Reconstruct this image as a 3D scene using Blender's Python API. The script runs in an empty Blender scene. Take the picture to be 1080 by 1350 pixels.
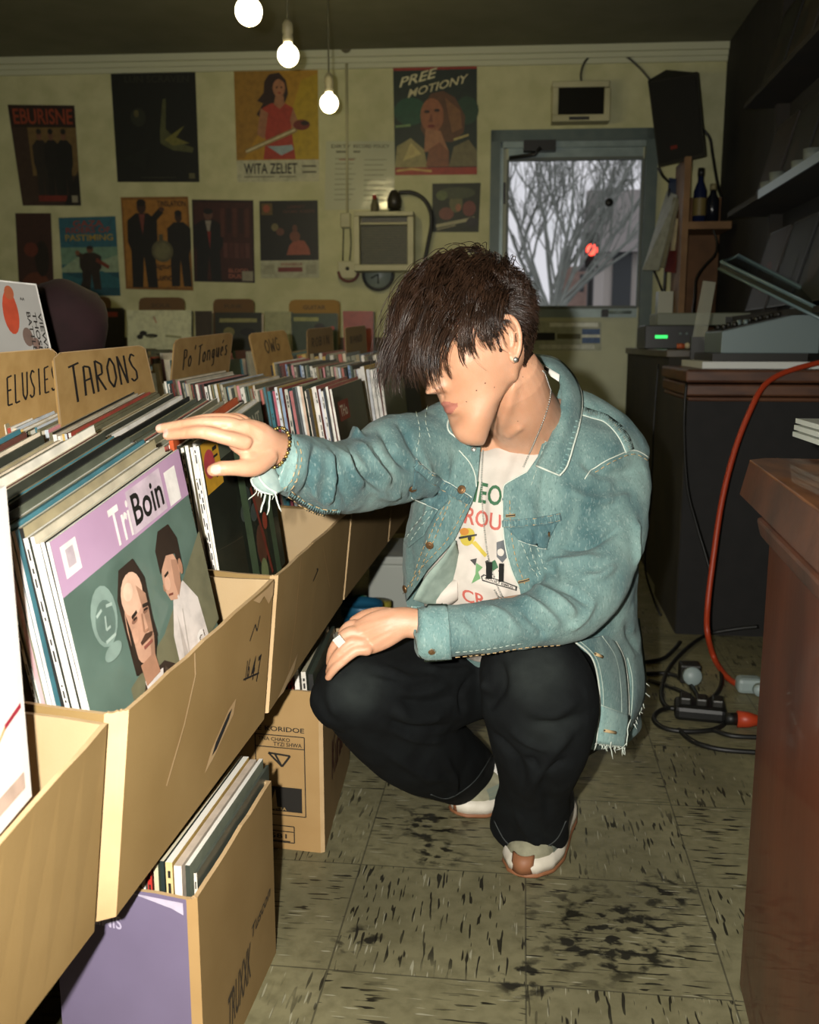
import bpy, bmesh, math, random
import numpy as np
from mathutils import Vector, Matrix, geometry, noise
from mathutils.bvhtree import BVHTree
random.seed(7); np.random.seed(7)
SC = bpy.context.scene
COL = SC.collection
R = math.radians
# ------------------------------------------------------------------ camera
W_, H_, F_ = 1080.0, 1350.0, 1255.0
CAMZ = 0.97
VPX, VPY = 690.0, 452.0
PITCH = math.atan((675.0 - VPY) / F_)
YAW = math.atan((VPX - 540.0) * math.cos(PITCH) / F_)
C0 = Vector((0, 0, CAMZ))
RT = Vector((math.cos(YAW), math.sin(YAW), 0))
FH = Vector((-math.sin(YAW), math.cos(YAW), 0))
FW = FH * math.cos(PITCH) + Vector((0, 0, -math.sin(PITCH)))
UP = FH * math.sin(PITCH) + Vector((0, 0, math.cos(PITCH)))
def ray(px, py):
    return FW + RT * ((px - 540.0) / F_) - UP * ((py - 675.0) / F_)
def P(px, py, d): return C0 + ray(px, py) * d
def PZ(px, py, z):
    r = ray(px, py); return C0 + r * ((z - CAMZ) / r.z)
def PL(px, py, p0, n):
    r = ray(px, py); return C0 + r * ((p0 - C0).dot(n) / r.dot(n))
def PX(px, py, X):
    r = ray(px, py); return C0 + r * (X / r.x)
def PYY(px, py, Y):
    r = ray(px, py); return C0 + r * (Y / r.y)
def proj(v):
    q = v - C0; d = q.dot(FW)
    return 540 + F_ * q.dot(RT) / d, 675 - F_ * q.dot(UP) / d, d
def mpp(d): return d / F_           # metres per pixel at depth d
cam = bpy.data.cameras.new('camera'); camo = bpy.data.objects.new('camera', cam); COL.objects.link(camo)
M3 = Matrix((RT, UP, -FW)).transposed()
camo.matrix_world = Matrix.Translation(C0) @ M3.to_4x4()
cam.sensor_fit = 'VERTICAL'; cam.sensor_height = 36.0; cam.lens = 36.0 * F_ / H_
cam.clip_start = 0.02; cam.clip_end = 300
cam.dof.use_dof = True; cam.dof.focus_distance = 1.5; cam.dof.aperture_fstop = 6.3
SC.camera = camo
SC.view_settings.view_transform = 'Standard'; SC.view_settings.look = 'None'
SC.view_settings.gamma = 1.0; SC.view_settings.use_curve_mapping = False
SC.view_settings.exposure = 0.0
# ------------------------------------------------------------------ materials
def lin(c):
    if isinstance(c, str):
        c = c.lstrip('#'); c = [int(c[i:i+2], 16) / 255 for i in (0, 2, 4)]
    return tuple((x / 12.92 if x <= .04045 else ((x + .055) / 1.055) ** 2.4) for x in c)
MATS = {}
def mat(name, col, rough=.6, col2=None, scale=20., bump=0., bscale=None, metal=0., spec=.5, emit=0., detail=4., stretch=None, sheen=0., alpha=1., contrast=(.35, .65), trans=0., coat=0.):
    if name in MATS: return MATS[name]
    m = bpy.data.materials.new(name); m.use_nodes = True; MATS[name] = m
    nt = m.node_tree; b = nt.nodes['Principled BSDF']; L = nt.links
    c = lin(col); b.inputs['Base Color'].default_value = (*c, 1)
    b.inputs['Roughness'].default_value = rough; b.inputs['Metallic'].default_value = metal
    b.inputs['Specular IOR Level'].default_value = spec
    b.inputs['Alpha'].default_value = alpha
    b.inputs['Transmission Weight'].default_value = trans
    b.inputs['Coat Weight'].default_value = coat
    if sheen: b.inputs['Sheen Weight'].default_value = sheen
    if emit:
        b.inputs['Emission Color'].default_value = (*c, 1); b.inputs['Emission Strength'].default_value = emit
    tc = nt.nodes.new('ShaderNodeTexCoord'); mp = nt.nodes.new('ShaderNodeMapping')
    L.new(tc.outputs['Object'], mp.inputs[0])
    if stretch: mp.inputs['Scale'].default_value = stretch
    if col2 is not None:
        n = nt.nodes.new('ShaderNodeTexNoise'); n.inputs['Scale'].default_value = scale; n.inputs['Detail'].default_value = detail
        L.new(mp.outputs[0], n.inputs['Vector'])
        r = nt.nodes.new('ShaderNodeValToRGB'); r.color_ramp.elements[0].position = contrast[0]; r.color_ramp.elements[1].position = contrast[1]
        r.color_ramp.elements[0].color = (*c, 1); r.color_ramp.elements[1].color = (*lin(col2), 1)
        L.new(n.outputs['Fac'], r.inputs[0]); L.new(r.outputs[0], b.inputs['Base Color'])
    if bump:
        n2 = nt.nodes.new('ShaderNodeTexNoise'); n2.inputs['Scale'].default_value = bscale or scale * 3; n2.inputs['Detail'].default_value = 3
        L.new(mp.outputs[0], n2.inputs['Vector'])
        bp = nt.nodes.new('ShaderNodeBump'); bp.inputs['Strength'].default_value = bump; bp.inputs['Distance'].default_value = .004
        L.new(n2.outputs['Fac'], bp.inputs['Height']); L.new(bp.outputs[0], b.inputs['Normal'])
    return m
_fc = {}
def flat(col, rough=.5, **k):
    key = (col, rough)
    if key not in _fc:
        h = col.strip('#'); c2 = '#' + ''.join('%02X' % int(int(h[i:i+2], 16)*.88) for i in (0, 2, 4))
        _fc[key] = mat('paint_%s_%d' % (h, rough * 100), col, rough, c2, 34., detail=7., contrast=(.42, .70), **k)
    return _fc[key]
# ------------------------------------------------------------------ objects
def link(o, parent=None):
    COL.objects.link(o)
    if parent is not None:
        o.parent = parent
        o.matrix_parent_inverse = Matrix.Translation(parent.location).inverted() if parent.type == 'EMPTY' else Matrix.Identity(4)
    return o
def tag(o, label=None, cat=None, group=None, kind=None):
    if label: o['label'] = label
    if cat: o['category'] = cat
    if group: o['group'] = group
    if kind: o['kind'] = kind
    return o
def empty(name, loc, label, cat, group=None):
    o = bpy.data.objects.new(name, None); COL.objects.link(o); o.location = loc; o.empty_display_size = .05
    return tag(o, label, cat, group)
class MB:
    """collects shapes and links them as ONE mesh object (vertices in world space)"""
    def __init__(s): s.v = []; s.f = []; s.m = []; s.mats = []; s.sm = []
    def mi(s, m):
        if m not in s.mats: s.mats.append(m)
        return s.mats.index(m)
    def add(s, vs, fs, m, smooth=False):
        o = len(s.v); k = s.mi(m)
        s.v += [tuple(v) for v in vs]
        for f in fs: s.f.append([o + i for i in f]); s.m.append(k); s.sm.append(smooth)
        return s
    def hexa(s, a, m):      # 8 corners: bottom 0-3 ccw, top 4-7
        return s.add(a, [(3,2,1,0),(4,5,6,7),(0,1,5,4),(1,2,6,5),(2,3,7,6),(3,0,4,7)], m)
    def box(s, c, sz, m, rot=None):
        c = Vector(c); hx, hy, hz = sz[0]/2, sz[1]/2, sz[2]/2
        vs = [Vector(p) for p in ((-hx,-hy,-hz),(hx,-hy,-hz),(hx,hy,-hz),(-hx,hy,-hz),(-hx,-hy,hz),(hx,-hy,hz),(hx,hy,hz),(-hx,hy,hz))]
        if rot is not None: vs = [rot @ v for v in vs]
        return s.hexa([c + v for v in vs], m)
    def slab(s, o, ux, uy, uz, m):      # parallelepiped from corner and three edge vectors
        o, ux, uy, uz = Vector(o), Vector(ux), Vector(uy), Vector(uz)
        a = [o, o+ux, o+ux+uy, o+uy]; 
        if ux.cross(uy).dot(uz) < 0: a = [o, o+uy, o+ux+uy, o+ux]
        return s.hexa(a + [p + uz for p in a], m)
    def tube(s, pts, r, m, n=8, cap=True, closed=False):
        pts = [Vector(p) for p in pts]; rs = r if hasattr(r, '__len__') else [r]*len(pts)
        N = len(pts); vs = []; fs = []; prev = None
        for i, p in enumerate(pts):
            if closed: t = pts[(i+1) % N] - pts[i-1]
            else: t = pts[min(i+1, N-1)] - pts[max(i-1, 0)]
            if t.length < 1e-9: t = Vector((0,0,1))
            t.normalize()
            if prev is None:
                a = t.cross(Vector((0,0,1)))
                if a.length < .05: a = t.cross(Vector((1,0,0)))
            else: a = prev - t * prev.dot(t)
            a.normalize(); prev = a; b = t.cross(a)
            for k in range(n):
                th = 2*math.pi*k/n; vs.append(p + (a*math.cos(th) + b*math.sin(th)) * rs[i])
        for i in range(N if closed else N-1):
            j = (i+1) % N
            for k in range(n): fs.append((i*n+k, i*n+(k+1)%n, j*n+(k+1)%n, j*n+k))
        if cap and not closed: fs += [tuple(range(n))[::-1], tuple(range((N-1)*n, N*n))]
        return s.add(vs, fs, m, True)
    def lathe(s, c, prof, m, n=24, axis=(0,0,1), cap=True):
        c = Vector(c); ax = Vector(axis).normalized(); a = ax.orthogonal().normalized(); b = ax.cross(a)
        vs = []; fs = []
        for r, h in prof:
            for k in range(n):
                th = 2*math.pi*k/n; vs.append(c + ax*h + (a*math.cos(th)+b*math.sin(th))*r)
        for i in range(len(prof)-1):
            for k in range(n): fs.append((i*n+k, i*n+(k+1)%n, (i+1)*n+(k+1)%n, (i+1)*n+k))
        if cap: fs += [tuple(range(n))[::-1], tuple(range((len(prof)-1)*n, len(prof)*n))]
        return s.add(vs, fs, m, True)
    def ball(s, c, r, m, n=14, sc=(1,1,1), rot=None):
        c = Vector(c); vs = []; fs = []; k = n//2
        for i in range(k+1):
            ph = math.pi*i/k
            for j in range(n):
                th = 2*math.pi*j/n
                q = Vector((math.sin(ph)*math.cos(th)*sc[0], math.sin(ph)*math.sin(th)*sc[1], math.cos(ph)*sc[2]))*r
                vs.append(c + (rot @ q if rot is not None else q))
        for i in range(k):
            for j in range(n): fs.append((i*n+j, (i+1)*n+j, (i+1)*n+(j+1)%n, i*n+(j+1)%n))
        return s.add(vs, fs, m, True)
    def poly(s, pts, th, nrm, m):        # flat outline with thickness th along -nrm
        pts = [Vector(p) for p in pts]; n = len(pts); nrm = Vector(nrm)
        tri = geometry.tessellate_polygon([pts])
        fs = []
        for t in tri:
            a, b, c = (pts[i] for i in t)
            fs.append(tuple(t) if (b-a).cross(c-a).dot(nrm) > 0 else tuple(reversed(t)))
        vs = pts + [p - nrm*th for p in pts]
        fs += [tuple(i+n for i in reversed(f)) for f in fs]
        fs += [(i, (i+1) % n, n+(i+1) % n, n+i) for i in range(n)]
        return s.add(vs, fs, m)
    def build(s, name, parent=None, label=None, cat=None, group=None, kind=None, bevel=0., recalc=True):
        me = bpy.data.meshes.new(name); me.from_pydata(s.v, [], s.f)
        for m in s.mats: me.materials.append(m)
        me.polygons.foreach_set('material_index', s.m); me.polygons.foreach_set('use_smooth', s.sm)
        if recalc:
            bm = bmesh.new(); bm.from_mesh(me); bmesh.ops.remove_doubles(bm, verts=bm.verts, dist=1e-6)
            bmesh.ops.recalc_face_normals(bm, faces=bm.faces); bm.to_mesh(me); bm.free()
        # local origin: base centre of the mesh
        o = bpy.data.objects.new(name, me)
        if parent is None and s.v:
            a = np.array(s.v); lo, hi = a.min(0), a.max(0)
            c = Vector(((lo[0]+hi[0])/2, (lo[1]+hi[1])/2, lo[2]))
            me.transform(Matrix.Translation(-c)); o.location = c
        link(o, parent)
        if parent is not None and parent.type != 'EMPTY':
            o.matrix_parent_inverse = Matrix.Translation(-parent.location) if parent.parent is None else Matrix.Identity(4)
        if bevel:
            b = o.modifiers.new('bevel', 'BEVEL'); b.width = bevel; b.segments = 2; b.limit_method = 'ANGLE'; b.angle_limit = R(40)
        return tag(o, label, cat, group, kind)
# ------------------------------------------------------------------ writing and flat artwork on a plane
_tc = {}
def text2d(t, shear=0., space=1.):
    k = (t, shear, space)
    if k in _tc: return _tc[k]
    cu = bpy.data.curves.new('writing', 'FONT'); cu.body = t; cu.shear = shear; cu.space_character = space; cu.resolution_u = 3; cu.offset = .016
    o = bpy.data.objects.new('writing', cu); COL.objects.link(o)
    bpy.context.view_layer.update()
    me = o.to_mesh(); vs = [(v.co.x, v.co.y) for v in me.vertices]; fs = [tuple(p.vertices) for p in me.polygons]
    o.to_mesh_clear(); bpy.data.objects.remove(o); bpy.data.curves.remove(cu)
    xs = [v[0] for v in vs] or [0]; ys = [v[1] for v in vs] or [0]
    x0, x1, y0, y1 = min(xs), max(xs), min(ys), max(ys)
    vs = [((x-x0)/max(x1-x0,1e-6), (y-y0)/max(y1-y0,1e-6)) for x, y in vs]
    _tc[k] = (vs, fs); return vs, fs
def bil(q):   # q: BL, BR, TR, TL -> map(u,v), v up
    q = [Vector(a) for a in q]
    return lambda u, v: q[0]*((1-u)*(1-v)) + q[1]*(u*(1-v)) + q[2]*(u*v) + q[3]*((1-u)*v)
class Art:
    """artwork on a sheet: shapes in (u,v) 0..1, printed as thin layers"""
    def __init__(s, mb, mp, nrm, base=.0006, step=.00025):
        s.mb, s.mp, s.n, s.h, s.st = mb, mp, Vector(nrm).normalized(), base, step
    def put(s, vs2, fs, m):
        vs = [s.mp(u, v) + s.n*s.h for u, v in vs2]; ff = []
        for f in fs:
            a, b, c = vs[f[0]], vs[f[1]], vs[f[2]]
            ff.append(tuple(f) if (b-a).cross(c-a).dot(s.n) > 0 else tuple(reversed(f)))
        s.mb.add(vs, ff, m); s.h += s.st; return s
    def poly(s, pts, m):
        tri = geometry.tessellate_polygon([[Vector((p[0], p[1], 0)) for p in pts]])
        return s.put(pts, [tuple(t) for t in tri], m)
    def rect(s, u0, v0, u1, v1, m): return s.poly([(u0,v0),(u1,v0),(u1,v1),(u0,v1)], m)
    def ell(s, cu, cv, ru, rv, m, rot=0., n=18):
        c, d = math.cos(rot), math.sin(rot); pts = []
        for k in range(n):
            a = 2*math.pi*k/n; x, y = math.cos(a), math.sin(a)
            pts.append((cu + ru*(x*c - y*d), cv + rv*(x*d + y*c)))
        return s.poly(pts, m)
    def line(s, pts, w, m, asp=1.):
        for (a, b), (c, d) in zip(pts[:-1], pts[1:]):
            dx, dy = c-a, (d-b)/asp; l = math.hypot(dx, dy) or 1; nx, ny = -dy/l*w/2, dx/l*w/2*asp
            s.poly([(a+nx,b+ny),(a-nx,b-ny),(c-nx,d-ny),(c+nx,d+ny)], m); s.h -= s.st
        s.h += s.st; return s
    def text(s, t, u0, v0, u1, v1, m, shear=0., slant=0., space=1.):
        vs, fs = text2d(t, shear, space)
        vs = [(u0+(u1-u0)*x, v0+(v1-v0)*y+slant*x) for x, y in vs]
        return s.put(vs, fs, m)
# ================================================================== ROOM SHELL
CEIL = 2.5
WA = PZ(40, 78, CEIL); WB = PZ(960, 58, CEIL)
WT = (WB - WA).normalized(); WN = Vector((WT.y, -WT.x, 0))          # wall direction, normal into the room
def WP(px, py, off=0.): return PL(px, py, WA + WN*off, WN)
XR = WB.x                                                            # right wall
XL = -3.3; YB0 = -2.6
wl = WA + WT * ((XL - WA.x) / WT.x)
def at_wall(x, z, off=0.):
    p = WA + WT * ((x - WA.x) / WT.x); return Vector((p.x, p.y, z)) + WN*off
paint = mat('wall_paint', '#C2C096', .75, '#B2B186', 9., bump=.12, bscale=160)
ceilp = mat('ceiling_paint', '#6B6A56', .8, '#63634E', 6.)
trimp = mat('trim_paint', '#B9BBA0', .6)
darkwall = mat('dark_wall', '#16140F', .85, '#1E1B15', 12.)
# floor tiles
def floor_mat():
    m = bpy.data.materials.new('vinyl_tiles'); m.use_nodes = True; nt = m.node_tree; L = nt.links; b = nt.nodes['Principled BSDF']
    N = lambda t, **k: nt.nodes.new(t)
    tc = N('ShaderNodeTexCoord'); mp = N('ShaderNodeMapping'); L.new(tc.outputs['Object'], mp.inputs[0])
    mp.inputs['Location'].default_value = (-PZ(510,1030,0).x, -PZ(420,1136,0).y, 0)
    def noise_(sc, st, det=2., dist=0.):
        q = N('ShaderNodeMapping'); L.new(mp.outputs[0], q.inputs[0]); q.inputs['Scale'].default_value = st
        n = N('ShaderNodeTexNoise'); n.inputs['Scale'].default_value = sc; n.inputs['Detail'].default_value = det; n.inputs['Distortion'].default_value = dist
        L.new(q.outputs[0], n.inputs['Vector']); return n.outputs['Fac']
    def ramp(f, a, bb, inv=False):
        r = N('ShaderNodeMapRange'); r.inputs['From Min'].default_value = a; r.inputs['From Max'].default_value = bb
        if inv: r.inputs['To Min'].default_value = 1; r.inputs['To Max'].default_value = 0
        L.new(f, r.inputs['Value']); return r.outputs['Result']
    def math_(op, a, c):
        q = N('ShaderNodeMath'); q.operation = op
        for i, v in enumerate((a, c)):
            if isinstance(v, (int, float)): q.inputs[i].default_value = v
            else: L.new(v, q.inputs[i])
        return q.outputs[0]
    def mix(f, a, c):
        q = N('ShaderNodeMix'); q.data_type = 'RGBA'
        L.new(f, q.inputs['Factor']) if not isinstance(f, (int, float)) else setattr(q.inputs['Factor'], 'default_value', f)
        for nm, v in (('A', a), ('B', c)):
            if isinstance(v, str): q.inputs[nm].default_value = (*lin(v), 1)
            elif isinstance(v, tuple): q.inputs[nm].default_value = (*v, 1)
            else: L.new(v, q.inputs[nm])
        return q.outputs['Result']
    T = abs(PZ(871,1018,0).x - PZ(510,1030,0).x)/2; TX = PZ(510,1030,0).x; TY = PZ(420,1136,0).y
    ck = N('ShaderNodeTexChecker'); ck.inputs['Scale'].default_value = 1 / T
    L.new(mp.outputs[0], ck.inputs['Vector'])
    chk = ck.outputs['Fac']
    base = mix(ramp(noise_(3.2, (1, 1, 1), 5), .35, .68), '#7F7A5C', '#646048')
    base = mix(math_('MULTIPLY', ramp(noise_(38, (1, 1, 1), 4), .42, .7), .55), base, '#545038')
    # mottled streaks: direction swaps from tile to tile
    sA = ramp(noise_(17, (1, 8, 1), 1.2, .2), .615, .64); sB = ramp(noise_(17, (8, 1, 1), 1.2, .2), .615, .64)
    lA = ramp(noise_(15, (1.0, 11, 3), 1), .68, .72); lB = ramp(noise_(15, (11, 1.0, 3), 1), .68, .72)
    def sw(a, c):
        q = N('ShaderNodeMix'); q.data_type = 'FLOAT'; L.new(chk, q.inputs['Factor']); L.new(a, q.inputs['A']); L.new(c, q.inputs['B']); return q.outputs['Result']
    dens = ramp(noise_(5, (1, 1, 1), 2), .36, .52)
    base = mix(math_('MULTIPLY', sw(lA, lB), .5), base, '#B0AE98')
    base = mix(math_('MULTIPLY', math_('MULTIPLY', sw(sA, sB), dens), .93), base, '#17150F')
    # worn black scuffs
    for (px, py, r) in ((800, 1228, .17), (880, 1175, .07), (562, 1085, .10), (575, 1125, .07), (470, 1240, .05), (690, 1290, .06)):
        p = PZ(px, py, 0)
        d = N('ShaderNodeVectorMath'); d.operation = 'DISTANCE'; L.new(tc.outputs['Object'], d.inputs[0]); d.inputs[1].default_value = (p.x, p.y, 0)
        f = math_('MULTIPLY', ramp(d.outputs['Value'], 0, r, True), ramp(noise_(30, (1, 1.3, 1), 7, .2), .50, .62))
        base = mix(math_('MINIMUM', math_('MULTIPLY', f, 2.2), .93), base, '#14130F')
    # joints
    sx = N('ShaderNodeSeparateXYZ'); L.new(mp.outputs[0], sx.inputs[0])
    js = []
    for ax in ('X', 'Y'):
        fr = math_('FRACT', math_('ADD', math_('DIVIDE', sx.outputs[ax], T), 200.0), 0)
        ce = math_('ABSOLUTE', math_('SUBTRACT', fr, .5), 0)
        js.append(ramp(ce, .4935, .497))
    base = mix(math_('MULTIPLY', math_('MAXIMUM', js[0], js[1]), .62), base, '#2B2A22')
    L.new(base, b.inputs['Base Color'])
    rr = ramp(noise_(9, (1, 1, 1), 4), .3, .7); q = math_('ADD', math_('MULTIPLY', rr, .25), .38); L.new(q, b.inputs['Roughness'])
    bp = N('ShaderNodeBump'); bp.inputs['Strength'].default_value = .12; bp.inputs['Distance'].default_value = .003
    L.new(noise_(60, (1, 1, 1), 3), bp.inputs['Height']); L.new(bp.outputs[0], b.inputs['Normal'])
    return m
def plain(name, pts, m, kind='structure', th=.12, n=None):
    mb = MB(); mb.poly(pts, th, n, m); o = mb.build(name, kind=kind); return o
fb = MB(); fb.slab((XL, YB0, -.1), (XR - XL, 0, 0), (0, 9.0, 0), (0, 0, .1), floor_mat())
fo = bpy.data.meshes.new('floor'); fo.from_pydata(fb.v, [], fb.f); fo.materials.append(fb.mats[0]); floor = bpy.data.objects.new('floor', fo); COL.objects.link(floor); floor['kind'] = 'structure'
wr = WB
for v in fo.vertices:                                                # floor ends at the back wall line
    if v.co.y > 1: v.co.y = (wl.y if v.co.x < -1 else wr.y) + .11
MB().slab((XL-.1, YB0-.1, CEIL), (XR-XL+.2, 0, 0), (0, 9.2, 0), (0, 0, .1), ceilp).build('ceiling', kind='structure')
MB().slab((XL-.1, YB0-.1, 0), (.1, 0, 0), (0, 9.2, 0), (0, 0, CEIL), paint).build('wall_left', kind='structure')
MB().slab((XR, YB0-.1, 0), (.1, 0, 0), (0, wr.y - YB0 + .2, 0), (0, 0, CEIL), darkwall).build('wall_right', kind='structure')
MB().slab((XL, YB0-.1, 0), (XR-XL, 0, 0), (0, .1, 0), (0, 0, CEIL), paint).build('wall_front', kind='structure')
# back wall with the door opening
dl = WP(646, 300); dr = WP(862, 300); dt = WP(700, 173)
DX0, DX1, DZ = dl.x, dr.x, dt.z
mb = MB()
def wseg(x0, x1, z0, z1, m=paint, th=.12, off=0.):
    a = at_wall(x0, z0, off); c = at_wall(x1, z0, off)
    mb.slab(a, c - a, -WN*th, (0, 0, z1 - z0), m)
wseg(XL, DX0, 0, CEIL); wseg(DX1, XR, 0, CEIL); wseg(DX0, DX1, DZ, CEIL)
mb.build('wall_back', kind='structure')
# ceiling moulding along the back wall
mb = MB()
for (z0, z1, o) in ((CEIL-.035, CEIL, .05), (CEIL-.06, CEIL-.035, .03), (CEIL-.085, CEIL-.06, .016)): wseg(XL, XR, z0, z1, trimp, o, o)
mb.build('trim_1', kind='structure')
mb = MB(); wseg(XL, DX0-.02, 0, .09, trimp, .015, .015); mb.build('baseboard_back', kind='structure')
# door
frm = mat('door_frame_paint', '#4C5A58', .45, '#56625E', 14., metal=.1); alu = mat('door_aluminium', '#8E9C9A', .38, '#7E8C8A', 12., metal=.35); cream = mat('door_stile', '#A7A98E', .5)
panel = mat('door_panel', '#C0C2A2', .55, '#B0B294', 5.); black = mat('black_plastic', '#14130F', .45); glass = mat('clear_glass', '#FFFFFF', .02, trans=1.0, spec=.5)
MATS['clear_glass'].node_tree.nodes['Principled BSDF'].inputs['IOR'].default_value = 1.02
mb = MB()
zt = DZ; w = abs(WP(668, 300).x - DX0)
wseg(DX0-.002, DX0+w*.55, 0, zt, frm, .14, .03); wseg(DX1-.06, DX1+.002, 0, zt, frm, .14, .03); wseg(DX0, DX1, zt-.055, zt+.003, frm, .14, .03)
wseg(DX0+w*.55, DX0+w*.75, 0, zt-.05, alu, .1, .012); wseg(DX0+w*.55, DX1-.06, zt-.085, zt-.055, alu, .1, .012)
mb.build('trim_2', kind='structure')
droot = bpy.data.objects.new('door_1', None); COL.objects.link(droot); droot.location = at_wall((DX0+DX1)/2, 0, 0); droot['kind'] = 'structure'
gx0, gx1 = WP(669, 300).x, WP(845, 300).x; gz0, gz1 = WP(750, 405).z, WP(750, 209).z
sx0, sx1 = DX0+w*.75, DX1-.06
mb = MB(); wseg(sx0, gx0, .01, zt-.085, cream, .05, -.02); wseg(gx1, sx1, .01, zt-.085, cream, .05, -.02); wseg(gx0, gx1, gz1, zt-.085, alu, .05, -.02); wseg(gx0, gx1, gz0-.055, gz0, alu, .05, -.02)
for (a, c, e, f) in ((gx0-.008, gx0+.006, gz0, gz1), (gx1-.006, gx1+.008, gz0, gz1), (gx0, gx1, gz1-.006, gz1+.01), (gx0, gx1, gz0-.008, gz0+.008)): wseg(a, c, e, f, mat('glazing_bead', '#59605A', .5), .03, -.012)
mb.build('door_leaf', droot)
mb = MB(); wseg(gx0, gx1, gz0, gz1, glass, .006, -.045); mb.build('glass', droot)
mb = MB(); wseg(sx0, sx1, .01, gz0-.055, panel, .045, -.022); mb.build('kick_panel', droot)
mb = MB(); wseg(WP(690,0+200).x, WP(732,200).x, WP(700,201).z, WP(700,187).z, black, .06, .05); a = at_wall(WP(672,200).x, WP(700,209).z, .02); c = at_wall(WP(705,200).x, WP(700,206).z, .05)
mb.tube([a, c, at_wall(WP(712,200).x, WP(700,198).z, .06)], .011, black, 8); mb.build('door_closer', droot)
mb = MB(); wseg(WP(797,300).x, WP(806,300).x, WP(700,418).z, WP(700,408).z, black, .03, .01)
mb.tube([at_wall(WP(806,300).x, WP(700,412).z, .02), at_wall(WP(836,300).x, WP(700,412).z, .02)], .008, alu, 8); mb.build('door_latch', droot)
mb = MB(); wseg(sx0-.004, sx0+.014, WP(700,268).z, WP(700,240).z, black, .03, .0); wseg(sx0-.004, sx0+.014, .25, .35, black, .03, .0); mb.build('hinge', droot)
mb = MB(); p = WP(803, 267, -.05); mb.lathe(p, [(.001,0),(.022,0),(.022,.008),(.001,.008)], black, 16, WN); mb.build('door_viewer', droot)
mb = MB(); q = [WP(702, 462, -.02), WP(793, 462, -.02), WP(793, 424, -.02), WP(702, 424, -.02)]
mb.poly(q, .0015, WN, flat('#A9AC94')); ar = Art(mb, bil(q), WN)
ar.rect(.0,.35,.33,.62,flat('#15140F')); ar.rect(.36,.4,.7,.58,flat('#5C5A3A')); ar.rect(.72,.25,.98,.75,flat('#3E5A86')); ar.rect(.72,.45,.98,.55,flat('#DADCCB')); ar.rect(.25,.82,.95,.96,flat('#E3E6DA')); ar.rect(.1,.05,.9,.2,flat('#CFD2C2'))
mb.build('notice_sticker', droot)
# ---------------------------------------------------------------- outside the door
asph = mat('wet_street', '#5C6468', .5, '#70787C', 2.)
def outp(px, py, d): return P(px, py, d)
MB().slab((-14, wr.y+.15, -.16), (30, 0, 0), (0, 42, 0), (0, 0, .1), asph).build('street', kind='structure')
bark = mat('bark', '#A6A8A0', .9, '#94968E', 8.)
tr = empty('street_tree', outp(728, 420, 13).xy.to_3d() + Vector((0,0,-.06)), 'bare grey street tree seen through the glass door', 'tree')
mb = MB(); rnd = random.Random(5)
def grow(p, dr_, ln, r, lv):
    pts = [p]; q = p.copy(); d = dr_.copy(); rs = [r]
    for k in range(4):
        d = (d + Vector((rnd.uniform(-.13,.13), rnd.uniform(-.13,.13), rnd.uniform(-.02,.12)))).normalized()
        q = q + d*ln/4; pts.append(q.copy()); rs.append(r*(1-.1*(k+1)))
    mb.tube(pts, rs, bark, 5 if lv > 1 else 3, False)
    if lv > 0:
        for k in range(4 if lv > 1 else 3):
            a = rnd.uniform(0, 6.28); s = rnd.uniform(.35, .75); nd = (d + Vector((math.cos(a)*s, math.sin(a)*s*.6, rnd.uniform(-.1,.3)))).normalized()
            grow(pts[rnd.choice((1,2,3,4,4))], nd, ln*rnd.uniform(.55,.8), r*.56, lv-1)
base = Vector(tr.location)
mb.tube([base, base+Vector((0,0,.7)), base+Vector((.02,0,1.5))], [.16,.125,.11], bark, 10)
for a, t in ((-1.0,.9),(-.55,1.15),(-.2,1.3),(.1,1.4),(.35,1.2),(.7,1.0),(1.1,.95),(-1.3,.55),(1.35,.6)):
    grow(base+Vector((0,0,1.3+.25*abs(t-1))), Vector((math.sin(a)*.8, rnd.uniform(-.3,.3), t)).normalized(), 1.35, .036, 4)
mb.build('branches', tr)
brick = mat('far_brick', '#A08478', .9, '#8E7468', 6.); pale = mat('far_stucco', '#C9BDB4', .9); dkw = mat('far_window', '#3C3E40', .3); roofm = mat('far_roof', '#8F8784', .8)
def house(px0, px1, pyt, pyb, d, wallm, name, label, roof=None, dep=4., wins=()):
    a = outp(px0, pyb, d); c = outp(px1, pyb, d); zt_ = outp(px0, pyt, d).z
    r = empty(name, ((a.x+c.x)/2, a.y, -.06), label, 'building')
    m_ = MB(); m_.slab((a.x, a.y, -.06), (c.x-a.x, c.y-a.y, 0), (0, dep, 0), (0, 0, zt_+.06), wallm); m_.build('facade', r)
    if roof:
        m_ = MB(); o = .2; h = roof
        A = [Vector((a.x-o, a.y-o, zt_)), Vector((c.x+o, a.y-o, zt_)), Vector((c.x+o, a.y+dep+o, zt_)), Vector((a.x-o, a.y+dep+o, zt_))]
        r1 = (A[0]+A[3])/2 + Vector((0,0,h)); r2 = (A[1]+A[2])/2 + Vector((0,0,h))
        m_.add(A+[r1, r2], [(3,2,1,0),(0,1,5,4),(2,3,4,5),(0,4,3),(1,2,5)], roofm); m_.build('roof', r)
    for (u0, v0, u1, v1, wm) in wins:
        p0 = outp(u0, v1, d-.05); p1 = outp(u1, v0, d-.05); m_ = MB(); m_.slab((p0.x, p0.y-.04, p0.z), (p1.x-p0.x, 0, 0), (0, .08, 0), (0, 0, p1.z-p0.z), wm); m_.build('window', r)
    return r
house(742, 786, 352, 420, 24, brick, 'brick_house', 'low red brick building across the street past the tree', None, 5, ((752,362,770,385,dkw),))
house(794, 846, 335, 430, 16, pale, 'stucco_house', 'pale pink gabled house at the right edge of the door glass', 1.3, 4, ((806,330,832,404,dkw),))
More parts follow.
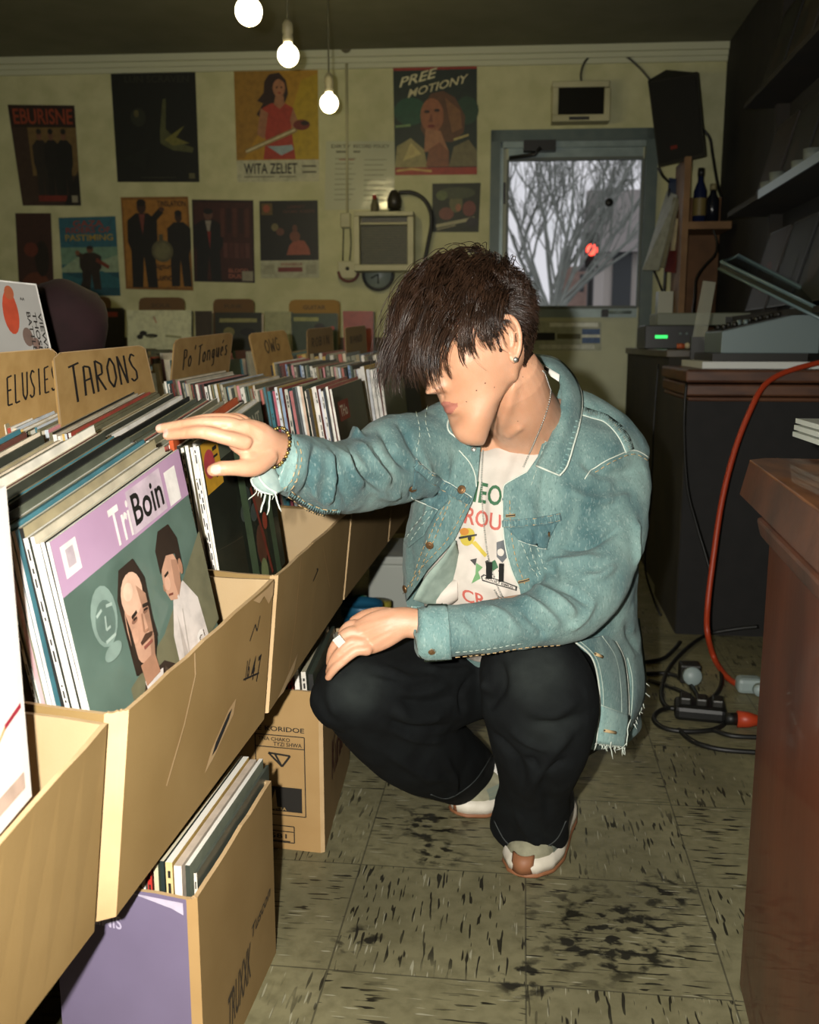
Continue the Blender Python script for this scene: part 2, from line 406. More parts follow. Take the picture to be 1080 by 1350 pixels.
house(600, 700, 362, 430, 30, mat('far_grey', '#8A949A', .9), 'grey_building', 'grey building far across the street behind the tree trunk', None, 5)
cr = empty('parked_car', outp(716, 405, 15).xy.to_3d() + Vector((0,0,-.06)), 'blue grey car with one bright headlight across the street', 'car')
cb = Vector(cr.location); carm = mat('car_paint', '#56687A', .25); mb = MB()
pr = [(-.85,.25),(-.85,.75),(-.6,.85),(-.45,1.3),(.45,1.3),(.6,.85),(.85,.75),(.85,.25)]
mb.poly([cb+Vector((x,0,z)) for x, z in pr], 3.6, (0,-1,0), carm); mb.build('body', cr)
for sx in (-.6, .6):
    mb = MB(); mb.lathe(cb+Vector((sx,-.01,.33)), [(.02,-.1),(.32,-.1),(.32,.1),(.02,.1)], black, 16, (1,0,0)); mb.build('wheel', cr)
hl = outp(722, 393, 14.9); mb = MB(); mb.ball((hl.x, cb.y-.05, .66), .09, mat('headlight', '#FFF6E8', .3, emit=6.), 10); mb.build('headlight', cr)
rl = outp(780, 330, 14.2); rr_ = empty('traffic_light', (rl.x, rl.y, -.06), 'small red traffic light glowing beyond the tree', 'traffic light')
mb = MB(); mb.tube([(rl.x,rl.y,-.06),(rl.x,rl.y,rl.z+.2)], .05, black, 8); mb.box((rl.x,rl.y,rl.z), (.2,.12,.5), black); mb.build('pole', rr_)
mb = MB(); mb.ball((rl.x,rl.y-.08,rl.z), .085, mat('red_lamp', '#FF4A38', .3, emit=4.), 10); mb.build('lamp', rr_)
# sky
wd = bpy.data.worlds.new('overcast'); SC.world = wd; wd.use_nodes = True; nt = wd.node_tree; bg = nt.nodes['Background']
tcw = nt.nodes.new('ShaderNodeTexCoord'); nz = nt.nodes.new('ShaderNodeTexNoise'); nz.inputs['Scale'].default_value = 5.; rp = nt.nodes.new('ShaderNodeValToRGB')
rp.color_ramp.elements[0].color = (.36,.40,.42,1); rp.color_ramp.elements[1].color = (.62,.62,.66,1); rp.color_ramp.elements[0].position = .35; rp.color_ramp.elements[1].position = .62
nt.links.new(tcw.outputs['Generated'], nz.inputs['Vector']); nt.links.new(nz.outputs['Fac'], rp.inputs[0]); nt.links.new(rp.outputs[0], bg.inputs['Color']); bg.inputs['Strength'].default_value = 1.15
# ================================================================== LIGHTS
fl = bpy.data.lights.new('camera_flash', 'SPOT'); fl.energy = 185; fl.color = (1.0, .965, .88); fl.shadow_soft_size = .014; fl.spot_size = R(118); fl.spot_blend = .75
flo = bpy.data.objects.new('camera_flash', fl); COL.objects.link(flo); flo.location = C0 - RT*.085 + UP*.035 - FW*.02
flo.rotation_euler = camo.matrix_world.to_euler()
sockm = mat('socket_bakelite', '#8A8468', .5); cordm = mat('lamp_cord', '#4A4836', .7); bulbm = mat('bulb_glow', '#FFF0CC', .3, emit=7.)
for (px, py, d, rr) in ((328, 15, 2.64, .038), (380, 73, 3.35, .038), (434, 136, 3.95, .0385)):
    p = P(px, py, d); nm = {328: 'nearest the camera, cut by the top edge', 380: 'in front of the guitar poster', 434: 'lowest, left of the taped notice'}[px]
    r = empty('pendant_bulb', p, 'bare glowing globe bulb on a cord, ' + nm, 'light bulb', 'bare bulbs hanging from the ceiling')
    mb = MB(); pf = [(rr*math.sin(a), -rr*math.cos(a)) for a in np.linspace(.03, 2.7, 14)] + [(.014, rr*1.06), (.014, rr*1.15)]
    mb.lathe(p, pf, bulbm, 20); o = mb.build('bulb', r)
    mb = MB(); mb.lathe(p+Vector((0,0,rr*1.1)), [(.017,0),(.019,.012),(.016,.03),(.019,.032),(.018,.06),(.008,.075)], sockm, 16); mb.build('socket', r)
    mb = MB(); mb.tube([p+Vector((0,0,rr+.07)), Vector((p.x,p.y,CEIL))], .0035, cordm, 6); mb.lathe(Vector((p.x,p.y,CEIL-.02)), [(.02,0),(.04,.012),(.04,.02)], cordm, 16); mb.build('cord', r)
    l = bpy.data.lights.new('bulb_light', 'POINT'); l.energy = 6.5; l.color = (1., .84, .42); l.shadow_soft_size = rr
    lo = bpy.data.objects.new('bulb_light', l); COL.objects.link(lo); lo.location = p + Vector((0, 0, -rr-.012)); 
# ================================================================== CARDBOARD BOXES AND RECORDS
def card(name, a, b_, lines=True):
    m = mat(name, a, .78, b_, 7., bump=.05, bscale=260, contrast=(.3, .7)); return m
kraft = card('kraft_card', '#927749', '#866B3D'); kraft_in = card('kraft_inside', '#B59C78', '#AB9068'); kraft_edge = card('kraft_edge', '#C8AA80', '#A88A60')
kraft_lt = card('kraft_light', '#AC8B5B', '#A07E4E'); printed = mat('print_ink', '#1E1A14', .7); purple = mat('purple_print', '#766B86', .6, '#6E637C', 5.)
marker = mat('marker_ink', '#1A1512', .7); redink = mat('red_ink', '#8E2A20', .7)
def lerp(a, b, t): return a + (b - a) * t
def crate(name, label, top, bot, th=.006, ch=.0, outm=None, inm=None, nearm=None, group=None, liner=True, chm=None):
    """top/bot: NL, NR, FR, FL corners (world). ch = width of the flattened near-right corner"""
    outm = outm or kraft; inm = inm or kraft_in
    def ring(q):
        NL, NR, FR, FL = q; o = [NL]
        if ch:
            o += [NR + (NL-NR).normalized()*ch*.75, NR + (FR-NR).normalized()*ch*.55]
        else: o += [NR]
        return o + [FR, FL]
    T, B = ring(top), ring(bot); n = len(T); cT = sum(T, Vector())/n; cB = sum(B, Vector())/n
    def inset(q, c):
        out = []
        for i in range(len(q)):
            a, b, d = q[i-1], q[i], q[(i+1) % len(q)]
            e1 = (b-a).normalized(); e2 = (d-b).normalized(); n1 = Vector((-e1.y, e1.x, 0)).normalized(); n2 = Vector((-e2.y, e2.x, 0)).normalized()
            bis = (n1+n2); bis = bis/max(bis.length_squared*.5, .3) if bis.length > 1e-4 else n1
            p1 = b + bis*th; p2 = b - bis*th
            out.append(p1 if (p1-c).length < (p2-c).length else p2)
        return out
    Ti, Bi = inset(T, cT), inset(B, cB)
    Bi = [b + (t-b).normalized()*th for t, b in zip(Ti, Bi)]
    r = empty(name, cB, label, 'box', group)
    mb = MB()
    rn = random.Random(len(label))
    S = 9                                                            # worn, slightly wavy rim
    for i in range(n):
        j = (i+1) % n
        om = (chm or kraft_edge) if (ch and i == 1) else (nearm if (nearm and i == 0) else outm)  # flattened corner takes a lighter card: flash catch painted into its colour
        L_ = [[], [], [], []]
        for k in range(S+1):
            t = k/S; jit = 0 if k in (0, S) else rn.uniform(-.0016, .0012); z = Vector((0, 0, jit))
            for q, src in zip(L_, (T, Ti, B, Bi)): q.append(lerp(src[i], src[j], t) + (z if src in (T, Ti) else Vector()))
        for k in range(S):
            mb.add([L_[2][k], L_[2][k+1], L_[0][k+1], L_[0][k]], [(0,1,2,3)], om)
            mb.add([L_[3][k], L_[3][k+1], L_[1][k+1], L_[1][k]], [(3,2,1,0)], inm)
            mb.add([L_[0][k], L_[0][k+1], L_[1][k+1], L_[1][k]], [(0,1,2,3)], kraft_edge)
    mb.add(B, [tuple(range(n))[::-1]], outm); mb.add(Bi, [tuple(range(n))], inm)
    o = mb.build('box_walls', r, recalc=False)
    return r, T, B
# ---------------------------------------------------------------- corner points of the tilted row on the aisle side
def up_to(p, q, w): return p
ROWS = [((-.0, 0), 0)]
NRt = {'B': P(160, 945, 1.06), 'C': P(365, 760, 1.50), 'D': P(464, 672, 2.02), 'E': P(520, 622, 2.60), 'F': P(560, 578, 3.2), 'G': P(588, 550, 3.75)}
NRb = {'B': P(143, 1222, 1.06), 'C': P(352, 943, 1.50), 'D': P(453, 792, 2.02), 'E': P(512, 715, 2.60), 'F': P(556, 655, 3.2), 'G': P(585, 615, 3.75)}
def left_of(p, ln, dy=.0, dz=0.): return p + Vector((-ln, dy, dz))
LEN = .52
def box_between(k0, k1, label, gap=.012, near_dy=.11, ch=.03, **kw):
    T0, T1, B0, B1 = NRt[k0], NRt[k1], NRb[k0], NRb[k1]
    e = (T1-T0).normalized(); eb = (B1-B0).normalized()
    T1 = T1 - e*gap; B1 = B1 - eb*gap
    top = [left_of(T0, LEN, near_dy), T0, T1, left_of(T1, LEN, .06)]
    bot = [left_of(B0, LEN, near_dy), B0, B1, left_of(B1, LEN, .06)]
    return crate('cardboard_box', label, top, bot, .006, ch, **kw)
# box A, nearest
e = Vector((-.035, -1, -.13)).normalized()
A_fr_t = NRt['B'] - Vector((.012, .01, .004)); A_fr_b = NRb['B'] - Vector((.012, .01, 0))
A_nr_t = A_fr_t + e*.46; A_nr_b = A_fr_b + Vector((-.03, -.46, -.03))
boxA, aT, aB = crate('cardboard_box', 'open kraft cardboard box nearest the camera at the lower left corner', [left_of(A_nr_t, .5, .06), A_nr_t, A_fr_t, left_of(A_fr_t, .5, .11)], [left_of(A_nr_b, .5, .06), A_nr_b, A_fr_b, left_of(A_fr_b, .5, .11)])
boxB, bT, bB = box_between('B', 'C', 'open kraft cardboard box holding the lilac banded record, hand hole in its side')
boxC, cT_, cB_ = box_between('C', 'D', 'open kraft cardboard box under the reaching hand, pen scribble on its side', ch=.016)
boxD, dT_, dB_ = box_between('D', 'E', 'kraft cardboard box of coloured spines behind the reaching sleeve', ch=.014)
boxE, eT_, eB_ = box_between('E', 'F', 'kraft cardboard box of thick white spines beside the fringe of hair', ch=.014)
boxF, fT_, fB_ = box_between('F', 'G', 'kraft cardboard box at the far end of the display row, mostly behind the person', ch=.014)
def side_map(T, B, i0=2, i1=3):      # aisle-side wall as (u along the wall away from the camera, v up)
    return bil([B[i0], B[i1], T[i1], T[i0]]), (T[i1]-T[i0]).cross(Vector((0,0,1))).normalized()
def wall_art(r, T, B, fn, name='wall_print'):
    mp, nr = side_map(T, B); mb = MB(); a = Art(mb, mp, nr, .0012); fn(a, mb, mp, nr); mb.build(name, r)
def holeB(a, mb, mp, nr):
    a.poly([(.50,.17),(.56,.20),(.70,.33),(.715,.42),(.66,.40),(.54,.27)], kraft_edge); a.poly([(.545,.225),(.58,.235),(.665,.335),(.685,.385),(.655,.375),(.57,.285)], mat('hole_dark', '#0A0806', .9))
def artB(a, mb, mp, nr):
    a.line([(.37,.99),(.385,.85),(.33,.62),(.24,.38)], .008, kraft_edge, 2.)
    rn = random.Random(3)
    a.line([(.80,.72),(.84,.80),(.86,.74),(.88,.83)], .006, marker, 2.)
    for k, s in enumerate(('16', '4', '7')): a.text(s, .78+.05*k, .47-.05*k, .815+.05*k, .60-.03*k, marker, .3)
    a.line([(.76,.50),(.90,.42)], .006, marker, 2.)
    # torn paper at the rim of the far corner
    a.poly([(.80,.99),(.86,.93),(.90,.95),(.95,.86),(.985,.90),(.985,1.0),(.93,.985)], kraft_edge)
wall_art(boxB, bT, bB, artB); wall_art(boxB, bT, bB, holeB, 'hand_hole')
def artC(a, mb, mp, nr):
    a.line([(.25,.98),(.24,.5),(.20,.1)], .006, kraft_lt, 2.); a.line([(.55,.9),(.72,.4)], .004, kraft_lt, 2.)
    a.line([(.44,.66),(.50,.72),(.48,.74)], .008, marker, 2.); a.poly([(.08,.02),(.2,.10),(.3,.16),(.26,.06),(.15,.0)], kraft_edge)
wall_art(boxC, cT_, cB_, artC)
# ---------------------------------------------------------------- bench carrying the row
benchm = mat('bench_wood', '#5A4630', .7, '#4A3824', 10., stretch=(1, 8, 1))
bt = empty('display_bench', (-.95, 2.0, 0), 'low wooden bench under the row of cardboard boxes', 'bench')
xa, xb = -.62, -1.16
pts = [A_nr_b, A_fr_b, NRb['C'], NRb['D'], NRb['E'], NRb['F'], NRb['G'] + Vector((0, .05, 0))]
mb = MB()
for p, q in zip(pts[:-1], pts[1:]):
    lo = [Vector((xb, p.y, p.z-.03)), Vector((xa, p.y, p.z-.03)), Vector((xa, q.y, q.z-.03)), Vector((xb, q.y, q.z-.03))]
    mb.hexa([v - Vector((0,0,.025)) for v in lo] + [v + Vector((0,0,.0285)) for v in lo], benchm)
mb.build('bench_top', bt)
for (yy, xx) in ((.62, xa-.04), (.62, xb+.04), (3.45, xa-.04), (3.45, xb+.04)):
    zz = .24 if yy < 1 else NRb['F'].z - .02
    mb = MB(); mb.slab((xx-.03, yy-.03, 0), (.06,0,0), (0,.06,0), (0,0,zz), benchm); mb.build('leg', bt)
# ---------------------------------------------------------------- records
PAL = ['#D9D3C4','#E6E0D2','#B7AE9A','#8C8B78','#2A2A26','#1C1D1B','#565A4C','#6E6A52','#D8C9B0','#A34A3E','#B86A5E','#C9878A','#3F6E78','#7F97B8','#BFC6CC','#8A7A50','#C2A25A','#4A5A4A','#77735F','#D6D2C8','#36382F','#E9E4DA','#94896B','#5C3A32']
edgem = [mat('sleeve_edge_%d' % i, c, .7) for i, c in enumerate(['#D8D2C0','#B9B196','#E4E0D6','#8F8A70','#C9BFA6'])]
REC_N = [0]
def record_mesh(TL, e, u, w, h, t, cov, spine, top, marks=0, mk=None, backcov=None):
    """sleeve: TL corner near-top, e = along the width (away), u = up, thickness to the left"""
    nl = e.cross(u).normalized()                                      # points to the aisle (right)
    mb = MB(); a = TL; b = TL + e*w; c = b - u*h; d = TL - u*h; o = -nl*t
    mb.add([a,b,c,d], [(0,3,2,1)], cov); mb.add([a+o,b+o,c+o,d+o], [(0,1,2,3)], backcov or cov)
    mb.add([a,d,d+o,a+o], [(0,1,2,3)], spine); mb.add([b,c,c+o,b+o], [(3,2,1,0)], edgem[0]); mb.add([d,c,c+o,d+o], [(0,1,2,3)], spine)
    # open top edge: two paper lips with the sleeve between
    mb.add([a,b,b+o,a+o], [(0,1,2,3)], top)
    if marks:
        rn = random.Random(marks); y = .03
        mpf = bil([d, d+o, a+o, a]); ar = Art(mb, mpf, nl.cross(u)*1.0 if nl.cross(u).dot(a - C0) < 0 else -nl.cross(u), .0004)
        v = .96
        while v > .12:
            l = rn.uniform(.008, .05)
            if rn.random() < .75: ar.rect(.3, v-l, .7, v, mk); ar.h -= ar.st
            v -= l + rn.uniform(.006, .03)
    return mb, nl
def put_record(TL, e, u, t, rn, label, group, w=.312, h=.312, cov=None, spine=None, marks=0, name='record_sleeve', parent=None):
    cv = cov or flat(rn.choice(PAL), .42); sp = spine or flat(rn.choice(PAL[:4] + PAL), .55); tp = rn.choice(edgem)
    if rn.random() < .45: tp = cv
    mb, nl = record_mesh(TL, e, u, w, h, t, cv, sp, tp, marks, flat('#22201C') )
    REC_N[0] += 1
    return mb.build(name, None, label, 'record', group, recalc=False)
def solve_far(TL, px, py, d0, w):
    lo, hi = d0*.7, d0 + 1.0
    best = min((abs((P(px,py,d)-TL).length - w), d) for d in np.linspace(d0*.95, hi, 400)); return P(px, py, best[1])
def frame(TL, TR, bl_px, d):
    e = (TR-TL).normalized(); BL = P(*bl_px, d); u = (TL-BL).normalized(); u = (u - e*u.dot(e)*.22).normalized(); return e, u
rn = random.Random(11)
# --- box B: the lilac banded record
TL = P(65, 715, 1.085); TR = solve_far(TL, 235, 592, 1.085, .315); eB, uB = frame(TL, TR, (106, 930), 1.09)
teal = mat('cover_teal', '#5F7368', .32, '#4E6056', 9., coat=.3); lilac = mat('cover_lilac', '#B493AE', .32, '#A685A0', 6., coat=.3)
mb, nl = record_mesh(TL, eB, uB, .315, .315, .0045, teal, flat('#E9E2DA'), edgem[2])
mp = bil([TL-uB*.315, TL-uB*.315+eB*.315, TL+eB*.315, TL]); a = Art(mb, mp, nl, .0005)
wht = flat('#E4DED8'); skin_p = flat('#C79A80'); skin_d = flat('#A87C62'); hair_p = flat('#2E2219'); jk = flat('#352A22'); shirt = flat('#D5CBC4')
a.rect(0, .79, 1, 1, lilac); a.rect(.045,.84,.145,.96,wht); a.rect(.07,.87,.12,.94,flat('#B7A9AE')); a.rect(.83,.80,.93,.95,wht)
a.text('Tri', .37, .81, .515, .965, wht); a.rect(.515,.805,.80,.985, flat('#C6B4BE')); a.text('Boin', .54, .83, .785, .96, flat('#1E1C18'))
ell = a.ell
# embossed faint face at the left of the cover
a.ell(.20,.62,.085,.115,flat('#82968C')); a.ell(.20,.60,.065,.08,flat('#61756B')); a.line([(.15,.64),(.19,.65)],.012,flat('#A3B4AA')); a.line([(.22,.65),(.26,.64)],.012,flat('#A3B4AA')); a.line([(.2,.62),(.19,.57),(.22,.57)],.01,flat('#A3B4AA')); a.line([(.17,.53),(.24,.53)],.012,flat('#A3B4AA')); a.ell(.20,.48,.06,.03,flat('#82968C'))
# hazy lower ground
a.poly([(.25,.30),(.55,.36),(.8,.5),(1,.62),(1,.2),(.25,.05)], flat('#6E6B52'))
# younger man behind in a pale shirt
a.mp = lambda u, v: mp(u-.085, v-.01)
a.poly([(.70,.02),(.70,.33),(.76,.47),(.86,.50),(.95,.38),(.99,.02)], shirt); a.poly([(.73,.1),(.76,.4),(.79,.1)], flat('#BDB2AA')); a.ell(.78,.56,.072,.10,skin_p); a.poly([(.705,.53),(.735,.47),(.79,.45),(.78,.52)], skin_p)
a.poly([(.70,.60),(.70,.70),(.75,.765),(.84,.76),(.885,.68),(.88,.55),(.85,.56),(.84,.63),(.77,.65)], hair_p); a.poly([(.80,.62),(.845,.60),(.84,.50),(.80,.455),(.79,.52)], flat('#A87E66')); a.ell(.735,.545,.022,.03,flat('#D6AA90')); a.line([(.70,.555),(.698,.53),(.712,.525)],.008,skin_d); a.line([(.775,.20),(.80,.40)],.006,flat('#BDB2AA')); a.line([(.72,.58),(.755,.585)],.012,hair_p); a.line([(.72,.50),(.755,.49)],.009,flat('#7B4436')); a.ell(.855,.565,.016,.035,skin_d)
# bald man in a dark jacket
a.mp = lambda u, v: mp(u-.125, v-.02)
a.poly([(.36,.02),(.40,.22),(.47,.30),(.62,.30),(.70,.24),(.76,.02)], jk); a.poly([(.46,.3),(.49,.05),(.55,.16),(.60,.28)], shirt); a.poly([(.52,.2),(.50,.02),(.56,.02)], flat('#5B2B2A'))
a.poly([(.41,.35),(.40,.66),(.45,.76),(.56,.76),(.61,.66),(.60,.40),(.55,.32)], hair_p); a.ell(.505,.525,.088,.17,skin_p); a.ell(.50,.64,.078,.085,flat('#D8AE94')); a.poly([(.45,.37),(.56,.37),(.57,.28),(.46,.28)], skin_d)
a.poly([(.535,.66),(.59,.60),(.592,.46),(.56,.36),(.53,.36),(.555,.45)], flat('#A67E66')); a.ell(.475,.66,.035,.035,flat('#E2BEA4')); a.ell(.455,.49,.025,.03,flat('#D2A287')); a.poly([(.42,.60),(.415,.42),(.44,.40),(.435,.52)], hair_p); a.poly([(.585,.60),(.60,.42),(.575,.40),(.58,.52)], hair_p); a.ell(.47,.545,.022,.010,flat('#8E6450')); a.ell(.555,.545,.020,.010,flat('#86604C'))
a.poly([(.44,.29),(.40,.20),(.47,.06),(.50,.12)], flat('#4A3B30')); a.poly([(.60,.29),(.66,.20),(.58,.04),(.565,.14)], flat('#4A3B30')); a.line([(.46,.55),(.485,.552)],.008,flat('#2A1C16')); a.line([(.54,.552),(.57,.548)],.008,flat('#2A1C16'))
a.line([(.45,.565),(.49,.572)],.014,hair_p); a.line([(.535,.572),(.575,.562)],.014,hair_p); a.line([(.515,.55),(.505,.48),(.535,.475)],.010,skin_d); a.poly([(.465,.455),(.51,.47),(.56,.455),(.55,.442),(.47,.442)], flat('#4B3326')); a.line([(.48,.425),(.545,.425)],.012,flat('#8C5044'))
a.mp = mp
a.text('Roi', .55, .04, .70, .17, flat('#A63A2A')); a.text('S,', .74,.10,.84,.26, wht); a.poly([(.44,.06),(.50,.14),(.47,.02)], flat('#2F8A5A')); a.rect(.30,.02,.42,.10,flat('#2E3440')); a.poly([(.86,.02),(.98,.12),(.98,.02)], flat('#B4812E'))
mb.build('record_sleeve', None, 'record with a lilac band reading Boin and two men on its teal cover', 'record', recalc=False)
# records stacked behind it (to the left)
def stack(TL, e, u, n, t, gap, rn, label, group, sp=None, hj=.006, dj=.006, lean=0., cov=None, markp=.3, h=.312, w=.312, lift=0.):
    nl = e.cross(u).normalized(); q = TL.copy(); sp = list(sp or [])
    nh = Vector((nl.x, nl.y, 0)).normalized()
    for k in range(n):
        tt = t*rn.uniform(.75, 1.25); q = q - nh*((tt + .0004 + gap*rn.uniform(.2, 1.8))/nh.dot(nl))
        ang = lean*k + rn.uniform(-.012, .012)
        u2 = (u + nl*(-ang)).normalized()
        s = flat(sp[k], .5) if k < len(sp) else None
        put_record(q + u*rn.uniform(-hj, hj) + e*rn.uniform(-dj, dj) + u*lift*k, e, u2, tt, rn, label, group, spine=s, cov=cov, marks=(rn.randint(1, 999) if rn.random() < markp else 0), h=h, w=w)
    return q
q = stack(TL, eB, uB, 19, .0055, .0012, rn, 'pale worn record filed edge-on behind the lilac banded record', 'records filed in the nearest box', ['#ECE7E0','#E5E0DC','#DAD4D0','#F0ECE6','#24221F','#D8CCC8','#E8DCD8','#C9A0A4','#C8412E','#E6E2DA','#EFE9E0','#DAB8B0','#E6E2DA','#D4C9B5'], lift=.0015)
q = stack(q, eB, uB, 16, .0065, .0015, rn, 'pale or pink record at the far left of the nearest box, below the ELUSIES card', 'pale records below the ELUSIES card', ['#E8DCD8','#D8B8B4','#EDE6DE','#E0C8C4']*4, lift=.0012)
# --- box C
TLc = P(262, 588, 1.53); TRc = solve_far(TLc, 343, 529, 1.53, .315); eC, uC = frame(TLc, TRc, (283, 735), 1.54)
dark = mat('cover_dark', '#23261F', .25, '#34382E', 6., coat=.5)
mb, nl = record_mesh(TLc, eC, uC, .315, .315, .0045, dark, flat('#EFE8DC'), edgem[3])
a = Art(mb, bil([TLc-uC*.315, TLc-uC*.315+eC*.315, TLc+eC*.315, TLc]), nl, .0005)
a.rect(0,.86,1,1,flat('#4F5444')); a.text('CARNT', .62,.88,.95,.96, flat('#A9A58C')); a.rect(.01,.74,.24,1.0,flat('#C9972A')); a.ell(.09,.88,.075,.075,flat('#B8434A')); a.line([(.15,.94),(.21,.94)],.02,printed); a.line([(.15,.90),(.21,.90)],.012,printed); a.line([(.15,.80),(.22,.80)],.02,printed)
for k in range(5): a.ell(.45+.07*k, .5+.06*math.sin(k*2), .06, .05+.02*(k % 2), flat(['#474F48','#3A423C'][k % 2]))
a.rect(.42,0,.52,.86,flat('#4C5E44')); a.rect(.80,0,.88,.86,flat('#46563E')); a.ell(.62,.25,.08,.12,flat('#5A3A2A')); a.ell(.68,.52,.06,.09,flat('#6A4A36')); a.ell(.60,.10,.06,.08,flat('#7A8458')); a.line([(.58,.6),(.66,.3),(.72,.05)],.03,flat('#7B3426')); a.ell(.72,.36,.04,.05,flat('#93402C'))
mb.build('record_sleeve', None, 'dark record with a yellow and red sticker under the fingertips', 'record', recalc=False)
q = stack(TLc, eC, uC, 5, .005, .001, rn, 'white spined record directly behind the dark stickered record', 'white spines under the fingertips', ['#F2EDE6','#EFE9DE','#F4F0EA','#E5DFD0','#201F1C'], markp=.6)
# orange record standing a little proud, then a long pack
stack(q + uC*.012, eC, uC, 1, .006, .001, rn, 'orange edged record standing proud of its neighbours left of the hand', 'orange record', ['#C2562C'], cov=flat('#B5522A', .5))
q = q - nl*.008
q = stack(q, eC, uC, 56, .0056, .0010, rn, 'record packed edge-on below the TARONS divider card', 'records packed below the TARONS divider', lift=.0006)
# --- box D
TLd = P(437, 513, 2.06); TRd = solve_far(TLd, 476, 499, 2.06, .315); eD, uD = frame(TLd, TRd, (452, 600), 2.08)
brn = mat('cover_brown', '#2E2A22', .3, '#453A2C', 9., coat=.4)
mb, nl = record_mesh(TLd, eD, uD, .315, .315, .0045, brn, flat('#E9E3D6'), edgem[1])
a = Art(mb, bil([TLd-uD*.315, TLd-uD*.315+eD*.315, TLd+eD*.315, TLd]), nl, .0005)
a.rect(.10,.76,.42,.90,flat('#8E4630')); a.text('THo', .14,.79,.36,.87,flat('#D8C8A8')); a.ell(.3,.45,.1,.12,flat('#4A3A2A')); a.ell(.55,.3,.2,.2,flat('#3A3428')); a.ell(.35,.55,.05,.05,flat('#6E4A34'))
mb.build('record_sleeve', None, 'brown record with a red title patch behind the denim sleeve', 'record', recalc=False)
q = stack(TLd, eD, uD, 18, .0062, .0012, rn, 'record with a bright spine showing above the reaching sleeve', 'bright spines above the sleeve', ['#EDE8DC','#1E1D1B','#E4DED2','#DAD8DE','#ECE6DA','#E7E2D8','#221F1B','#E8DCC8','#D8B9A0','#E2E0D8','#1F2A28','#B56A68','#C9C4B4','#26241F','#8FA4BE','#DDE2E4','#B45A6A','#2F7580'], markp=.6, lean=-.001)
q = stack(q, eD, uD, 40, .0050, .0006, rn, 'record packed edge-on in front of the crooked lettered divider', 'records packed before the second divider', lift=.0004)
# --- box E and F
TLe = P(500, 486, 2.66); TRe = solve_far(TLe, 528, 478, 2.66, .315); eE, uE = frame(TLe, TRe, (510, 560), 2.68)
q = stack(TLe + eE.cross(uE).normalized()*.012, eE, uE, 1, .005, .001, rn, 'dark record facing the aisle beside the hanging fringe', 'dark record', ['#E9E3D6'], cov=dark)
q = stack(q, eE, uE, 5, .009, .001, rn, 'thick white spined record left of the hanging fringe', 'white spines beside the fringe', ['#F0ECE4','#EEE8DE','#DADADC','#EFEAE0','#E6E2DA'], markp=.3)
q = stack(q, eE, uE, 34, .0062, .0012, rn, 'record packed edge-on before the divider lettered OWG', 'records packed before the third divider', lift=.0003)
TLf = P(532, 468, 3.3); eF, uF = eE, uE
q = stack(TLf, eF, uF, 30, .0125, .0015, rn, 'record packed edge-on beyond the OWG divider', 'records packed beyond the third divider')
# --- leaning white record in box A
TLa = P(-20, 660, .96); TRa = P(22, 640, 1.02)
r_ = empty('record_sleeve', P(20, 1060, .95), 'white record leaning in the nearest box with a red stroke on it', 'record')
wq = [P(-60, 1170, .80), P(42, 1050, .955), P(8, 640, .985), P(-90, 700, .80)]
wn_ = (wq[1]-wq[0]).cross(wq[2]-wq[0]).normalized(); wq[3] = PL(-90, 700, wq[0], wn_)
mb = MB(); nn = (wq[1]-wq[0]).cross(wq[3]-wq[0]).normalized(); nn = nn if nn.dot(C0-wq[0]) > 0 else -nn
mb.poly(wq, .006, nn, mat('white_sleeve', '#F2EAE2', .45)); a = Art(mb, bil(wq), nn); a.line([(.70,.28),(.94,.30)], .016, flat('#B4243C')); a.line([(.6,.255),(.7,.28)], .012, flat('#D8B070')); a.rect(.2,.05,.9,.10,flat('#C9B0A0'))
mb.build('sleeve', r_)
# ---------------------------------------------------------------- divider cards
dcard = mat('divider_card', '#A98853', .8, '#9C7B47', 22., stretch=(6, 1, 1)); dedge = kraft_edge
def divider(q, label, text, tb, name='divider_card', slant=0., extra=None, sz=.004, cardm=None, ink=None, group=None):
    """q: TL, TR, BR, BL as (px,py,d)"""
    TL, TR, BR, BL = [P(*a) for a in q]; n = (TR-TL).cross(BL-TL).normalized(); n = n if n.dot(C0-TL) > 0 else -n
    BR = PL(q[2][0], q[2][1], TL, n); r = .10; mpv = bil([BL, BR, TR, TL])
    uv = [(0,-.85),(1,-.85),(1,1-r),(1-r*.3,1-r*.3),(1-r,1),(r,1),(r*.3,1-r*.3),(0,1-r)]
    mb = MB(); mb.poly([mpv(*a) for a in uv], sz, n, cardm or dcard)
    a = Art(mb, mpv, n); a.line([(0,0),(0,.93),(.06,1),(.94,1),(1,.93),(1,0)], .012, dedge)
    if text: text_scrawl(a, text, tb, ink or marker)
    return mb.build(name, None, label, 'divider card', group)
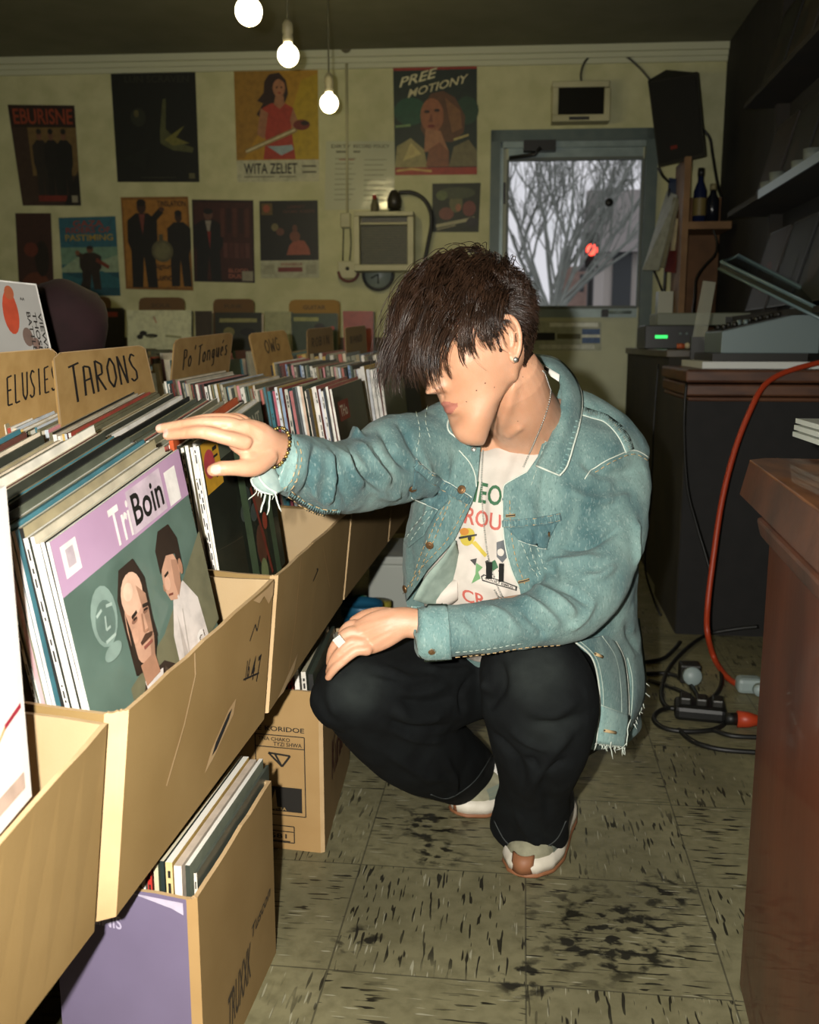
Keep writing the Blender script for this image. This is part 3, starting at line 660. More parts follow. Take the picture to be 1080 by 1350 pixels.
GL = {'T':[[(0,.95),(1,1.05)],[(.45,1.0),(.5,-.1)]], 'A':[[(.1,0),(.2,.9)],[(.2,.9),(.75,.85),(.85,0)],[(.15,.45),(.8,.5)]], 'R':[[(.1,0),(.15,1)],[(.15,1),(.75,.85),(.7,.55),(.2,.5),(.85,.0)]],
      'O':[[(.5,1),(.1,.7),(.12,.25),(.5,0),(.88,.3),(.85,.75),(.5,1)]], 'N':[[(.1,0),(.12,1)],[(.12,1),(.8,0)],[(.8,0),(.85,1)]], 'S':[[(.85,.9),(.5,1),(.2,.8),(.4,.55),(.75,.35),(.7,.08),(.3,0),(.05,.12)]],
      'E':[[(.85,1),(.15,.95),(.15,0),(.85,.02)],[(.15,.5),(.7,.52)]], 'L':[[(.15,1),(.12,0),(.8,.03)]], 'U':[[(.1,1),(.15,.2),(.5,0),(.8,.2),(.85,1)]], 'I':[[(.4,1),(.45,0)]], 'W':[[(0,1),(.25,0),(.5,.7),(.75,0),(1,1)]],
      'G':[[(.85,.85),(.5,1),(.12,.6),(.2,.1),(.6,0),(.85,.2),(.85,.45),(.5,.45)]], 'P':[[(.2,-.1),(.15,1),(.7,.95),(.75,.6),(.25,.5)]], 'o':[[(.5,.6),(.15,.4),(.2,.05),(.6,0),(.8,.35),(.5,.6)]], "'":[[(.4,1.1),(.35,.85)]],
      'n':[[(.15,0),(.15,.6)],[(.15,.5),(.5,.62),(.75,.45),(.8,0)]], 'g':[[(.75,.55),(.3,.55),(.2,.15),(.6,.05),(.75,.55),(.8,-.3),(.3,-.4)]], 'u':[[(.15,.6),(.2,.1),(.6,.05),(.75,.6)],[(.75,.6),(.85,0)]], 'e':[[(.2,.3),(.75,.35),(.6,.6),(.25,.5),(.2,.1),(.75,.05)]], 's':[[(.75,.55),(.3,.6),(.3,.4),(.7,.25),(.6,0),(.15,.05)]], 'H':[[(.1,0),(.12,1)],[(.85,0),(.85,1)],[(.1,.5),(.85,.5)]], 'B':[[(.15,0),(.15,1),(.7,.9),(.6,.55),(.15,.5)],[(.6,.55),(.8,.25),(.15,0)]], 'D':[[(.15,0),(.15,1),(.7,.85),(.8,.3),(.15,0)]], 'é':[[(.2,.3),(.75,.35),(.6,.6),(.25,.5),(.2,.1),(.75,.05)],[(.4,.8),(.7,1.0)]], ' ':[], '.':[[(.4,.0),(.5,.06)]], 'C':[[(.85,.85),(.5,1),(.12,.6),(.2,.1),(.6,0),(.85,.2)]], 'K':[[(.15,0),(.15,1)],[(.8,1),(.2,.5),(.85,0)]], 'M':[[(.05,0),(.15,1),(.5,.3),(.85,1),(.95,0)]]}
def text_scrawl(a, text, tb, ink):
    u0, v0, u1, v1, w, sl = tb; n = len(text); st = (u1-u0)/n
    for k, ch in enumerate(text):
        x0 = u0 + st*k; 
        for l in GL.get(ch, []):
            a.line([(x0 + p[0]*st*.85, v0 + (v1-v0)*p[1] + sl*k) for p in l], w, ink, 1.3)
divider([(70,466,1.62),(190,455,1.93),(205,520,1.93),(80,560,1.62)], 'kraft divider card hand lettered TARONS', 'TARONS', (.12,.30,.86,.80,.022,.012))
divider([(-60,470,1.50),(74,459,1.72),(78,556,1.72),(-55,600,1.50)], 'kraft divider card hand lettered ELUSIES at the left edge', 'ELUSIES', (.46,.38,.99,.72,.016,.010))
divider([(231,447,2.45),(307,438,2.85),(301,493,2.85),(225,514,2.45)], 'kraft divider card with crooked lettering right of the TARONS card', "Po'Tongués", (.15,.38,.92,.76,.020,.012))
divider([(328,440,3.0),(376,435,3.3),(388,480,3.3),(339,490,3.0)], 'tilted kraft divider card lettered OWG', 'OWG', (.32,.42,.74,.78,.022,.02))
divider([(405,434,3.34),(438,431,3.58),(440,470,3.58),(406,475,3.34)], 'small dim divider card right of the OWG card', 'ROBIN', (.15,.4,.85,.7,.022,.01), cardm=mat('divider_dim', '#7C653F', .8))
divider([(455,432,3.42),(482,429,3.62),(484,465,3.62),(457,468,3.42)], 'farthest small divider card beside the fringe of hair', 'BAND', (.2,.4,.8,.65,.022,.01), cardm=mat('divider_dim', '#7C653F', .8))
# ---------------------------------------------------------------- second island of bins and the bins along the back wall
binm = mat('bin_wood', '#54472F', .7, '#463A26', 9.)
tb_ = empty('record_island', (-1.75, 3.4, 0), 'wide wooden bin table packed with records in the middle of the shop', 'bin table')
mb = MB(); mb.slab((-2.5, 2.05, .50), (1.40, 0, 0), (0, 2.25, 0), (0, 0, .06), binm)
mb.build('table_top', tb_)
for (x, y) in ((-2.45, 2.1), (-1.17, 2.1), (-2.45, 4.24), (-1.17, 4.24)): mb = MB(); mb.slab((x, y, 0), (.06,0,0), (0,.06,0), (0,0,.5), binm); mb.build('leg', tb_)
for y in (2.05, 2.5, 2.95, 3.4, 3.85, 4.28): mb = MB(); mb.slab((-2.5, y, .56), (1.40,0,0), (0,.02,0), (0,0,.22), binm); mb.build('divider_board', tb_)
rn2 = random.Random(23)
ey = Vector((0.0, 1, 0)); uz = Vector((-.1, 0, 1)).normalized()
for bi, y in enumerate((2.09, 2.54, 2.99, 3.44, 3.89)):
    TLx = Vector((-1.12, y + .03, .875 + .012*bi))
    stack(TLx, ey, uz, (9, 9, 8, 7, 6)[bi], .012, .004, rn2, ('record filed edge-on in the nearest bin of the middle table', 'record filed edge-on in the second bin of the middle table', 'record filed edge-on in the third bin of the middle table', 'record filed edge-on in the fourth bin of the middle table', 'record filed edge-on in the farthest bin of the middle table')[bi], 'records in middle table bin ' + 'one two three four five'.split()[bi], hj=.02, dj=.03, markp=.1)
mb = MB()
for y in (2.12, 2.57, 3.02, 3.47, 3.92):
    x = -1.31
    while x > -2.46:
        t = rn2.uniform(.004, .011); h = .875 + rn2.uniform(-.03, .02) + (y-2.1)*.028; x -= t + .002
        mb.slab((x, y+rn2.uniform(-.03,.03), .57), (t,0,0), (0,.31,0), (-.03,0,h-.57), flat(rn2.choice(PAL), .42))
mb.build('packed_records', None, 'mass of records packed tight across the far side of the middle table', 'records', kind='stuff')
# back wall bins, covers facing the camera
bw = empty('wall_bin', at_wall(-1.7, 0, .4), 'long dark record bin running along the poster wall', 'bin table')
xl_, xr_ = WP(40, 430).x, WP(560, 430).x
mb = MB()
zt_ = PL(300, 446, WA + WN*.62, WN).z
def wslab(x0, x1, z0, z1, o0, o1, m): a = at_wall(x0, z0, o0); mb.slab(a, at_wall(x1, z0, o0)-a, WN*(o1-o0), (0,0,z1-z0), m)
wslab(xl_-.6, xr_+.2, .0, .08, .1, .6, binm); wslab(xl_-.6, xr_+.2, .62, .66, .02, .64, binm); wslab(xl_-.6, xr_+.2, .66, .86, .62, .64, binm); wslab(xl_-.6, xr_+.2, .66, 1.0, .02, .04, binm); wslab(xl_-.6, xl_-.56, .08, .62, .1, .6, binm); wslab(xr_+.16, xr_+.2, .08, .62, .1, .6, binm); wslab(-1.8, -1.76, .08, .62, .1, .6, binm)
mb.build('bin_carcass', bw)
faces = [((76,162),406,445,'#26221C','dark record facing out beside the blue hero poster'), ((167,252),409,450,'#C5C6A2','cream record facing out with small black figures on it'), ((257,279),410,446,'#3A3226','thin brown record facing out beside the cream record'), ((283,345),412,450,'#2A2B20','black and yellow record facing out below a plain divider'), ((349,384),411,448,'#8C8C66','olive record facing out left of the green cover'), ((384,444),413,452,'#34402C','green record with a red portrait facing out'), ((452,492),410,448,'#8A3A2A','red record facing out beside the hair')]
for i, ((x0, x1), y0, y1, c, lb) in enumerate(faces):
    pl = WA + WN*(.52 - .012*(i % 2))
    q = [PL(x0+2, y1+26, pl, WN), PL(x1, y1+26, pl, WN), PL(x1, y0, pl, WN), PL(x0, y0, pl, WN)]
    mb = MB(); mb.poly(q, .006, WN, flat(c, .4)); a = Art(mb, bil(q), WN)
    if i == 1: a.ell(.25,.55,.06,.05,printed); a.ell(.38,.50,.10,.04,printed); a.ell(.20,.48,.05,.05,printed); a.line([(.6,.5),(.85,.47)],.04,flat('#8A8A62')); a.line([(.42,.88),(.46,.75)],.02,flat('#A86A58')); a.rect(.3,.47,.42,.5,flat('#5C5C3C'))
    if i == 3: a.rect(.1,.8,.9,.88,flat('#7E7A4A')); a.ell(.3,.6,.12,.1,flat('#6B6438')); a.ell(.7,.6,.16,.08,flat('#15150F'))
    if i == 5: a.rect(.05,.84,.6,.92,flat('#8A8A50')); a.ell(.62,.62,.1,.16,flat('#7E4032')); a.ell(.62,.72,.12,.08,flat('#1E1A14')); a.ell(.9,.7,.05,.04,flat('#A63A2A'))
    if i == 0: a.rect(.72,.82,.92,.92,flat('#8E3A30')); a.ell(.4,.6,.2,.1,flat('#1B1814'))
    mb.build('record_sleeve', None, lb, 'record', recalc=False)
    # records behind it
    for k in range(3):
        pk = pl - WN*(.03+.02*k); q2 = [PL(x0+3, y1+24, pk, WN), PL(x1+2, y1+24, pk, WN), PL(x1+2, y0+rn2.uniform(0,3), pk, WN), PL(x0+3, y0+rn2.uniform(0,3), pk, WN)]
        mb = MB(); mb.poly(q2, .006, WN, flat(rn2.choice(PAL[4:9]), .5)); mb.build('record_sleeve', None, lb.replace(' facing out', ' hidden').split(' hidden')[0] + '-coloured record tucked behind the front one in the wall bin' if False else 'sleeve tucked behind a front record of the wall bin', 'record', 'sleeves tucked behind in the wall bin', recalc=False)
oc = mat('divider_ochre', '#8A6A34', .8); od = mat('divider_brown', '#5E4528', .8)
for (x0, x1, y0, y1, m, lb, tx) in ((80,146,391,420,od,'dark brown divider tab below the blue hero poster','RNDY'), (183,243,392,420,od,'brown divider tab above the cream record','SOUL'), (281,335,394,420,od,'brown divider tab above the black and yellow record','FUNK'), (381,448,395,422,oc,'ochre divider tab above the green record','GUITAR')):
    pl = WA + WN*.42; q = [PL(x0, y1, pl, WN), PL(x1, y1, pl, WN), PL(x1, y0, pl, WN), PL(x0, y0, pl, WN)]; mp = bil(q); r = .12
    mb = MB(); mb.poly([mp(*a) for a in ((0,-1.2),(1,-1.2),(1,1-r*2),(1-r*.3,1-r*.5),(1-r,1),(r,1),(r*.3,1-r*.5),(0,1-r*2))], .006, WN, m); a = Art(mb, mp, WN); a.text(tx, .28,.52,.72,.72, flat('#3A2C18')); mb.build('divider_card', None, lb, 'divider card')
# plastic covered record standing up at the left, and a dark bag behind it
q = [P(-30,470,1.75), P(72,478,1.86), P(48,374,1.86), P(-40,366,1.75)]
q[3] = PL(-40, 366, q[0], (q[1]-q[0]).cross(q[2]-q[0]).normalized())
mb = MB(); nn = (q[1]-q[0]).cross(q[3]-q[0]).normalized(); nn = nn if nn.dot(C0-q[0]) > 0 else -nn
mb.poly(q, .005, nn, mat('clear_sleeve', '#A9A6A0', .2, '#95928C', 5., coat=.6)); a = Art(mb, bil(q), nn); a.line([(.0,1),(.985,.985),(.985,0)], .02, flat('#DAD6CE')); a.ell(.52,.60,.11,.28,flat('#B0462C')); a.ell(.54,.85,.07,.09,flat('#9E5436')); a.ell(.70,.3,.07,.12,flat('#6E5A50')); a.ell(.80,.22,.05,.08,flat('#7A6258'))
for k, s in enumerate(('BATTLE', 'THOSE', 'VIEWS')):
    vs, fs = text2d(s); a.put([(.74+.08*k + .055*y, .62-.5*x) for x, y in vs], fs, flat('#2E2A26'))
a.text('AA', .68,.76,.75,.80,flat('#2E2A26')); mb.build('record_sleeve', None, 'upright record in a clear plastic cover at the left edge', 'record', recalc=False)
# ================================================================== POSTERS ON THE BACK WALL
def poster(q, label, paper, fn, cat='poster', name='poster', rough=.55, off=.003):
    pts = [WP(x, y, off) for x, y in (q[3], q[2], q[1], q[0])]
    mb = MB(); mb.poly(pts, .0015, WN, flat(paper, rough)); a = Art(mb, bil(pts), WN, .0008, .0004); fn(a)
    return mb.build(name, None, label, cat, recalc=False)
F = flat
def man(a, x, y, w, h, suit, head, shirt=None, arm=0):
    a.poly([(x-.42*w,y),(x-.40*w,y+.42*h),(x-.5*w,y+.52*h),(x-.48*w,y+.76*h),(x-.2*w,y+.84*h),(x+.2*w,y+.84*h),(x+.48*w,y+.76*h),(x+.46*w,y+.50*h),(x+.36*w,y+.42*h),(x+.40*w,y),(x+.08*w,y),(x,y+.36*h),(x-.08*w,y)], suit)
    if shirt: a.poly([(x-.10*w,y+.83*h),(x,y+.60*h),(x+.10*w,y+.83*h)], shirt)
    a.ell(x, y+.91*h, .15*w, .075*h, head); a.ell(x, y+.955*h, .15*w, .04*h, suit)
def p1(a):
    a.rect(0,.78,1,1,F('#2C1E18')); a.text('EBURISNE', .06,.81,.96,.965, F('#8E3E28')); a.rect(.25,.30,1,.78,F('#6E5834'))
    for x, c in ((.42,'#2A2420'),(.60,'#1E1C1A'),(.80,'#1B1A18')): man(a, x, .05, .26, .72, F(c), F('#6E4C3A'))
    a.rect(.30,.04,.78,.10,F('#6E2A20')); a.poly([(.72,0),(1,.36),(1,0)], F('#191715')); a.rect(.86,.03,.96,.10,F('#8A846E'))
poster(((10,138),(98,139),(107,271),(30,271)), 'dark orange lettered band poster at the left end of the wall', '#3A2A20', p1)
def p2(a):
    a.text('LUN SCRAVEN', .16,.84,.92,.90, F('#2E2E22')); a.poly([(.55,.42),(.60,.70),(.64,.71),(.62,.45),(.80,.33),(.95,.29),(.93,.25),(.70,.27),(.55,.33)], F('#4E5030')); a.poly([(.60,.36),(.85,.48),(.74,.38),(.9,.33),(.7,.31)], F('#6E6A34'))
    a.ell(.30,.55,.09,.08,F('#2A2C20')); a.ell(.28,.58,.03,.03,F('#55502E')); a.rect(.88,.03,.95,.075,F('#5E5A3E')); a.rect(.3,.035,.72,.042,F('#3E3C2E')); a.poly([(.1,.2),(.4,.3),(.35,.1)],F('#1A1C15'))
poster(((145,84),(257,83),(263,240),(155,240)), 'large near black poster with a faint yellow glow in its middle', '#14160F', p2)
def p3(a):
    a.rect(.0,.185,1,.93,F('#A87E22')); a.poly([(0,.2),(0,.93),(.5,.93),(.35,.5),(.1,.2)],F('#96702A')); a.poly([(.5,.19),(1,.19),(1,.9),(.8,.85)],F('#AA8E1E'))
    a.text('SNOCKS', .0,.945,.36,1.0,F('#8E2C22')); a.text('BLACK', .38,.945,.60,1.0,F('#24301E')); a.text('PIRE', .82,.945,1.0,1.0,F('#24301E'))
    a.poly([(.36,.84),(.42,.90),(.54,.915),(.62,.85),(.645,.74),(.60,.66),(.55,.64),(.40,.60),(.30,.54),(.26,.57),(.34,.66),(.27,.68),(.35,.75)],F('#34221A'))
    a.poly([(.33,.19),(.36,.35),(.34,.55),(.33,.62),(.44,.66),(.60,.66),(.70,.62),(.67,.50),(.69,.35),(.72,.19)],F('#9E3A2A')); a.poly([(.31,.62),(.26,.40),(.35,.36),(.40,.58)],F('#9A6A4A')); a.poly([(.70,.62),(.78,.46),(.70,.40),(.66,.52)],F('#9A6A4A'))
    a.ell(.535,.785,.075,.075,F('#A4704E')); a.poly([(.49,.72),(.59,.72),(.60,.65),(.54,.61),(.47,.65)],F('#9A6A4A')); a.poly([(.45,.82),(.53,.865),(.62,.82),(.60,.86),(.53,.895),(.46,.87)],F('#34221A')); a.ell(.51,.79,.012,.008,F('#2A1A14')); a.ell(.565,.79,.012,.008,F('#2A1A14')); a.line([(.52,.745),(.56,.745)],.012,F('#8A3A30'))
    a.line([(.12,.255),(.74,.44)],.055,F('#8C7A4A'),.75); a.line([(.12,.255),(.72,.435)],.02,F('#C8BC94'),.75); a.ell(.80,.475,.10,.045,F('#6E2E20'),.3); a.ell(.84,.49,.05,.02,F('#2A1A14'),.3); a.poly([(.38,.30),(.55,.22),(.70,.27),(.68,.31),(.52,.30)],F('#8FA0A0'))
    a.text('WITA ZELIET', .09,.065,.74,.155,F('#23211B')); a.rect(.8,.12,.97,.135,F('#55523F')); a.rect(.8,.07,.97,.085,F('#55523F')); a.rect(.09,.035,.46,.045,F('#77745E')); a.rect(.52,.035,.72,.045,F('#77745E'))
poster(((308,83),(419,81),(421,239),(313,240)), 'yellow concert poster of a long haired woman holding a guitar', '#B7B596', p3)
def p5(a):
    a.rect(0,.90,1,1,F('#8C2F22')); a.rect(0,0,1,.065,F('#96341F')); a.rect(0,.065,1,.90,F('#1C2A20')); a.ell(.2,.55,.2,.12,F('#1E4A34')); a.ell(.88,.55,.14,.12,F('#24402C'))
    a.text('PREE', .07,.755,.53,.835,F('#C9C39A'),.25,.085); a.text('MOTIONY', .17,.665,.90,.735,F('#C4BC92'),.25,.125)
    a.poly([(.32,.40),(.36,.60),(.45,.70),(.60,.72),(.74,.66),(.86,.50),(.84,.36),(.70,.28),(.40,.30)],F('#5A3A22')); a.poly([(.62,.66),(.80,.55),(.82,.40),(.70,.36),(.66,.5)],F('#7A5430')); a.ell(.46,.51,.14,.15,F('#8E5838')); a.poly([(.38,.40),(.56,.38),(.66,.2),(.36,.2)],F('#9A6A48'))
    a.ell(.40,.545,.035,.014,F('#2A1810')); a.ell(.52,.555,.035,.014,F('#2A1810')); a.poly([(.45,.53),(.42,.46),(.47,.455)],F('#6E3E28')); a.ell(.45,.42,.045,.014,F('#6A2820')); a.poly([(.0,.065),(.03,.25),(.20,.32),(.36,.22),(.40,.065)],F('#8E8454')); a.poly([(.1,.12),(.2,.28),(.33,.18)],F('#B4A468')); a.poly([(.66,.07),(.72,.24),(.90,.30),(1,.2),(1,.07)],F('#6E6644')); a.poly([(.38,.07),(.42,.22),(.55,.28),(.66,.2),(.66,.07)],F('#7E4E32')); a.line([(.72,.3),(.9,.34)],.02,F('#A89A5E'))
    a.line([(.02,.035),(.2,.05),(.45,.03)],.02,F('#C09A54')); a.line([(.02,.42),(.2,.43)],.02,F('#6E8A54'))
poster(((518,78),(629,75),(629,230),(521,231)), 'poster with a red top and bottom band, slanted letters and a curly haired face', '#1C2A20', p5)
def p6(a):
    a.ell(.3,.38,.16,.13,F('#6E3A24')); a.ell(.78,.48,.14,.16,F('#6A3222')); a.ell(.5,.6,.14,.2,F('#5E5A2E')); a.ell(.5,.8,.4,.12,F('#3E4424')); a.ell(.2,.75,.12,.1,F('#55602E')); a.line([(.08,.12),(.9,.28)],.07,F('#A09A74')); a.line([(.1,.05),(.5,.14)],.03,F('#8A8460')); a.ell(.55,.5,.06,.08,F('#8E5A34')); a.ell(.85,.2,.12,.1,F('#1A140E'))
poster(((570,242),(634,241),(631,306),(570,306)), 'small square dark green collage print beside the door', '#262A18', p6)
def p7(a): a.ell(.5,.2,.4,.15,F('#5A2E1E')); a.ell(.7,.5,.2,.2,F('#1E1612')); a.ell(.4,.6,.2,.08,F('#5E2A1E'))
poster(((20,281),(67,281),(72,400),(26,400)), 'narrow dark red poster half behind the left edge', '#38201A', p7)
def p8(a):
    a.rect(0,.40,1,.62,F('#6A8A74')); a.poly([(0,.35),(.3,.5),(.6,.42),(1,.52),(1,.3),(0,.2)],F('#8A9C80')); a.rect(0,0,1,.3,F('#1E4A56')); a.poly([(0,.3),(.3,.22),(.7,.32),(1,.22),(1,.1),(0,.12)],F('#2A5E66'))
    a.text('GAZA', .25,.88,.78,.955,F('#8C3A28')); a.text('RIDERS OF', .12,.80,.90,.87,F('#8C3A28')); a.text('PASTIMING', .10,.70,.94,.78,F('#A0883A'))
    man(a, .52, .08, .40, .56, F('#2A211C'), F('#6E4430')); a.line([(.40,.50),(.28,.54)],.06,F('#3A2A20')); a.line([(.62,.46),(.84,.36)],.05,F('#6E3424')); a.ell(.30,.55,.04,.03,F('#7A5238')); a.line([(.34,.10),(.48,.32)],.07,F('#241C18'),1.)
poster(((77,287),(152,285),(159,390),(84,390)), 'blue poster with one striding figure under orange and yellow letters', '#2E5E6C', p8)
def p9(a):
    a.rect(.03,.03,.97,.97,F('#9A6A2C')); man(a, .30, .02, .46, .96, F('#1B1916'), F('#3A2820'), F('#6E3A30')); a.line([(.44,.74),(.60,.86)],.08,F('#1B1916')); a.ell(.60,.865,.04,.025,F('#4A3226')); man(a, .84, .04, .36, .82, F('#1D1B18'), F('#3A2820'))
    a.ell(.58,.42,.16,.12,F('#5A563E')); a.ell(.58,.42,.12,.09,F('#6A6648')); a.rect(.54,.53,.60,.60,F('#4E4A36')); a.text('TINSLATION', .54,.895,.96,.955,F('#2A221A')); a.text('Bigtune', .44,.21,.76,.285,F('#2A2018')); a.text('Lunch', .46,.10,.76,.175,F('#2A2018'))
poster(((159,260),(248,259),(255,383),(166,381)), 'orange poster of two men in black suits', '#7E5624', p9)
def p10(a):
    a.rect(.03,.03,.97,.97,F('#3C1E18')); man(a, .26, .0, .50, .90, F('#161716'), F('#5E4034'), F('#8E8678')); a.poly([(.24,.62),(.28,.40),(.30,.62)],F('#7A2C24'))
    for k in range(5): a.rect(.46+.1*k,.55+.05*(k % 2),.53+.1*k,.9,F(['#4E2A20','#2E1A16'][k % 2])); a.rect(.5+.09*k,.30,.57+.09*k,.48,F(['#55302A','#4A2620'][k % 2]))
    a.text('BLOOD', .58,.12,.90,.17,F('#9A5A46')); a.text('DUST', .58,.05,.86,.10,F('#9A5A46')); a.rect(.80,.02,.98,.14,F('#8C8670'))
poster(((253,263),(334,264),(336,373),(256,371)), 'dark red poster with a suited man at its left side', '#2A1814', p10)
def p11(a):
    a.rect(0,0,1,.21,F('#A9A88A')); a.rect(0,.23,1,1,F('#1A1A14')); a.rect(.03,.82,.22,.97,F('#5E4A24')); a.ell(.12,.9,.06,.05,F('#8E4A30')); a.text('LEBRET', .48,.90,.78,.94,F('#4E241C')); a.text('GAME KEEPS', .40,.84,.95,.88,F('#4E2A20'))
    a.poly([(.45,.30),(.50,.42),(.60,.50),(.76,.48),(.84,.38),(.86,.30)],F('#8C4A36')); a.ell(.60,.54,.09,.07,F('#6A3E2C')); a.ell(.60,.64,.045,.05,F('#5A3426')); a.ell(.26,.66,.06,.05,F('#6E6440')); a.ell(.35,.60,.07,.05,F('#5E3A2E')); a.text('ANNABELLA', .35,.16,.72,.20,F('#8A3A30')); a.rect(.30,.08,.72,.14,F('#6E2822')); a.rect(.05,.05,.24,.17,F('#949478')); a.rect(.78,.05,.96,.17,F('#949478'))
poster(((342,265),(419,264),(421,366),(344,367)), 'black album print with a pale caption strip below it', '#B0AF92', p11)
def p4(a):
    a.rect(0,0,1,1,mat('notice_plastic','#B7B89C',.16,bump=.5,bscale=16))
    a.text('DIRTY', .08,.90,.36,.95,F('#55523E')); a.text('RECORD POLICY', .40,.90,.92,.95,F('#55523E')); a.rect(.15,.83,.3,.86,F('#6E6C55')); a.rect(.40,.83,.5,.86,F('#6E6C55'))
    for k in range(9): y = .74 - .075*k; a.rect(.14,y,.44-.03*(k % 3),y+.012,F('#84826A')); a.rect(.56,y-.02,.88-.04*(k % 2),y-.008,F('#84826A'))
    a.rect(.2,.72,.42,.735,F('#96604A'))
poster(((430,186),(521,186),(520,275),(428,277)), 'white typed notice in shiny plastic left of the red banded poster', '#B9BA9F', p4, 'notice', 'notice', .12)
# ================================================================== THINGS ON THE BACK WALL
crm = mat('aged_cream', '#B5B18C', .5, '#A8A480', 8.); grill = mat('grille_dark', '#4A4A38', .6, '#57563F', 60.); dk = mat('dark_plastic', '#1C1B16', .45)
def wbox(px0, py0, px1, py1, dep, m, off=.002, mb=None):
    mb = mb or MB(); a = WP(px0, py1, 0); b = WP(px1, py1, 0); c = WP(px0, py0, 0); w = b-a; h = Vector((0,0,c.z-a.z)); mb.slab(a + WN*off, Vector((w.x,w.y,0)), WN*dep, h, m); return mb
ac = empty('air_conditioner', WP(509, 358, .1), 'cream window air conditioner with a dark grille on the back wall', 'air conditioner')
mb = wbox(471,284,548,290,.16,crm); wbox(471,352,548,360,.16,crm,.002,mb); wbox(471,290,479,352,.16,crm,.002,mb); wbox(540,290,548,352,.16,crm,.002,mb); wbox(479,298,540,301,.155,crm,.002,mb); wbox(479,290,540,352,.10,crm,.002,mb); mb.build('housing', ac, bevel=.004)
mb = wbox(480,301.5,539.5,351.5,.13,grill)
for k in range(16): wbox(480,303+3.05*k,539.5,304+3.05*k,.010,dk,.126,mb)
mb.build('grille', ac); wbox(480,290.5,539.5,297.5,.125,dk).build('control_strip', ac)
def lathe_w(px, py0, py1, prof, m, off, n=18):
    b = WP(px, py1, off); t = WP(px, py0, off); h = t.z-b.z; s = h; mb = MB(); mb.lathe(b, [(r*s, z*s) for r, z in prof], m, n); return mb
top_off = .07
sb = empty('sauce_bottle', WP(494, 283.5, top_off), 'small bottle with a red cap on top of the air conditioner', 'bottle')
lathe_w(494,263,283.5,[(.02,0),(.26,.0),(.27,.6),(.18,.85),(.14,1)],mat('amber_glass','#5E573A',.6),top_off).build('bottle_body', sb); lathe_w(494,257,263,[(.02,0),(.5,0),(.5,.9),(.4,1)],mat('cap_red','#8E2A20',.5),top_off).build('cap', sb)
lm = empty('desk_fan', WP(521, 283.5, top_off), 'dark rounded little motor on top of the air conditioner', 'fan motor')
lathe_w(521,276,283.5,[(.05,0),(1.6,0),(1.5,.5),(.9,1)],dk,top_off).build('base', lm); lathe_w(520,250,276,[(.05,0),(.36,.05),(.40,.45),(.28,.8),(.16,.95),(.02,1)],mat('motor_brown','#2E2A20',.4),top_off).build('motor_body', lm)
ln = [WP(x,y,.09) for x, y in curve_px_([(526,254),(543,254),(558,262),(567,277),(569,296),(565,318),(560,340),(556,352)])] if 'curve_px_' in globals() else None
def crv(pts, sub=6):
    p = np.array(pts, float); out = []
    for i in range(len(p)-1):
        p0, p1, p2, p3 = p[max(i-1,0)], p[i], p[i+1], p[min(i+2,len(p)-1)]
        for k in range(sub): t = k/sub; out.append(.5*((2*p1)+(p2-p0)*t+(2*p0-5*p1+4*p2-p3)*t*t+(3*p1-p0-3*p2+p3)*t**3))
    return [tuple(v) for v in out] + [tuple(p[-1])]
def wcable(pts, r, m, name, label, off=.02, cat='cable'):
    mb = MB(); mb.tube([WP(x, y, off) for x, y in crv(pts)], r, m, 8); return mb.build(name, None, label, cat)
wcable([(526,254),(543,254),(558,262),(567,277),(569,296),(565,318),(560,345),(556,372)], .011, dk, 'power_cable', 'thick dark cable curving down beside the air conditioner', .05)
ck = empty('wall_clock', WP(500, 371, .03), 'round dark rimmed clock half hidden below the air conditioner', 'clock'); c = WP(499, 362, .012)
mb = MB(); mb.lathe(c, [(.001,0),(.078,0),(.078,.012),(.001,.012)], mat('clock_face','#8D978C',.4), 28, WN); mb.build('clock_face', ck); mb = MB(); A_ = WT; mb.tube([c + WN*.012 + A_*math.cos(t)*.083 + Vector((0,0,1))*math.sin(t)*.083 for t in np.linspace(0,2*math.pi,33)[:-1]], .009, dk, 8, False, True); mb.build('rim', ck)
mb = MB(); mb.tube([c+WN*.016, c+WN*.016+Vector((0,0,-.05))], .004, dk, 6); mb.tube([c+WN*.016, c+WN*.016-A_*.04+Vector((0,0,-.02))], .004, dk, 6); mb.build('hands', ck)
tf = empty('wall_telephone', WP(457, 370, .02), 'cream wall telephone with hanging cords left of the air conditioner', 'telephone')
mb = wbox(447,345,472,368,.05,crm); mb.build('housing', tf, bevel=.006); mb = MB(); mb.tube([WP(x,y,.055) for x, y in crv([(446,358),(450,367),(459,371),(468,368),(473,360)])], .008, mat('receiver_red','#5A241C',.4), 8); mb.build('receiver', tf); mb = MB(); mb.lathe(WP(458,354,.05), [(.001,0),(.012,0),(.010,.006),(.001,.006)], dk, 14, WN); mb.build('dial', tf)
wbox(450,282,463,301,.035,crm).build('junction_box', tf, bevel=.005)
mb = MB(); mb.tube([WP(453,301,.02), WP(452,345,.02)], .004, grill, 6); mb.build('cord', tf); mb = MB(); mb.tube([WP(462,301,.02), WP(463,322,.02), WP(461,345,.02)], .004, grill, 6); mb.build('cord', tf)
cd = empty('conduit_pipe', WP(458, 280, .01), 'thin painted conduit running down the wall from a ceiling box', 'conduit'); mb = MB(); mb.tube([WP(457,66,.02), WP(458,281,.02)], .007, crm, 8); mb.build('pipe', cd); mb = MB(); mb.lathe(WP(458,66,.0), [(.001,0),(.032,0),(.030,.05),(.001,.052)], mat('conduit_box','#57543C',.6), 16, WN); mb.build('ceiling_box', cd)
tv = empty('wall_monitor', WP(763, 165, .1), 'small cream framed monitor above the door', 'monitor')
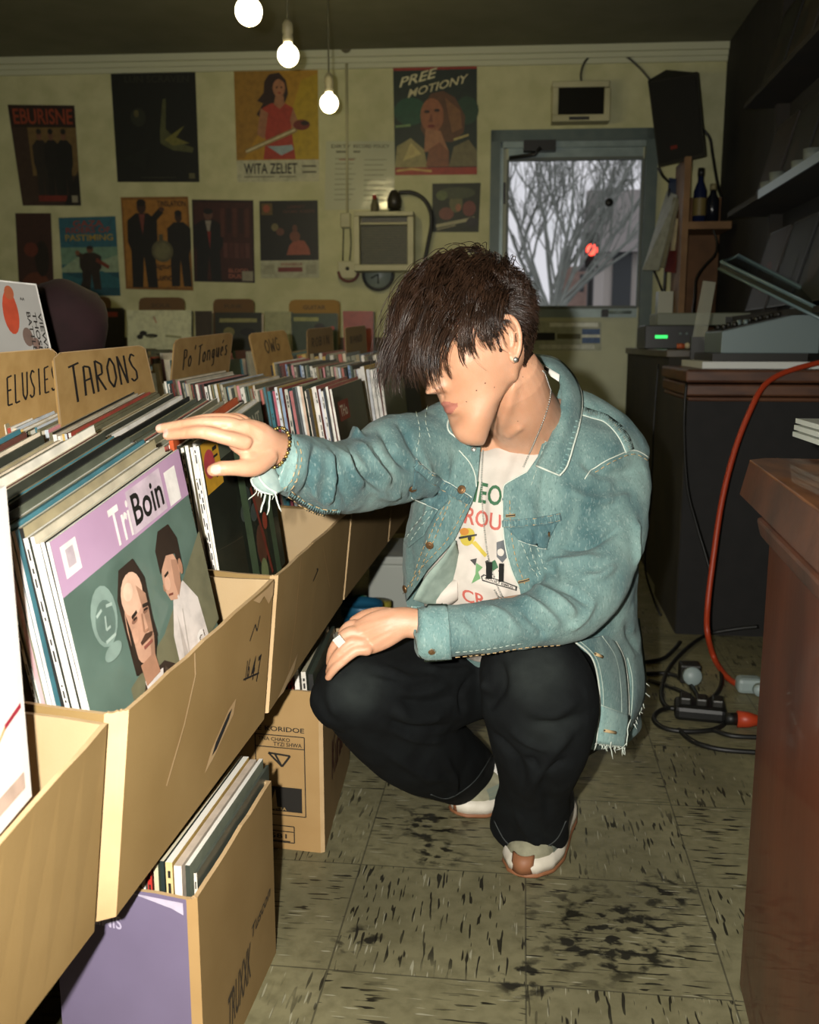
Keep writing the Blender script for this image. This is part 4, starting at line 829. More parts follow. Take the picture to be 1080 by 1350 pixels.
mb = wbox(726,114,801,122,.10,crm); wbox(726,157,801,166,.10,crm,.002,mb); wbox(726,122,734,157,.10,crm,.002,mb); wbox(793,122,801,157,.10,crm,.002,mb); wbox(734,122,793,157,.05,dk,0,mb); mb.build('frame', tv, bevel=.005); wbox(734,121.5,793.5,158,.094,mat('screen_dark','#15140F',.15)).build('screen', tv); wbox(748,160,774,164,.006,dk,.10).build('control_bar', tv)
wcable([(768,114),(766,98),(771,82),(782,71),(800,67),(822,72),(842,88),(858,106)], .006, mat('cable_grey','#3A3A30',.6), 'speaker_wire', 'thin wire looping from the monitor up to the loudspeaker', .02)
# loudspeaker hung in the corner
sp_ = empty('loudspeaker', P(892, 215, 4.9), 'black loudspeaker tilted over the top right of the door', 'loudspeaker')
sk = mat('speaker_black', '#161611', .7, '#1D1D17', 60.)
fq = [P(868,221,4.75), P(931,206,4.55), P(921,94,4.62), P(853,106,4.82)]; bk_ = [P(878,214,5.0), P(926,204,4.9), P(921,96,4.86), P(878,91,4.93)]
mb = MB(); mb.hexa([fq[0], fq[1], bk_[1], bk_[0], fq[3], fq[2], bk_[2], bk_[3]], sk); mb.build('cabinet', sp_, bevel=.008)
mp = bil(fq); nr = (fq[1]-fq[0]).cross(fq[3]-fq[0]).normalized(); nr = nr if nr.dot(C0-fq[0]) > 0 else -nr
mb = MB(); a = Art(mb, mp, nr, .004); a.rect(.05,.04,.95,.96, mat('speaker_grille','#121210',.9)); mb.build('speaker_grille', sp_); mb = MB(); a = Art(mb, mp, nr, .006); a.rect(.32,.16,.46,.20,F('#6E2018')); mb.build('red_badge', sp_)
mb = MB(); mb.tube([P(900,150,4.92), at_wall(P(905,150,5.2).x, P(905,150,5.2).z, .012)], .018, dk, 8); mb.build('bracket', sp_)
mb = MB(); mb.tube([P(x,y,d) for x,y,d in crv([(926,170,5.0),(936,182,5.0),(940,205,5.0),(944,230,4.98),(948,250,4.95),(952,262,4.9)])], .008, dk, 8); mb.build('speaker_cable', None, 'black cable hanging from the loudspeaker down to the bottles', 'cable')
mb = MB(); mb.tube([P(x,y,d) for x,y,d in crv([(868,221,4.78),(874,232,4.8),(882,240,4.9),(888,246,5.0)])], .007, dk, 8); mb.build('speaker_cable', None, 'short black cable curling under the loudspeaker', 'cable')
# ================================================================== BOXES AND THINGS ON THE FLOOR
def floor_crate(label, nr_px, fr_px, nl, h, name='cardboard_box', dep=None, **k):
    NR = PZ(*nr_px, 0) if len(nr_px) == 2 else P(*nr_px); FR = PZ(*fr_px, 0); NR.z = FR.z = 0; e = (FR-NR); nlv = nl
    NL = NR + nlv; FL = FR + nlv; b = [NL, NR, FR, FL]; t = [p + Vector((0,0,h)) for p in b]
    return crate(name, label, t, b, .006, **k)
plN = P(257, 1190, 1.165); plN.z = 0; plF = PZ(364, 1256, 0)
purp = floor_crate('purple fronted cardboard record box on the floor below the display row', (257,1190,1.165), (364,1256), Vector((-.205,.04,0)), .297, nearm=purple, ch=.016, chm=kraft_lt)
r, T, B = purp
mpn = bil([B[0], B[1], T[1], T[0]]); nn = (B[1]-B[0]).cross(Vector((0,0,1))).normalized(); nn = nn if nn.dot(C0-B[0]) > 0 else -nn
mb = MB(); a = Art(mb, mpn, nn, .0012); a.text('VIZIMIS', .18,.80,.52,.86,F('#B9AFC6')); a.rect(.22,.875,.44,.89,F('#A79CB6')); a.poly([(.6,.985),(.98,.985),(.98,.93),(.9,.95)],F('#C0B6C8')); mb.build('front_print', r)
def pside(a, mb, mp, nr): a.text('TRUXXK', .28,.12,.60,.30,mat('faded_ink','#3E3222',.8),.3,.06); a.text('Tuscon', .62,.36,.92,.42,MATS['faded_ink'],.3,.04); a.text('RA', .14,-.0+.02,.26,.16,F('#7A3426'),.3)
wall_art(r, T, B, pside, 'side_print')
eP = (plF-plN).normalized(); uP = Vector((0,0,1))
for i, (o, zz, t, c, s, lb) in enumerate(((.010,.325,.004,'#4A5048','#D8D2C4','dark plastic covered record nearest the box wall in the purple fronted box'),(.019,.335,.006,'#7E8472','#3A4038','grey green record second from the box wall in the purple fronted box'),(.030,.333,.010,'#C9B9A8','#E8DCD2','thick pale record in the middle of the purple fronted box'),(.042,.337,.009,'#B89A5A','#D8C08A','tan edged record beside the thick pale one in the purple fronted box'),(.053,.338,.005,'#2A3430','#24302E','black spined record in the purple fronted box'),(.061,.336,.006,'#55604E','#C8C2A2','olive record next to the red spine in the purple fronted box'),(.070,.333,.006,'#6A3A30','#B8322A','red spined record in the purple fronted box'),(.079,.330,.005,'#8A8A78','#ECE6DE','white spined record farthest under the display row'))):
    TLp = plN - (plF-plN).normalized().cross(Vector((0,0,1)))*o + eP*.035; TLp.z = zz - .012
    put_record(TLp, eP, uP, t, rn, lb, None, spine=F(s), cov=F(c,.35), marks=(0 if i % 3 else 5), h=.29, w=.315)
pbx = floor_crate('printed kraft cardboard record box on the floor under the bent knee', (428,1125), (461,1004), Vector((-.34,.03,0)), .325, ch=.010, nearm=kraft_lt)
r, T, B = pbx
mpn = bil([B[0], B[1], T[1], T[0]]); nn = (B[1]-B[0]).cross(Vector((0,0,1))).normalized(); nn = nn if nn.dot(C0-B[0]) > 0 else -nn
mb = MB(); a = Art(mb, mpn, nn, .0012); K = printed
a.text('AUIGTAMIE KORIDOE', .38,.745,.915,.775,K); 
for pts in ([(.62,.72),(.915,.72),(.915,.22),(.62,.22),(.62,.72)], [(.62,.645),(.915,.645)]): a.line(pts,.006,K)
a.text('TNA CHAKO', .64,.685,.83,.708,K); a.text('TYZI SHWA', .73,.655,.90,.680,K); a.rect(.62,.245,.895,.40,K); a.poly([(.70,.26),(.745,.26),(.735,.385)],F('#A98A58')); a.text('CULTRA', .68,.252,.80,.272,F('#A98A58')); a.line([(.70,.61),(.83,.60),(.78,.53),(.70,.61)],.012,K); a.line([(.74,.605),(.78,.53)],.012,K)
for pts in ([(.62,.155),(.845,.155),(.845,.05),(.62,.05),(.62,.155)],[(.62,.12),(.845,.12)]): a.line(pts,.006,K)
a.text('581', .70,.075,.80,.105,K); a.rect(.68,.055,.82,.062,K); mb.build('front_print', r)
wall_art(r, T, B, lambda a, mb, mp, nr: a.text('Kurator', .25,.30,.85,.55,F('#5A2A1C'),.2), 'side_print')
eQ = (T[3]-T[2]).normalized(); NRq = B[1]
for i, (o, c, s, lb) in enumerate(((.016,'#4A5248','#20201E','dark record at the outer wall of the printed floor box'),(.030,'#6A7264','#DAD4C8','white spined record second from the outer wall of the printed floor box'),(.044,'#B8B2A2','#F0EAE0','cream record in the middle of the printed floor box'),(.057,'#7A4038','#A8342C','red spined record in the printed floor box'),(.070,'#8A8E7C','#4A6A5A','green spined record in the printed floor box'),(.083,'#A09A88','#E0DACE','pale record toward the display row in the printed floor box'),(.096,'#4A4A42','#1E1E1C','black record toward the display row in the printed floor box'),(.108,'#C08078','#D85A5A','pink record farthest under the display row in the printed floor box'))):
    TLp = NRq + Vector((-o,.03,0)); TLp.z = .350 + .004*(i % 3)
    put_record(TLp, eQ, (Vector((-.06,0,1))).normalized(), .009, rn, lb, None, spine=F(s), cov=F(c,.3), marks=(3 if i in (1,3) else 0), h=.31, w=.312)
# tubs behind
bl = empty('blue_tub', PZ(478, 1010, 0).xy.to_3d() if False else Vector((P(477,805,2.75).x, P(477,805,2.75).y, 0)), 'blue lidded tub standing behind the printed floor box', 'tub')
bb = Vector(bl.location); zt2 = P(477,793,2.75).z; r0 = 27*mpp(2.75); bluem = mat('tub_blue','#1F5A78',.4)
mb = MB(); mb.lathe(bb, [(.002,.001),(r0*.84,.001),(r0*.9,zt2-.03),(r0*.9,zt2-.03)], bluem, 28); mb.build('tub', bl); mb = MB(); mb.lathe(bb+Vector((0,0,zt2-.035)), [(.002,0),(r0*1.02,0),(r0*1.04,.03),(r0*.98,.035),(r0*.94,.018),(.002,.016)], bluem, 28); mb.build('lid', bl)
gb = empty('spray_bottle', Vector((P(474,790,3.0).x, P(474,790,3.0).y, 0)), 'green capped bottle behind the blue tub', 'bottle'); zz = P(474,784,3.0).z; mb = MB(); mb.lathe(Vector(gb.location), [(.002,0),(.035,0),(.035,zz-.08),(.02,zz-.05)], mat('bottle_white','#9AA08C',.4), 16); mb.build('bottle_body', gb); mb = MB(); mb.lathe(Vector(gb.location)+Vector((0,0,zz-.05)), [(.002,0),(.024,0),(.024,.045),(.002,.05)], mat('cap_green','#1F7A4A',.4), 16); mb.build('cap', gb)
yb = empty('yellow_jar', Vector((P(497,800,2.95).x, P(497,800,2.95).y, 0)), 'jar with a dull yellow lid beside the blue tub', 'jar'); zz = P(497,792,2.95).z; mb = MB(); mb.lathe(Vector(yb.location), [(.002,0),(.042,0),(.042,zz-.03)], mat('jar_glass','#8A8E74',.2), 16); mb.build('jar_body', yb); mb = MB(); mb.lathe(Vector(yb.location)+Vector((0,0,zz-.03)), [(.002,0),(.045,0),(.045,.03),(.002,.032)], mat('lid_yellow','#A0953A',.5), 16); mb.build('lid', yb)
wb = empty('storage_box', Vector((P(503,800,3.25).x, P(503,800,3.25).y, 0)), 'plain white storage box standing behind the tubs', 'box'); a0 = P(486,790,3.2); zz = P(500,731,3.2).z; whb = mat('white_plastic','#B9BDB4',.5)
mb = MB(); mb.slab((a0.x,a0.y,0),(.24,.02,0),(-.02,.3,0),(0,0,zz-.03),whb); mb.build('box_body', wb, bevel=.006); mb = MB(); mb.slab((a0.x-.006,a0.y-.006,zz-.03),(.252,.02,0),(-.02,.312,0),(0,0,.03),whb); mb.build('lid', wb, bevel=.006)
# ================================================================== REAR COUNTER AND ITS EQUIPMENT
cw = mat('counter_wood', '#5E3A22', .5, '#442818', 9., stretch=(1,1,4), coat=.2); cb_ = mat('counter_black', '#11100F', .8, '#171514', 20.); cs = mat('counter_side', '#2A2514', .8, '#1E1A0F', 6.); tone = mat('silver_grey', '#6E7C7C', .45, metal=.3)
ctz = .886; cA = P(905, 487, 3.05); cA.z = ctz
yb_ = 3.72
rc = empty('sales_counter', Vector((.77, 3.4, 0)), 'black counter with a moulded wooden top behind the crouching person', 'counter')
xr = XR - .03
mb = MB(); mb.slab((cA.x+.012, cA.y+.02, 0), (xr-cA.x-.012,0,0), (0,yb_-cA.y-.02,0), (0,0,ctz-.10), cb_); mb.slab((cA.x+.010, cA.y+.03, 0), (.004,0,0), (0,yb_-cA.y-.04,0), (0,0,ctz-.10), cs); mb.build('carcass', rc)
mb = MB(); mb.slab((cA.x, cA.y, ctz-.042), (xr-cA.x,0,0), (0,yb_-cA.y,0), (0,0,.042), cw); mb.build('counter_top', rc, bevel=.008)
mb = MB(); mb.slab((cA.x+.006, cA.y+.008, ctz-.085), (xr-cA.x-.006,0,0), (0,yb_-cA.y-.01,0), (0,0,.038), cw); mb.slab((cA.x+.012, cA.y+.014, ctz-.102), (xr-cA.x-.012,0,0), (0,yb_-cA.y-.02,0), (0,0,.014), cw); mb.build('moulding', rc, bevel=.006)
rk = empty('rear_cabinet', Vector((.78, 4.35, 0)), 'taller dark cabinet between the counter and the back wall', 'cabinet')
kA = P(866, 462, 3.95); kz = .945; kf = P(828, 458, 5.0)
mb = MB(); mb.hexa([Vector((kA.x,3.75,0)),Vector((xr,3.75,0)),Vector((xr,kf.y,0)),Vector((kf.x,kf.y,0)),Vector((kA.x,3.75,kz-.03)),Vector((xr,3.75,kz-.03)),Vector((xr,kf.y,kz-.03)),Vector((kf.x,kf.y,kz-.03))], cs); mb.build('carcass', rk)
mb = MB(); o = .012; mb.hexa([Vector((kA.x-o,3.74,kz-.03)),Vector((xr,3.74,kz-.03)),Vector((xr,kf.y,kz-.03)),Vector((kf.x-o,kf.y,kz-.03)),Vector((kA.x-o,3.74,kz)),Vector((xr,3.74,kz)),Vector((xr,kf.y,kz)),Vector((kf.x-o,kf.y,kz))], mat('cabinet_top','#4E4636',.4,'#3A3226',8.)); mb.build('cabinet_top', rk, bevel=.004)
# white board under the mixer
b0 = P(926, 484, 3.13)
bd = MB(); bd.slab((b0.x, b0.y, ctz+.001), (xr-.02-b0.x, 0, 0), (0, .42, 0), (0,0,.022), mat('white_board','#C9CBC4',.5)); bd.build('white_board', None, 'thin white board lying on the counter under the mixer', 'board')
# mixer: dark base, wedge shaped grey side, knobs
mx = empty('audio_mixer', Vector((.85, b0.y+.2, ctz+.023)), 'grey wedge shaped console with black knobs and a dark lid propped open', 'mixer')
m0 = P(946, 460, 3.22); mz = ctz+.0235
mb = MB(); mb.slab((m0.x-.03, b0.y+.03, mz), (xr-.04-m0.x, 0, 0), (0, .34, 0), (0,0,.026), dk); mb.build('base', mx)
zl = P(946, 437, 3.22).z; zr_ = P(1080, 408, 3.22).z; x1 = xr-.03; y0 = b0.y+.05
mb = MB(); mb.hexa([Vector((m0.x,y0,mz+.026)),Vector((x1,y0,mz+.026)),Vector((x1,y0+.30,mz+.026)),Vector((m0.x,y0+.30,mz+.026)),Vector((m0.x,y0,zl)),Vector((x1,y0,zr_)),Vector((x1,y0+.30,zr_)),Vector((m0.x,y0+.30,zl))], tone); mb.build('housing', mx, bevel=.003)
mb = MB(); mb.hexa([Vector((m0.x+.004,y0+.008,zl-.002)),Vector((x1,y0+.008,zr_-.002)),Vector((x1,y0+.29,zr_-.002)),Vector((m0.x+.004,y0+.29,zl-.002)),Vector((m0.x+.004,y0+.008,zl+.004)),Vector((x1,y0+.008,zr_+.004)),Vector((x1,y0+.29,zr_+.004)),Vector((m0.x+.004,y0+.29,zl+.004))], dk); mb.build('panel', mx)
for k in range(9):
    t = (k+.5)/9; x = m0.x + (x1-m0.x)*t; z = zl + (zr_-zl)*t
    for yy in (.06, .16): mb = MB(); mb.lathe((x, y0+yy, z+.003), [(.001,0),(.009,0),(.008,.016),(.001,.017)], tone if (k+int(yy*50)) % 5 == 0 else dk, 10); mb.build('knob', mx)
# its lid propped open at the right end
lidm = mat('lid_smoke', '#161C1C', .25, coat=.4); lide = mat('lid_edge', '#5E7274', .35)
q = [P(951,346,3.22), P(973,337,3.48), P(1090,397,3.05), P(1090,413,2.83)]
nn = (q[1]-q[0]).cross(q[3]-q[0]).normalized(); nn = nn if nn.z > 0 else -nn; q[2] = PL(1090, 397, q[0], nn)
mb = MB(); mb.poly(q, .022, nn, lidm); mb.build('lid', mx); mb = MB(); mb.tube([v+nn*.002 for v in q], .006, lide, 6, True, True); mb.tube([q[0]-nn*.022, q[3]-nn*.022], .005, lide, 6); mb.build('lid_edge', mx)
mb = MB(); hg = lerp(q[3], q[2], .5); mb.tube([hg - nn*.01, Vector((x1-.01, y0+.15, zr_-.01))], .012, dk, 8); mb.build('hinge', mx)
# amplifier with green display
def cz(px, py, d): p = P(px, py, d); return p
am = empty('receiver', Vector((.62, 4.2, kz)), 'black receiver with a small green display on the rear cabinet', 'receiver')
a0 = P(850, 452, 4.15); a1 = P(916, 452, 4.15); zt3 = P(850, 429, 4.15).z
mb = MB(); mb.slab((a0.x,a0.y,kz),(a1.x-a0.x,0,0),(0,.3,0),(0,0,zt3-kz),mat('receiver_black','#12120F',.35)); mb.build('housing', am, bevel=.003)
g0 = P(863.5,446,4.149); g1 = P(879.5,442,4.149); mb = MB(); mb.slab((g0.x,a0.y-.003,g0.z),(g1.x-g0.x,0,0),(0,.004,0),(0,0,g1.z-g0.z),mat('green_display','#2EDB62',.4,emit=1.6)); mb.build('display', am)
mb = MB(); 
for x in (896,904): p = P(x,440,4.149); mb.lathe((p.x,a0.y,p.z),[(.001,0),(.007,0),(.006,.012),(.001,.012)],tone,10,(0,-1,0))
mb.build('knob', am)
tp_ = empty('cassette_deck', Vector((.68, 4.3, zt3)), 'flat grey deck lying on top of the black receiver', 'deck')
d0 = P(866,428,4.22); d1 = P(986,428,4.22); mb = MB(); mb.slab((d0.x,d0.y,zt3+.001),(d1.x-d0.x,.0,0),(0,.26,0),(0,0,P(866,413,4.22).z-zt3),mat('deck_grey','#6B705F',.5)); mb.build('housing', tp_, bevel=.004)
mb = MB(); mb.slab((P(955,426,4.21).x,d0.y-.002,zt3+.008),(.03,0,0),(0,.004,0),(0,0,.03),dk); mb.build('panel', tp_)
jn = empty('audio_plug', P(905,447,3.95), 'small orange and cream plug beside the receiver', 'plug'); pz = kz+.012; p0 = P(893,446,3.9); mb = MB(); mb.tube([(p0.x,p0.y,pz),(p0.x+.03,p0.y,pz)], .011, mat('plug_orange','#A8502A',.5), 10); mb.build('plug_sleeve', jn); mb = MB(); mb.ball((p0.x+.042,p0.y,pz+.002), .013, mat('plug_cream','#B4A884',.5), 10); mb.build('plug_tip', jn)
# clear acrylic stand
st = empty('acrylic_stand', P(921,447,3.5), 'clear scratched plastic panel leaning on the counter', 'stand')
q = [P(913,444,3.52), P(931,447,3.50), P(944,372,3.66), P(927,370,3.68)]; nn = (q[1]-q[0]).cross(q[3]-q[0]).normalized(); nn = nn if nn.dot(C0-q[0]) > 0 else -nn
acr = mat('acrylic', '#C8CCBE', .1, alpha=.32, coat=.6); mb = MB(); mb.poly(q, .004, nn, acr); mb.build('panel', st); mb = MB(); mb.slab((q[0].x-.02, q[0].y-.05, ctz+.001),(.09,0,0),(0,.12,0),(0,0,.02),dk); mb.slab((q[0].x-.004,q[0].y-.01,ctz+.02),(.05,0,0),(0,.03,0),(0,0,q[0].z-ctz-.02),dk); mb.build('base', st)
# ---------------------------------------------------------------- shelf in the corner
shw = mat('shelf_wood', '#7A5A36', .65, '#664826', 9.); shd = mat('shelf_back', '#6B4A2C', .8, '#52381F', 7.)
cu = empty('corner_shelf', Vector((.85, 5.0, kz)), 'brown wooden shelf unit in the corner right of the door', 'shelf')
pt = P(908,214,4.75); pb_ = P(893,420,4.75)
mb = MB(); mb.hexa([Vector((pb_.x,pb_.y-.015,kz)),Vector((pb_.x+.03,pb_.y-.015,kz)),Vector((pb_.x+.03,pb_.y+.28,kz)),Vector((pb_.x,pb_.y+.28,kz)),Vector((pb_.x,pb_.y-.015,pt.z)),Vector((pb_.x+.03,pb_.y-.015,pt.z)),Vector((pb_.x+.03,pb_.y+.28,pt.z)),Vector((pb_.x,pb_.y+.28,pt.z))], shw); mb.build('side_board', cu)
mb = MB(); mb.slab((pb_.x+.03,pb_.y+.28,kz),(xr-pb_.x-.03,0,0),(0,.015,0),(0,0,pt.z-kz-.15),shd); mb.build('back_board', cu)
zs_ = P(940,297,4.8).z
mb = MB(); mb.slab((pb_.x+.03,pb_.y-.01,zs_-.035),(xr-pb_.x-.03,0,0),(0,.29,0),(0,0,.035),shw); mb.build('shelf_board', cu)
def bottle(px, wpx, pyt, label, m, capm, d=4.85, neck=.45, band=None):
    p = P(px, 297, d); z0 = zs_; h = P(px, pyt, d).z - z0; r = wpx*mpp(d)/2; b = Vector((p.x, p.y, z0)); e = empty('bottle', b, label, 'bottle')
    mb = MB(); mb.lathe(b, [(.002,0),(r,0),(r,h*.6),(r*neck,h*.78),(r*neck,h*.86)], m, 16); mb.build('bottle_body', e); mb = MB(); mb.lathe(b+Vector((0,0,h*.86)), [(.002,0),(r*neck*1.15,0),(r*neck*1.1,h*.14),(.002,h*.14)], capm, 14); mb.build('cap', e)
    if band: mb = MB(); mb.lathe(b+Vector((0,0,h*.18)), [(r*1.01,0),(r*1.01,h*.3)], band, 16, cap=False); mb.build('paper_label', e)
bottle(921,17,224,'tall dark blue bottle next to the shelf side board',mat('blue_bottle','#1C2440',.2),dk,band=mat('label_gold','#7A6A3A',.5)); bottle(938,17,244,'short dark bottle with a cream cap in the middle of the shelf',mat('dark_bottle','#181A22',.2),mat('cap_cream','#8A8058',.5),d=4.83); bottle(972,18,238,'bottle with pink and teal bands at the right of the shelf',mat('teal_bottle','#2E423E',.25),mat('cap_blue','#4A5E66',.4),band=mat('label_pink','#5E3A38',.5))
mb = MB(); mb.tube([P(x,y,d) for x,y,d in crv([(938,296,4.72),(945,318,4.72),(943,335,4.7),(928,352,4.68),(918,368,4.66),(916,392,4.62),(912,425,4.5)])], .006, dk, 6); mb.build('shelf_cable', None, 'thin black cable drooping from the bottle shelf', 'cable')
# rack of papers beside the door
rk2 = empty('magazine_rack', P(872,400,4.9), 'narrow rack of papers between the door and the shelf', 'rack')
def sheet(q, m, nm='paper', th=.006):
    q = [P(*a) for a in q]; nn = (q[1]-q[0]).cross(q[3]-q[0]).normalized(); nn = nn if nn.dot(C0-q[0]) > 0 else -nn; mb = MB(); mb.poly(q, th, nn, m); mb.build(nm, rk2)
sheet([(847,356,4.9),(868,356,4.8),(893,257,4.8),(879,252,4.95)], flat('#8E9084')); sheet([(868,352,4.82),(876,352,4.78),(896,262,4.78),(888,260,4.82)], flat('#74715E')); sheet([(876,358,4.86),(890,360,4.8),(897,280,4.8),(884,278,4.86)], flat('#5E1F1A')); sheet([(884,330,4.8),(890,330,4.78),(894,288,4.78),(888,288,4.8)], flat('#A89C7E')); sheet([(880,258,4.9),(893,258,4.86),(894,236,4.86),(882,234,4.9)], flat('#26324E'))
mb = MB(); p0 = P(868,392,4.88); mb.slab((p0.x,p0.y,kz),(.075,0,0),(0,.10,0),(0,0,P(868,384,4.88).z-kz),mat('rack_metal','#8A8A7A',.4,metal=.4)); mb.build('tray', rk2); mb = MB(); mb.tube([P(862,356,4.9), P(874,386,4.9)], .006, dk, 6); mb.tube([(p0.x+.04,p0.y+.10,kz),(p0.x+.05,p0.y+.12,1.75)], .008, dk, 8); mb.build('upright', rk2)
# ================================================================== RIGHT WALL SHELVES
rw = empty('wall_shelving', Vector((XR-.12, 2.9, 0)), 'dark shelving of records along the right wall', 'shelving')
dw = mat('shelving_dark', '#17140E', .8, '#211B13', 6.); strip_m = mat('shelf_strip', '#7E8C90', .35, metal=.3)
s0 = PX(1002,253,XR-.20); 
sz = s0.z
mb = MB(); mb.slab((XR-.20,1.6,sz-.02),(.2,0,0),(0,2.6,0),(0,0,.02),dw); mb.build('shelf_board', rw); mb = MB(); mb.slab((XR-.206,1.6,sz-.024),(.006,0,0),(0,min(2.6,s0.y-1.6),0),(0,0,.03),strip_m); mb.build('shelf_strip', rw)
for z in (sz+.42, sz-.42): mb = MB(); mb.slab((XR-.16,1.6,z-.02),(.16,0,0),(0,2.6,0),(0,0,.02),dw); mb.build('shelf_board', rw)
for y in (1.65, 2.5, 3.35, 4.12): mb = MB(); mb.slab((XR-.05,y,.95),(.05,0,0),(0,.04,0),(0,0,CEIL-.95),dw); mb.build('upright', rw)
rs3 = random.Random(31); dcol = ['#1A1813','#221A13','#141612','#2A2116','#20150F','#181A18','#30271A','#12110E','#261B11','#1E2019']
tn = ['nearest','second','third','fourth','fifth','sixth','seventh','eighth','ninth']
for row, z in enumerate((sz-.40, sz, sz+.42)):
    for k in range(7):
        y = 1.72 + .345*k; q = [Vector((XR-.13,y,z+.001)),Vector((XR-.13,y+.30,z+.001)),Vector((XR-.05,y+.30,z+.30)),Vector((XR-.05,y,z+.30))]
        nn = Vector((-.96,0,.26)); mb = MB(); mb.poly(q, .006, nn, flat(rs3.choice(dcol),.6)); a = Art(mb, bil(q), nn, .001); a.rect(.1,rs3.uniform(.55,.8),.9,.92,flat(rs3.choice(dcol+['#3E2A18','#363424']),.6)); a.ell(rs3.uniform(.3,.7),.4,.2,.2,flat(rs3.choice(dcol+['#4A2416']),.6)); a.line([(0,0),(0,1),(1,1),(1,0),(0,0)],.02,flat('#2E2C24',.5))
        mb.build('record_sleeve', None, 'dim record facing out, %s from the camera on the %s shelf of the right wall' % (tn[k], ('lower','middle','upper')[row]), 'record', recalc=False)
for k, (px, py) in enumerate(((1012,243),(1024,237),(1054,218),(1070,208))):
    p = PX(px, py+6, XR-.17); e = Vector((XR-.17, p.y, sz+.001)); h = .035+.012*(k % 2); mb = MB(); mb.lathe(e, [(.002,0),(.022,0),(.027,h),(.024,h),(.019,.006),(.002,.005)], mat('cup_white','#5E645E',.6), 16); mb.build('cup', None, ('white cup farthest along the light edged shelf','white cup second from the far end of the light edged shelf','white cup third from the far end of the light edged shelf','white cup nearest the camera on the light edged shelf')[k], 'cup', 'cups on the right wall shelf')
# ================================================================== FOREGROUND DESK
dwood = mat('desk_wood', '#5E301C', .42, '#3A1C10', 7., stretch=(1,1,.35), bump=.15, bscale=40, coat=.25, contrast=(.3,.7)); dtop = mat('desk_top', '#80502A', .45, '#553018', 9., stretch=(3,1,1), bump=.15, bscale=30, coat=.2); dedg = mat('desk_edge', '#5A3320', .5, '#3A2216', 8., bump=.3, bscale=30)
dz = .79; e0 = PZ(984,603,dz); e1 = PZ(1080,672,dz); de = (e1-e0).normalized(); dn = Vector((-de.y, de.x, 0)); dn = dn if dn.x < 0 else -dn
din = -dn
dk_ = empty('wooden_desk', (e0+e1)/2 - Vector((0,0,dz)) + din*.2, 'worn reddish brown wooden desk corner at the right edge', 'desk')
far = e0; near = e0 + de*1.15; c1 = far + din*.035 - de*.0
T_ = [far + de*.03, near, near + din*.60, far + din*.60, far + din*.03]
mb = MB(); t = .056; mb.poly([v for v in T_], .004, (0,0,1), dtop)
lo_ = [v - Vector((0,0,t)) + dn*.012 if i < 2 else v - Vector((0,0,t)) - de*.012 for i, v in enumerate(T_)]
n = len(T_); vs = [v-Vector((0,0,.003)) for v in T_] + lo_; mb.add(vs, [(i,(i+1)%n,n+(i+1)%n,n+i) for i in range(n)], dedg); mb.add(lo_, [tuple(range(n))], dedg); mb.build('desk_top', dk_, bevel=.004)
mb = MB(); ins = .030; m_ = [far + de*.20 + din*ins, near + din*ins, near + din*.58, far + de*.20 + din*.58]
mb.hexa([v - Vector((0,0,t+.035)) for v in m_] + [v - Vector((0,0,t)) for v in m_], dedg); mb.build('moulding', dk_, bevel=.008)
pf = P(1012,742,1.345); off = (pf - far).dot(din); al = (pf - far).dot(de)
q = [far + de*al + din*off, near + din*off, near + din*.56, far + de*al + din*.56]
q = [Vector((v.x,v.y,0)) for v in q]; mb = MB(); mb.hexa(q + [v + Vector((0,0,dz-t-.004)) for v in q], dwood); mb.build('side_panel', dk_, bevel=.005)
mb = MB(); h_ = Vector((0,0,dz-t-.004-.03)); mb.hexa([v + h_ + (dn*.012 if i < 2 else din*0) for i, v in enumerate(q)] + [v + h_ + Vector((0,0,.03)) + (dn*.02 if i < 2 else din*0) for i, v in enumerate(q)], dedg); mb.build('moulding', dk_, bevel=.006)
pp = empty('paper_stack', PZ(1075,596,dz), 'white card stack overhanging a black block on the wooden desk', 'cards'); a0 = P(1046,572,1.66)
bb0 = far + de*.10 + din*.16
mb = MB(); mb.slab(Vector((bb0.x,bb0.y,dz+.001)), de*.14, din*.25, (0,0,.022), dk); mb.build('block', pp)
mb = MB(); 
for k in range(3): o = P(1044+k*2, 588-9*k, 1.62); mb.slab(Vector((o.x, o.y, dz+.024+.011*k)), de*.30 + din*.02, din*.30, (0,0,.008), mat('card_white','#C9CDC2',.5))
mb.build('cards', pp)
# ================================================================== CABLES ON THE FLOOR
blk = mat('cable_black', '#0E0E0C', .5); org = mat('cable_orange', '#A83A1C', .45); gry = mat('plug_grey', '#8C9A98', .45)
def fl(px, py, z=.008): return PZ(px, py, z)
pts = [P(1085,477,3.02),P(1060,483,3.0),P(1030,493,2.98),P(1008,508,2.96),P(992,535,2.94),P(970,590,2.93),P(952,660,2.92),P(940,740,2.91),P(933,800,2.90),P(933,835,2.87),fl(942,868,.02),fl(958,892,.010),fl(976,904,.010),fl(992,908,.010)]
mb = MB(); mb.tube([Vector(v) for v in crv(pts, 6)], .0085, org, 10); mb.build('extension_cord', None, 'orange extension cord hanging off the counter down to the floor', 'cord')
def cable(pts, label, r=.0065, m=blk): mb = MB(); mb.tube([Vector(v) for v in crv(pts, 6)], r, m, 8); mb.build('power_cable', None, label, 'cable')
cable([P(905,505,3.03),P(902,560,3.03),P(906,640,3.0),P(918,690,2.97),P(930,730,2.95),P(936,752,2.94)], 'thin black cable hanging down the corner of the counter', .004)
cable([P(868,480,3.35),P(862,560,3.35),P(858,660,3.33),P(850,740,3.3),P(862,790,3.28),P(872,812,3.26)], 'thin black cable hanging down the olive side of the counter', .004)
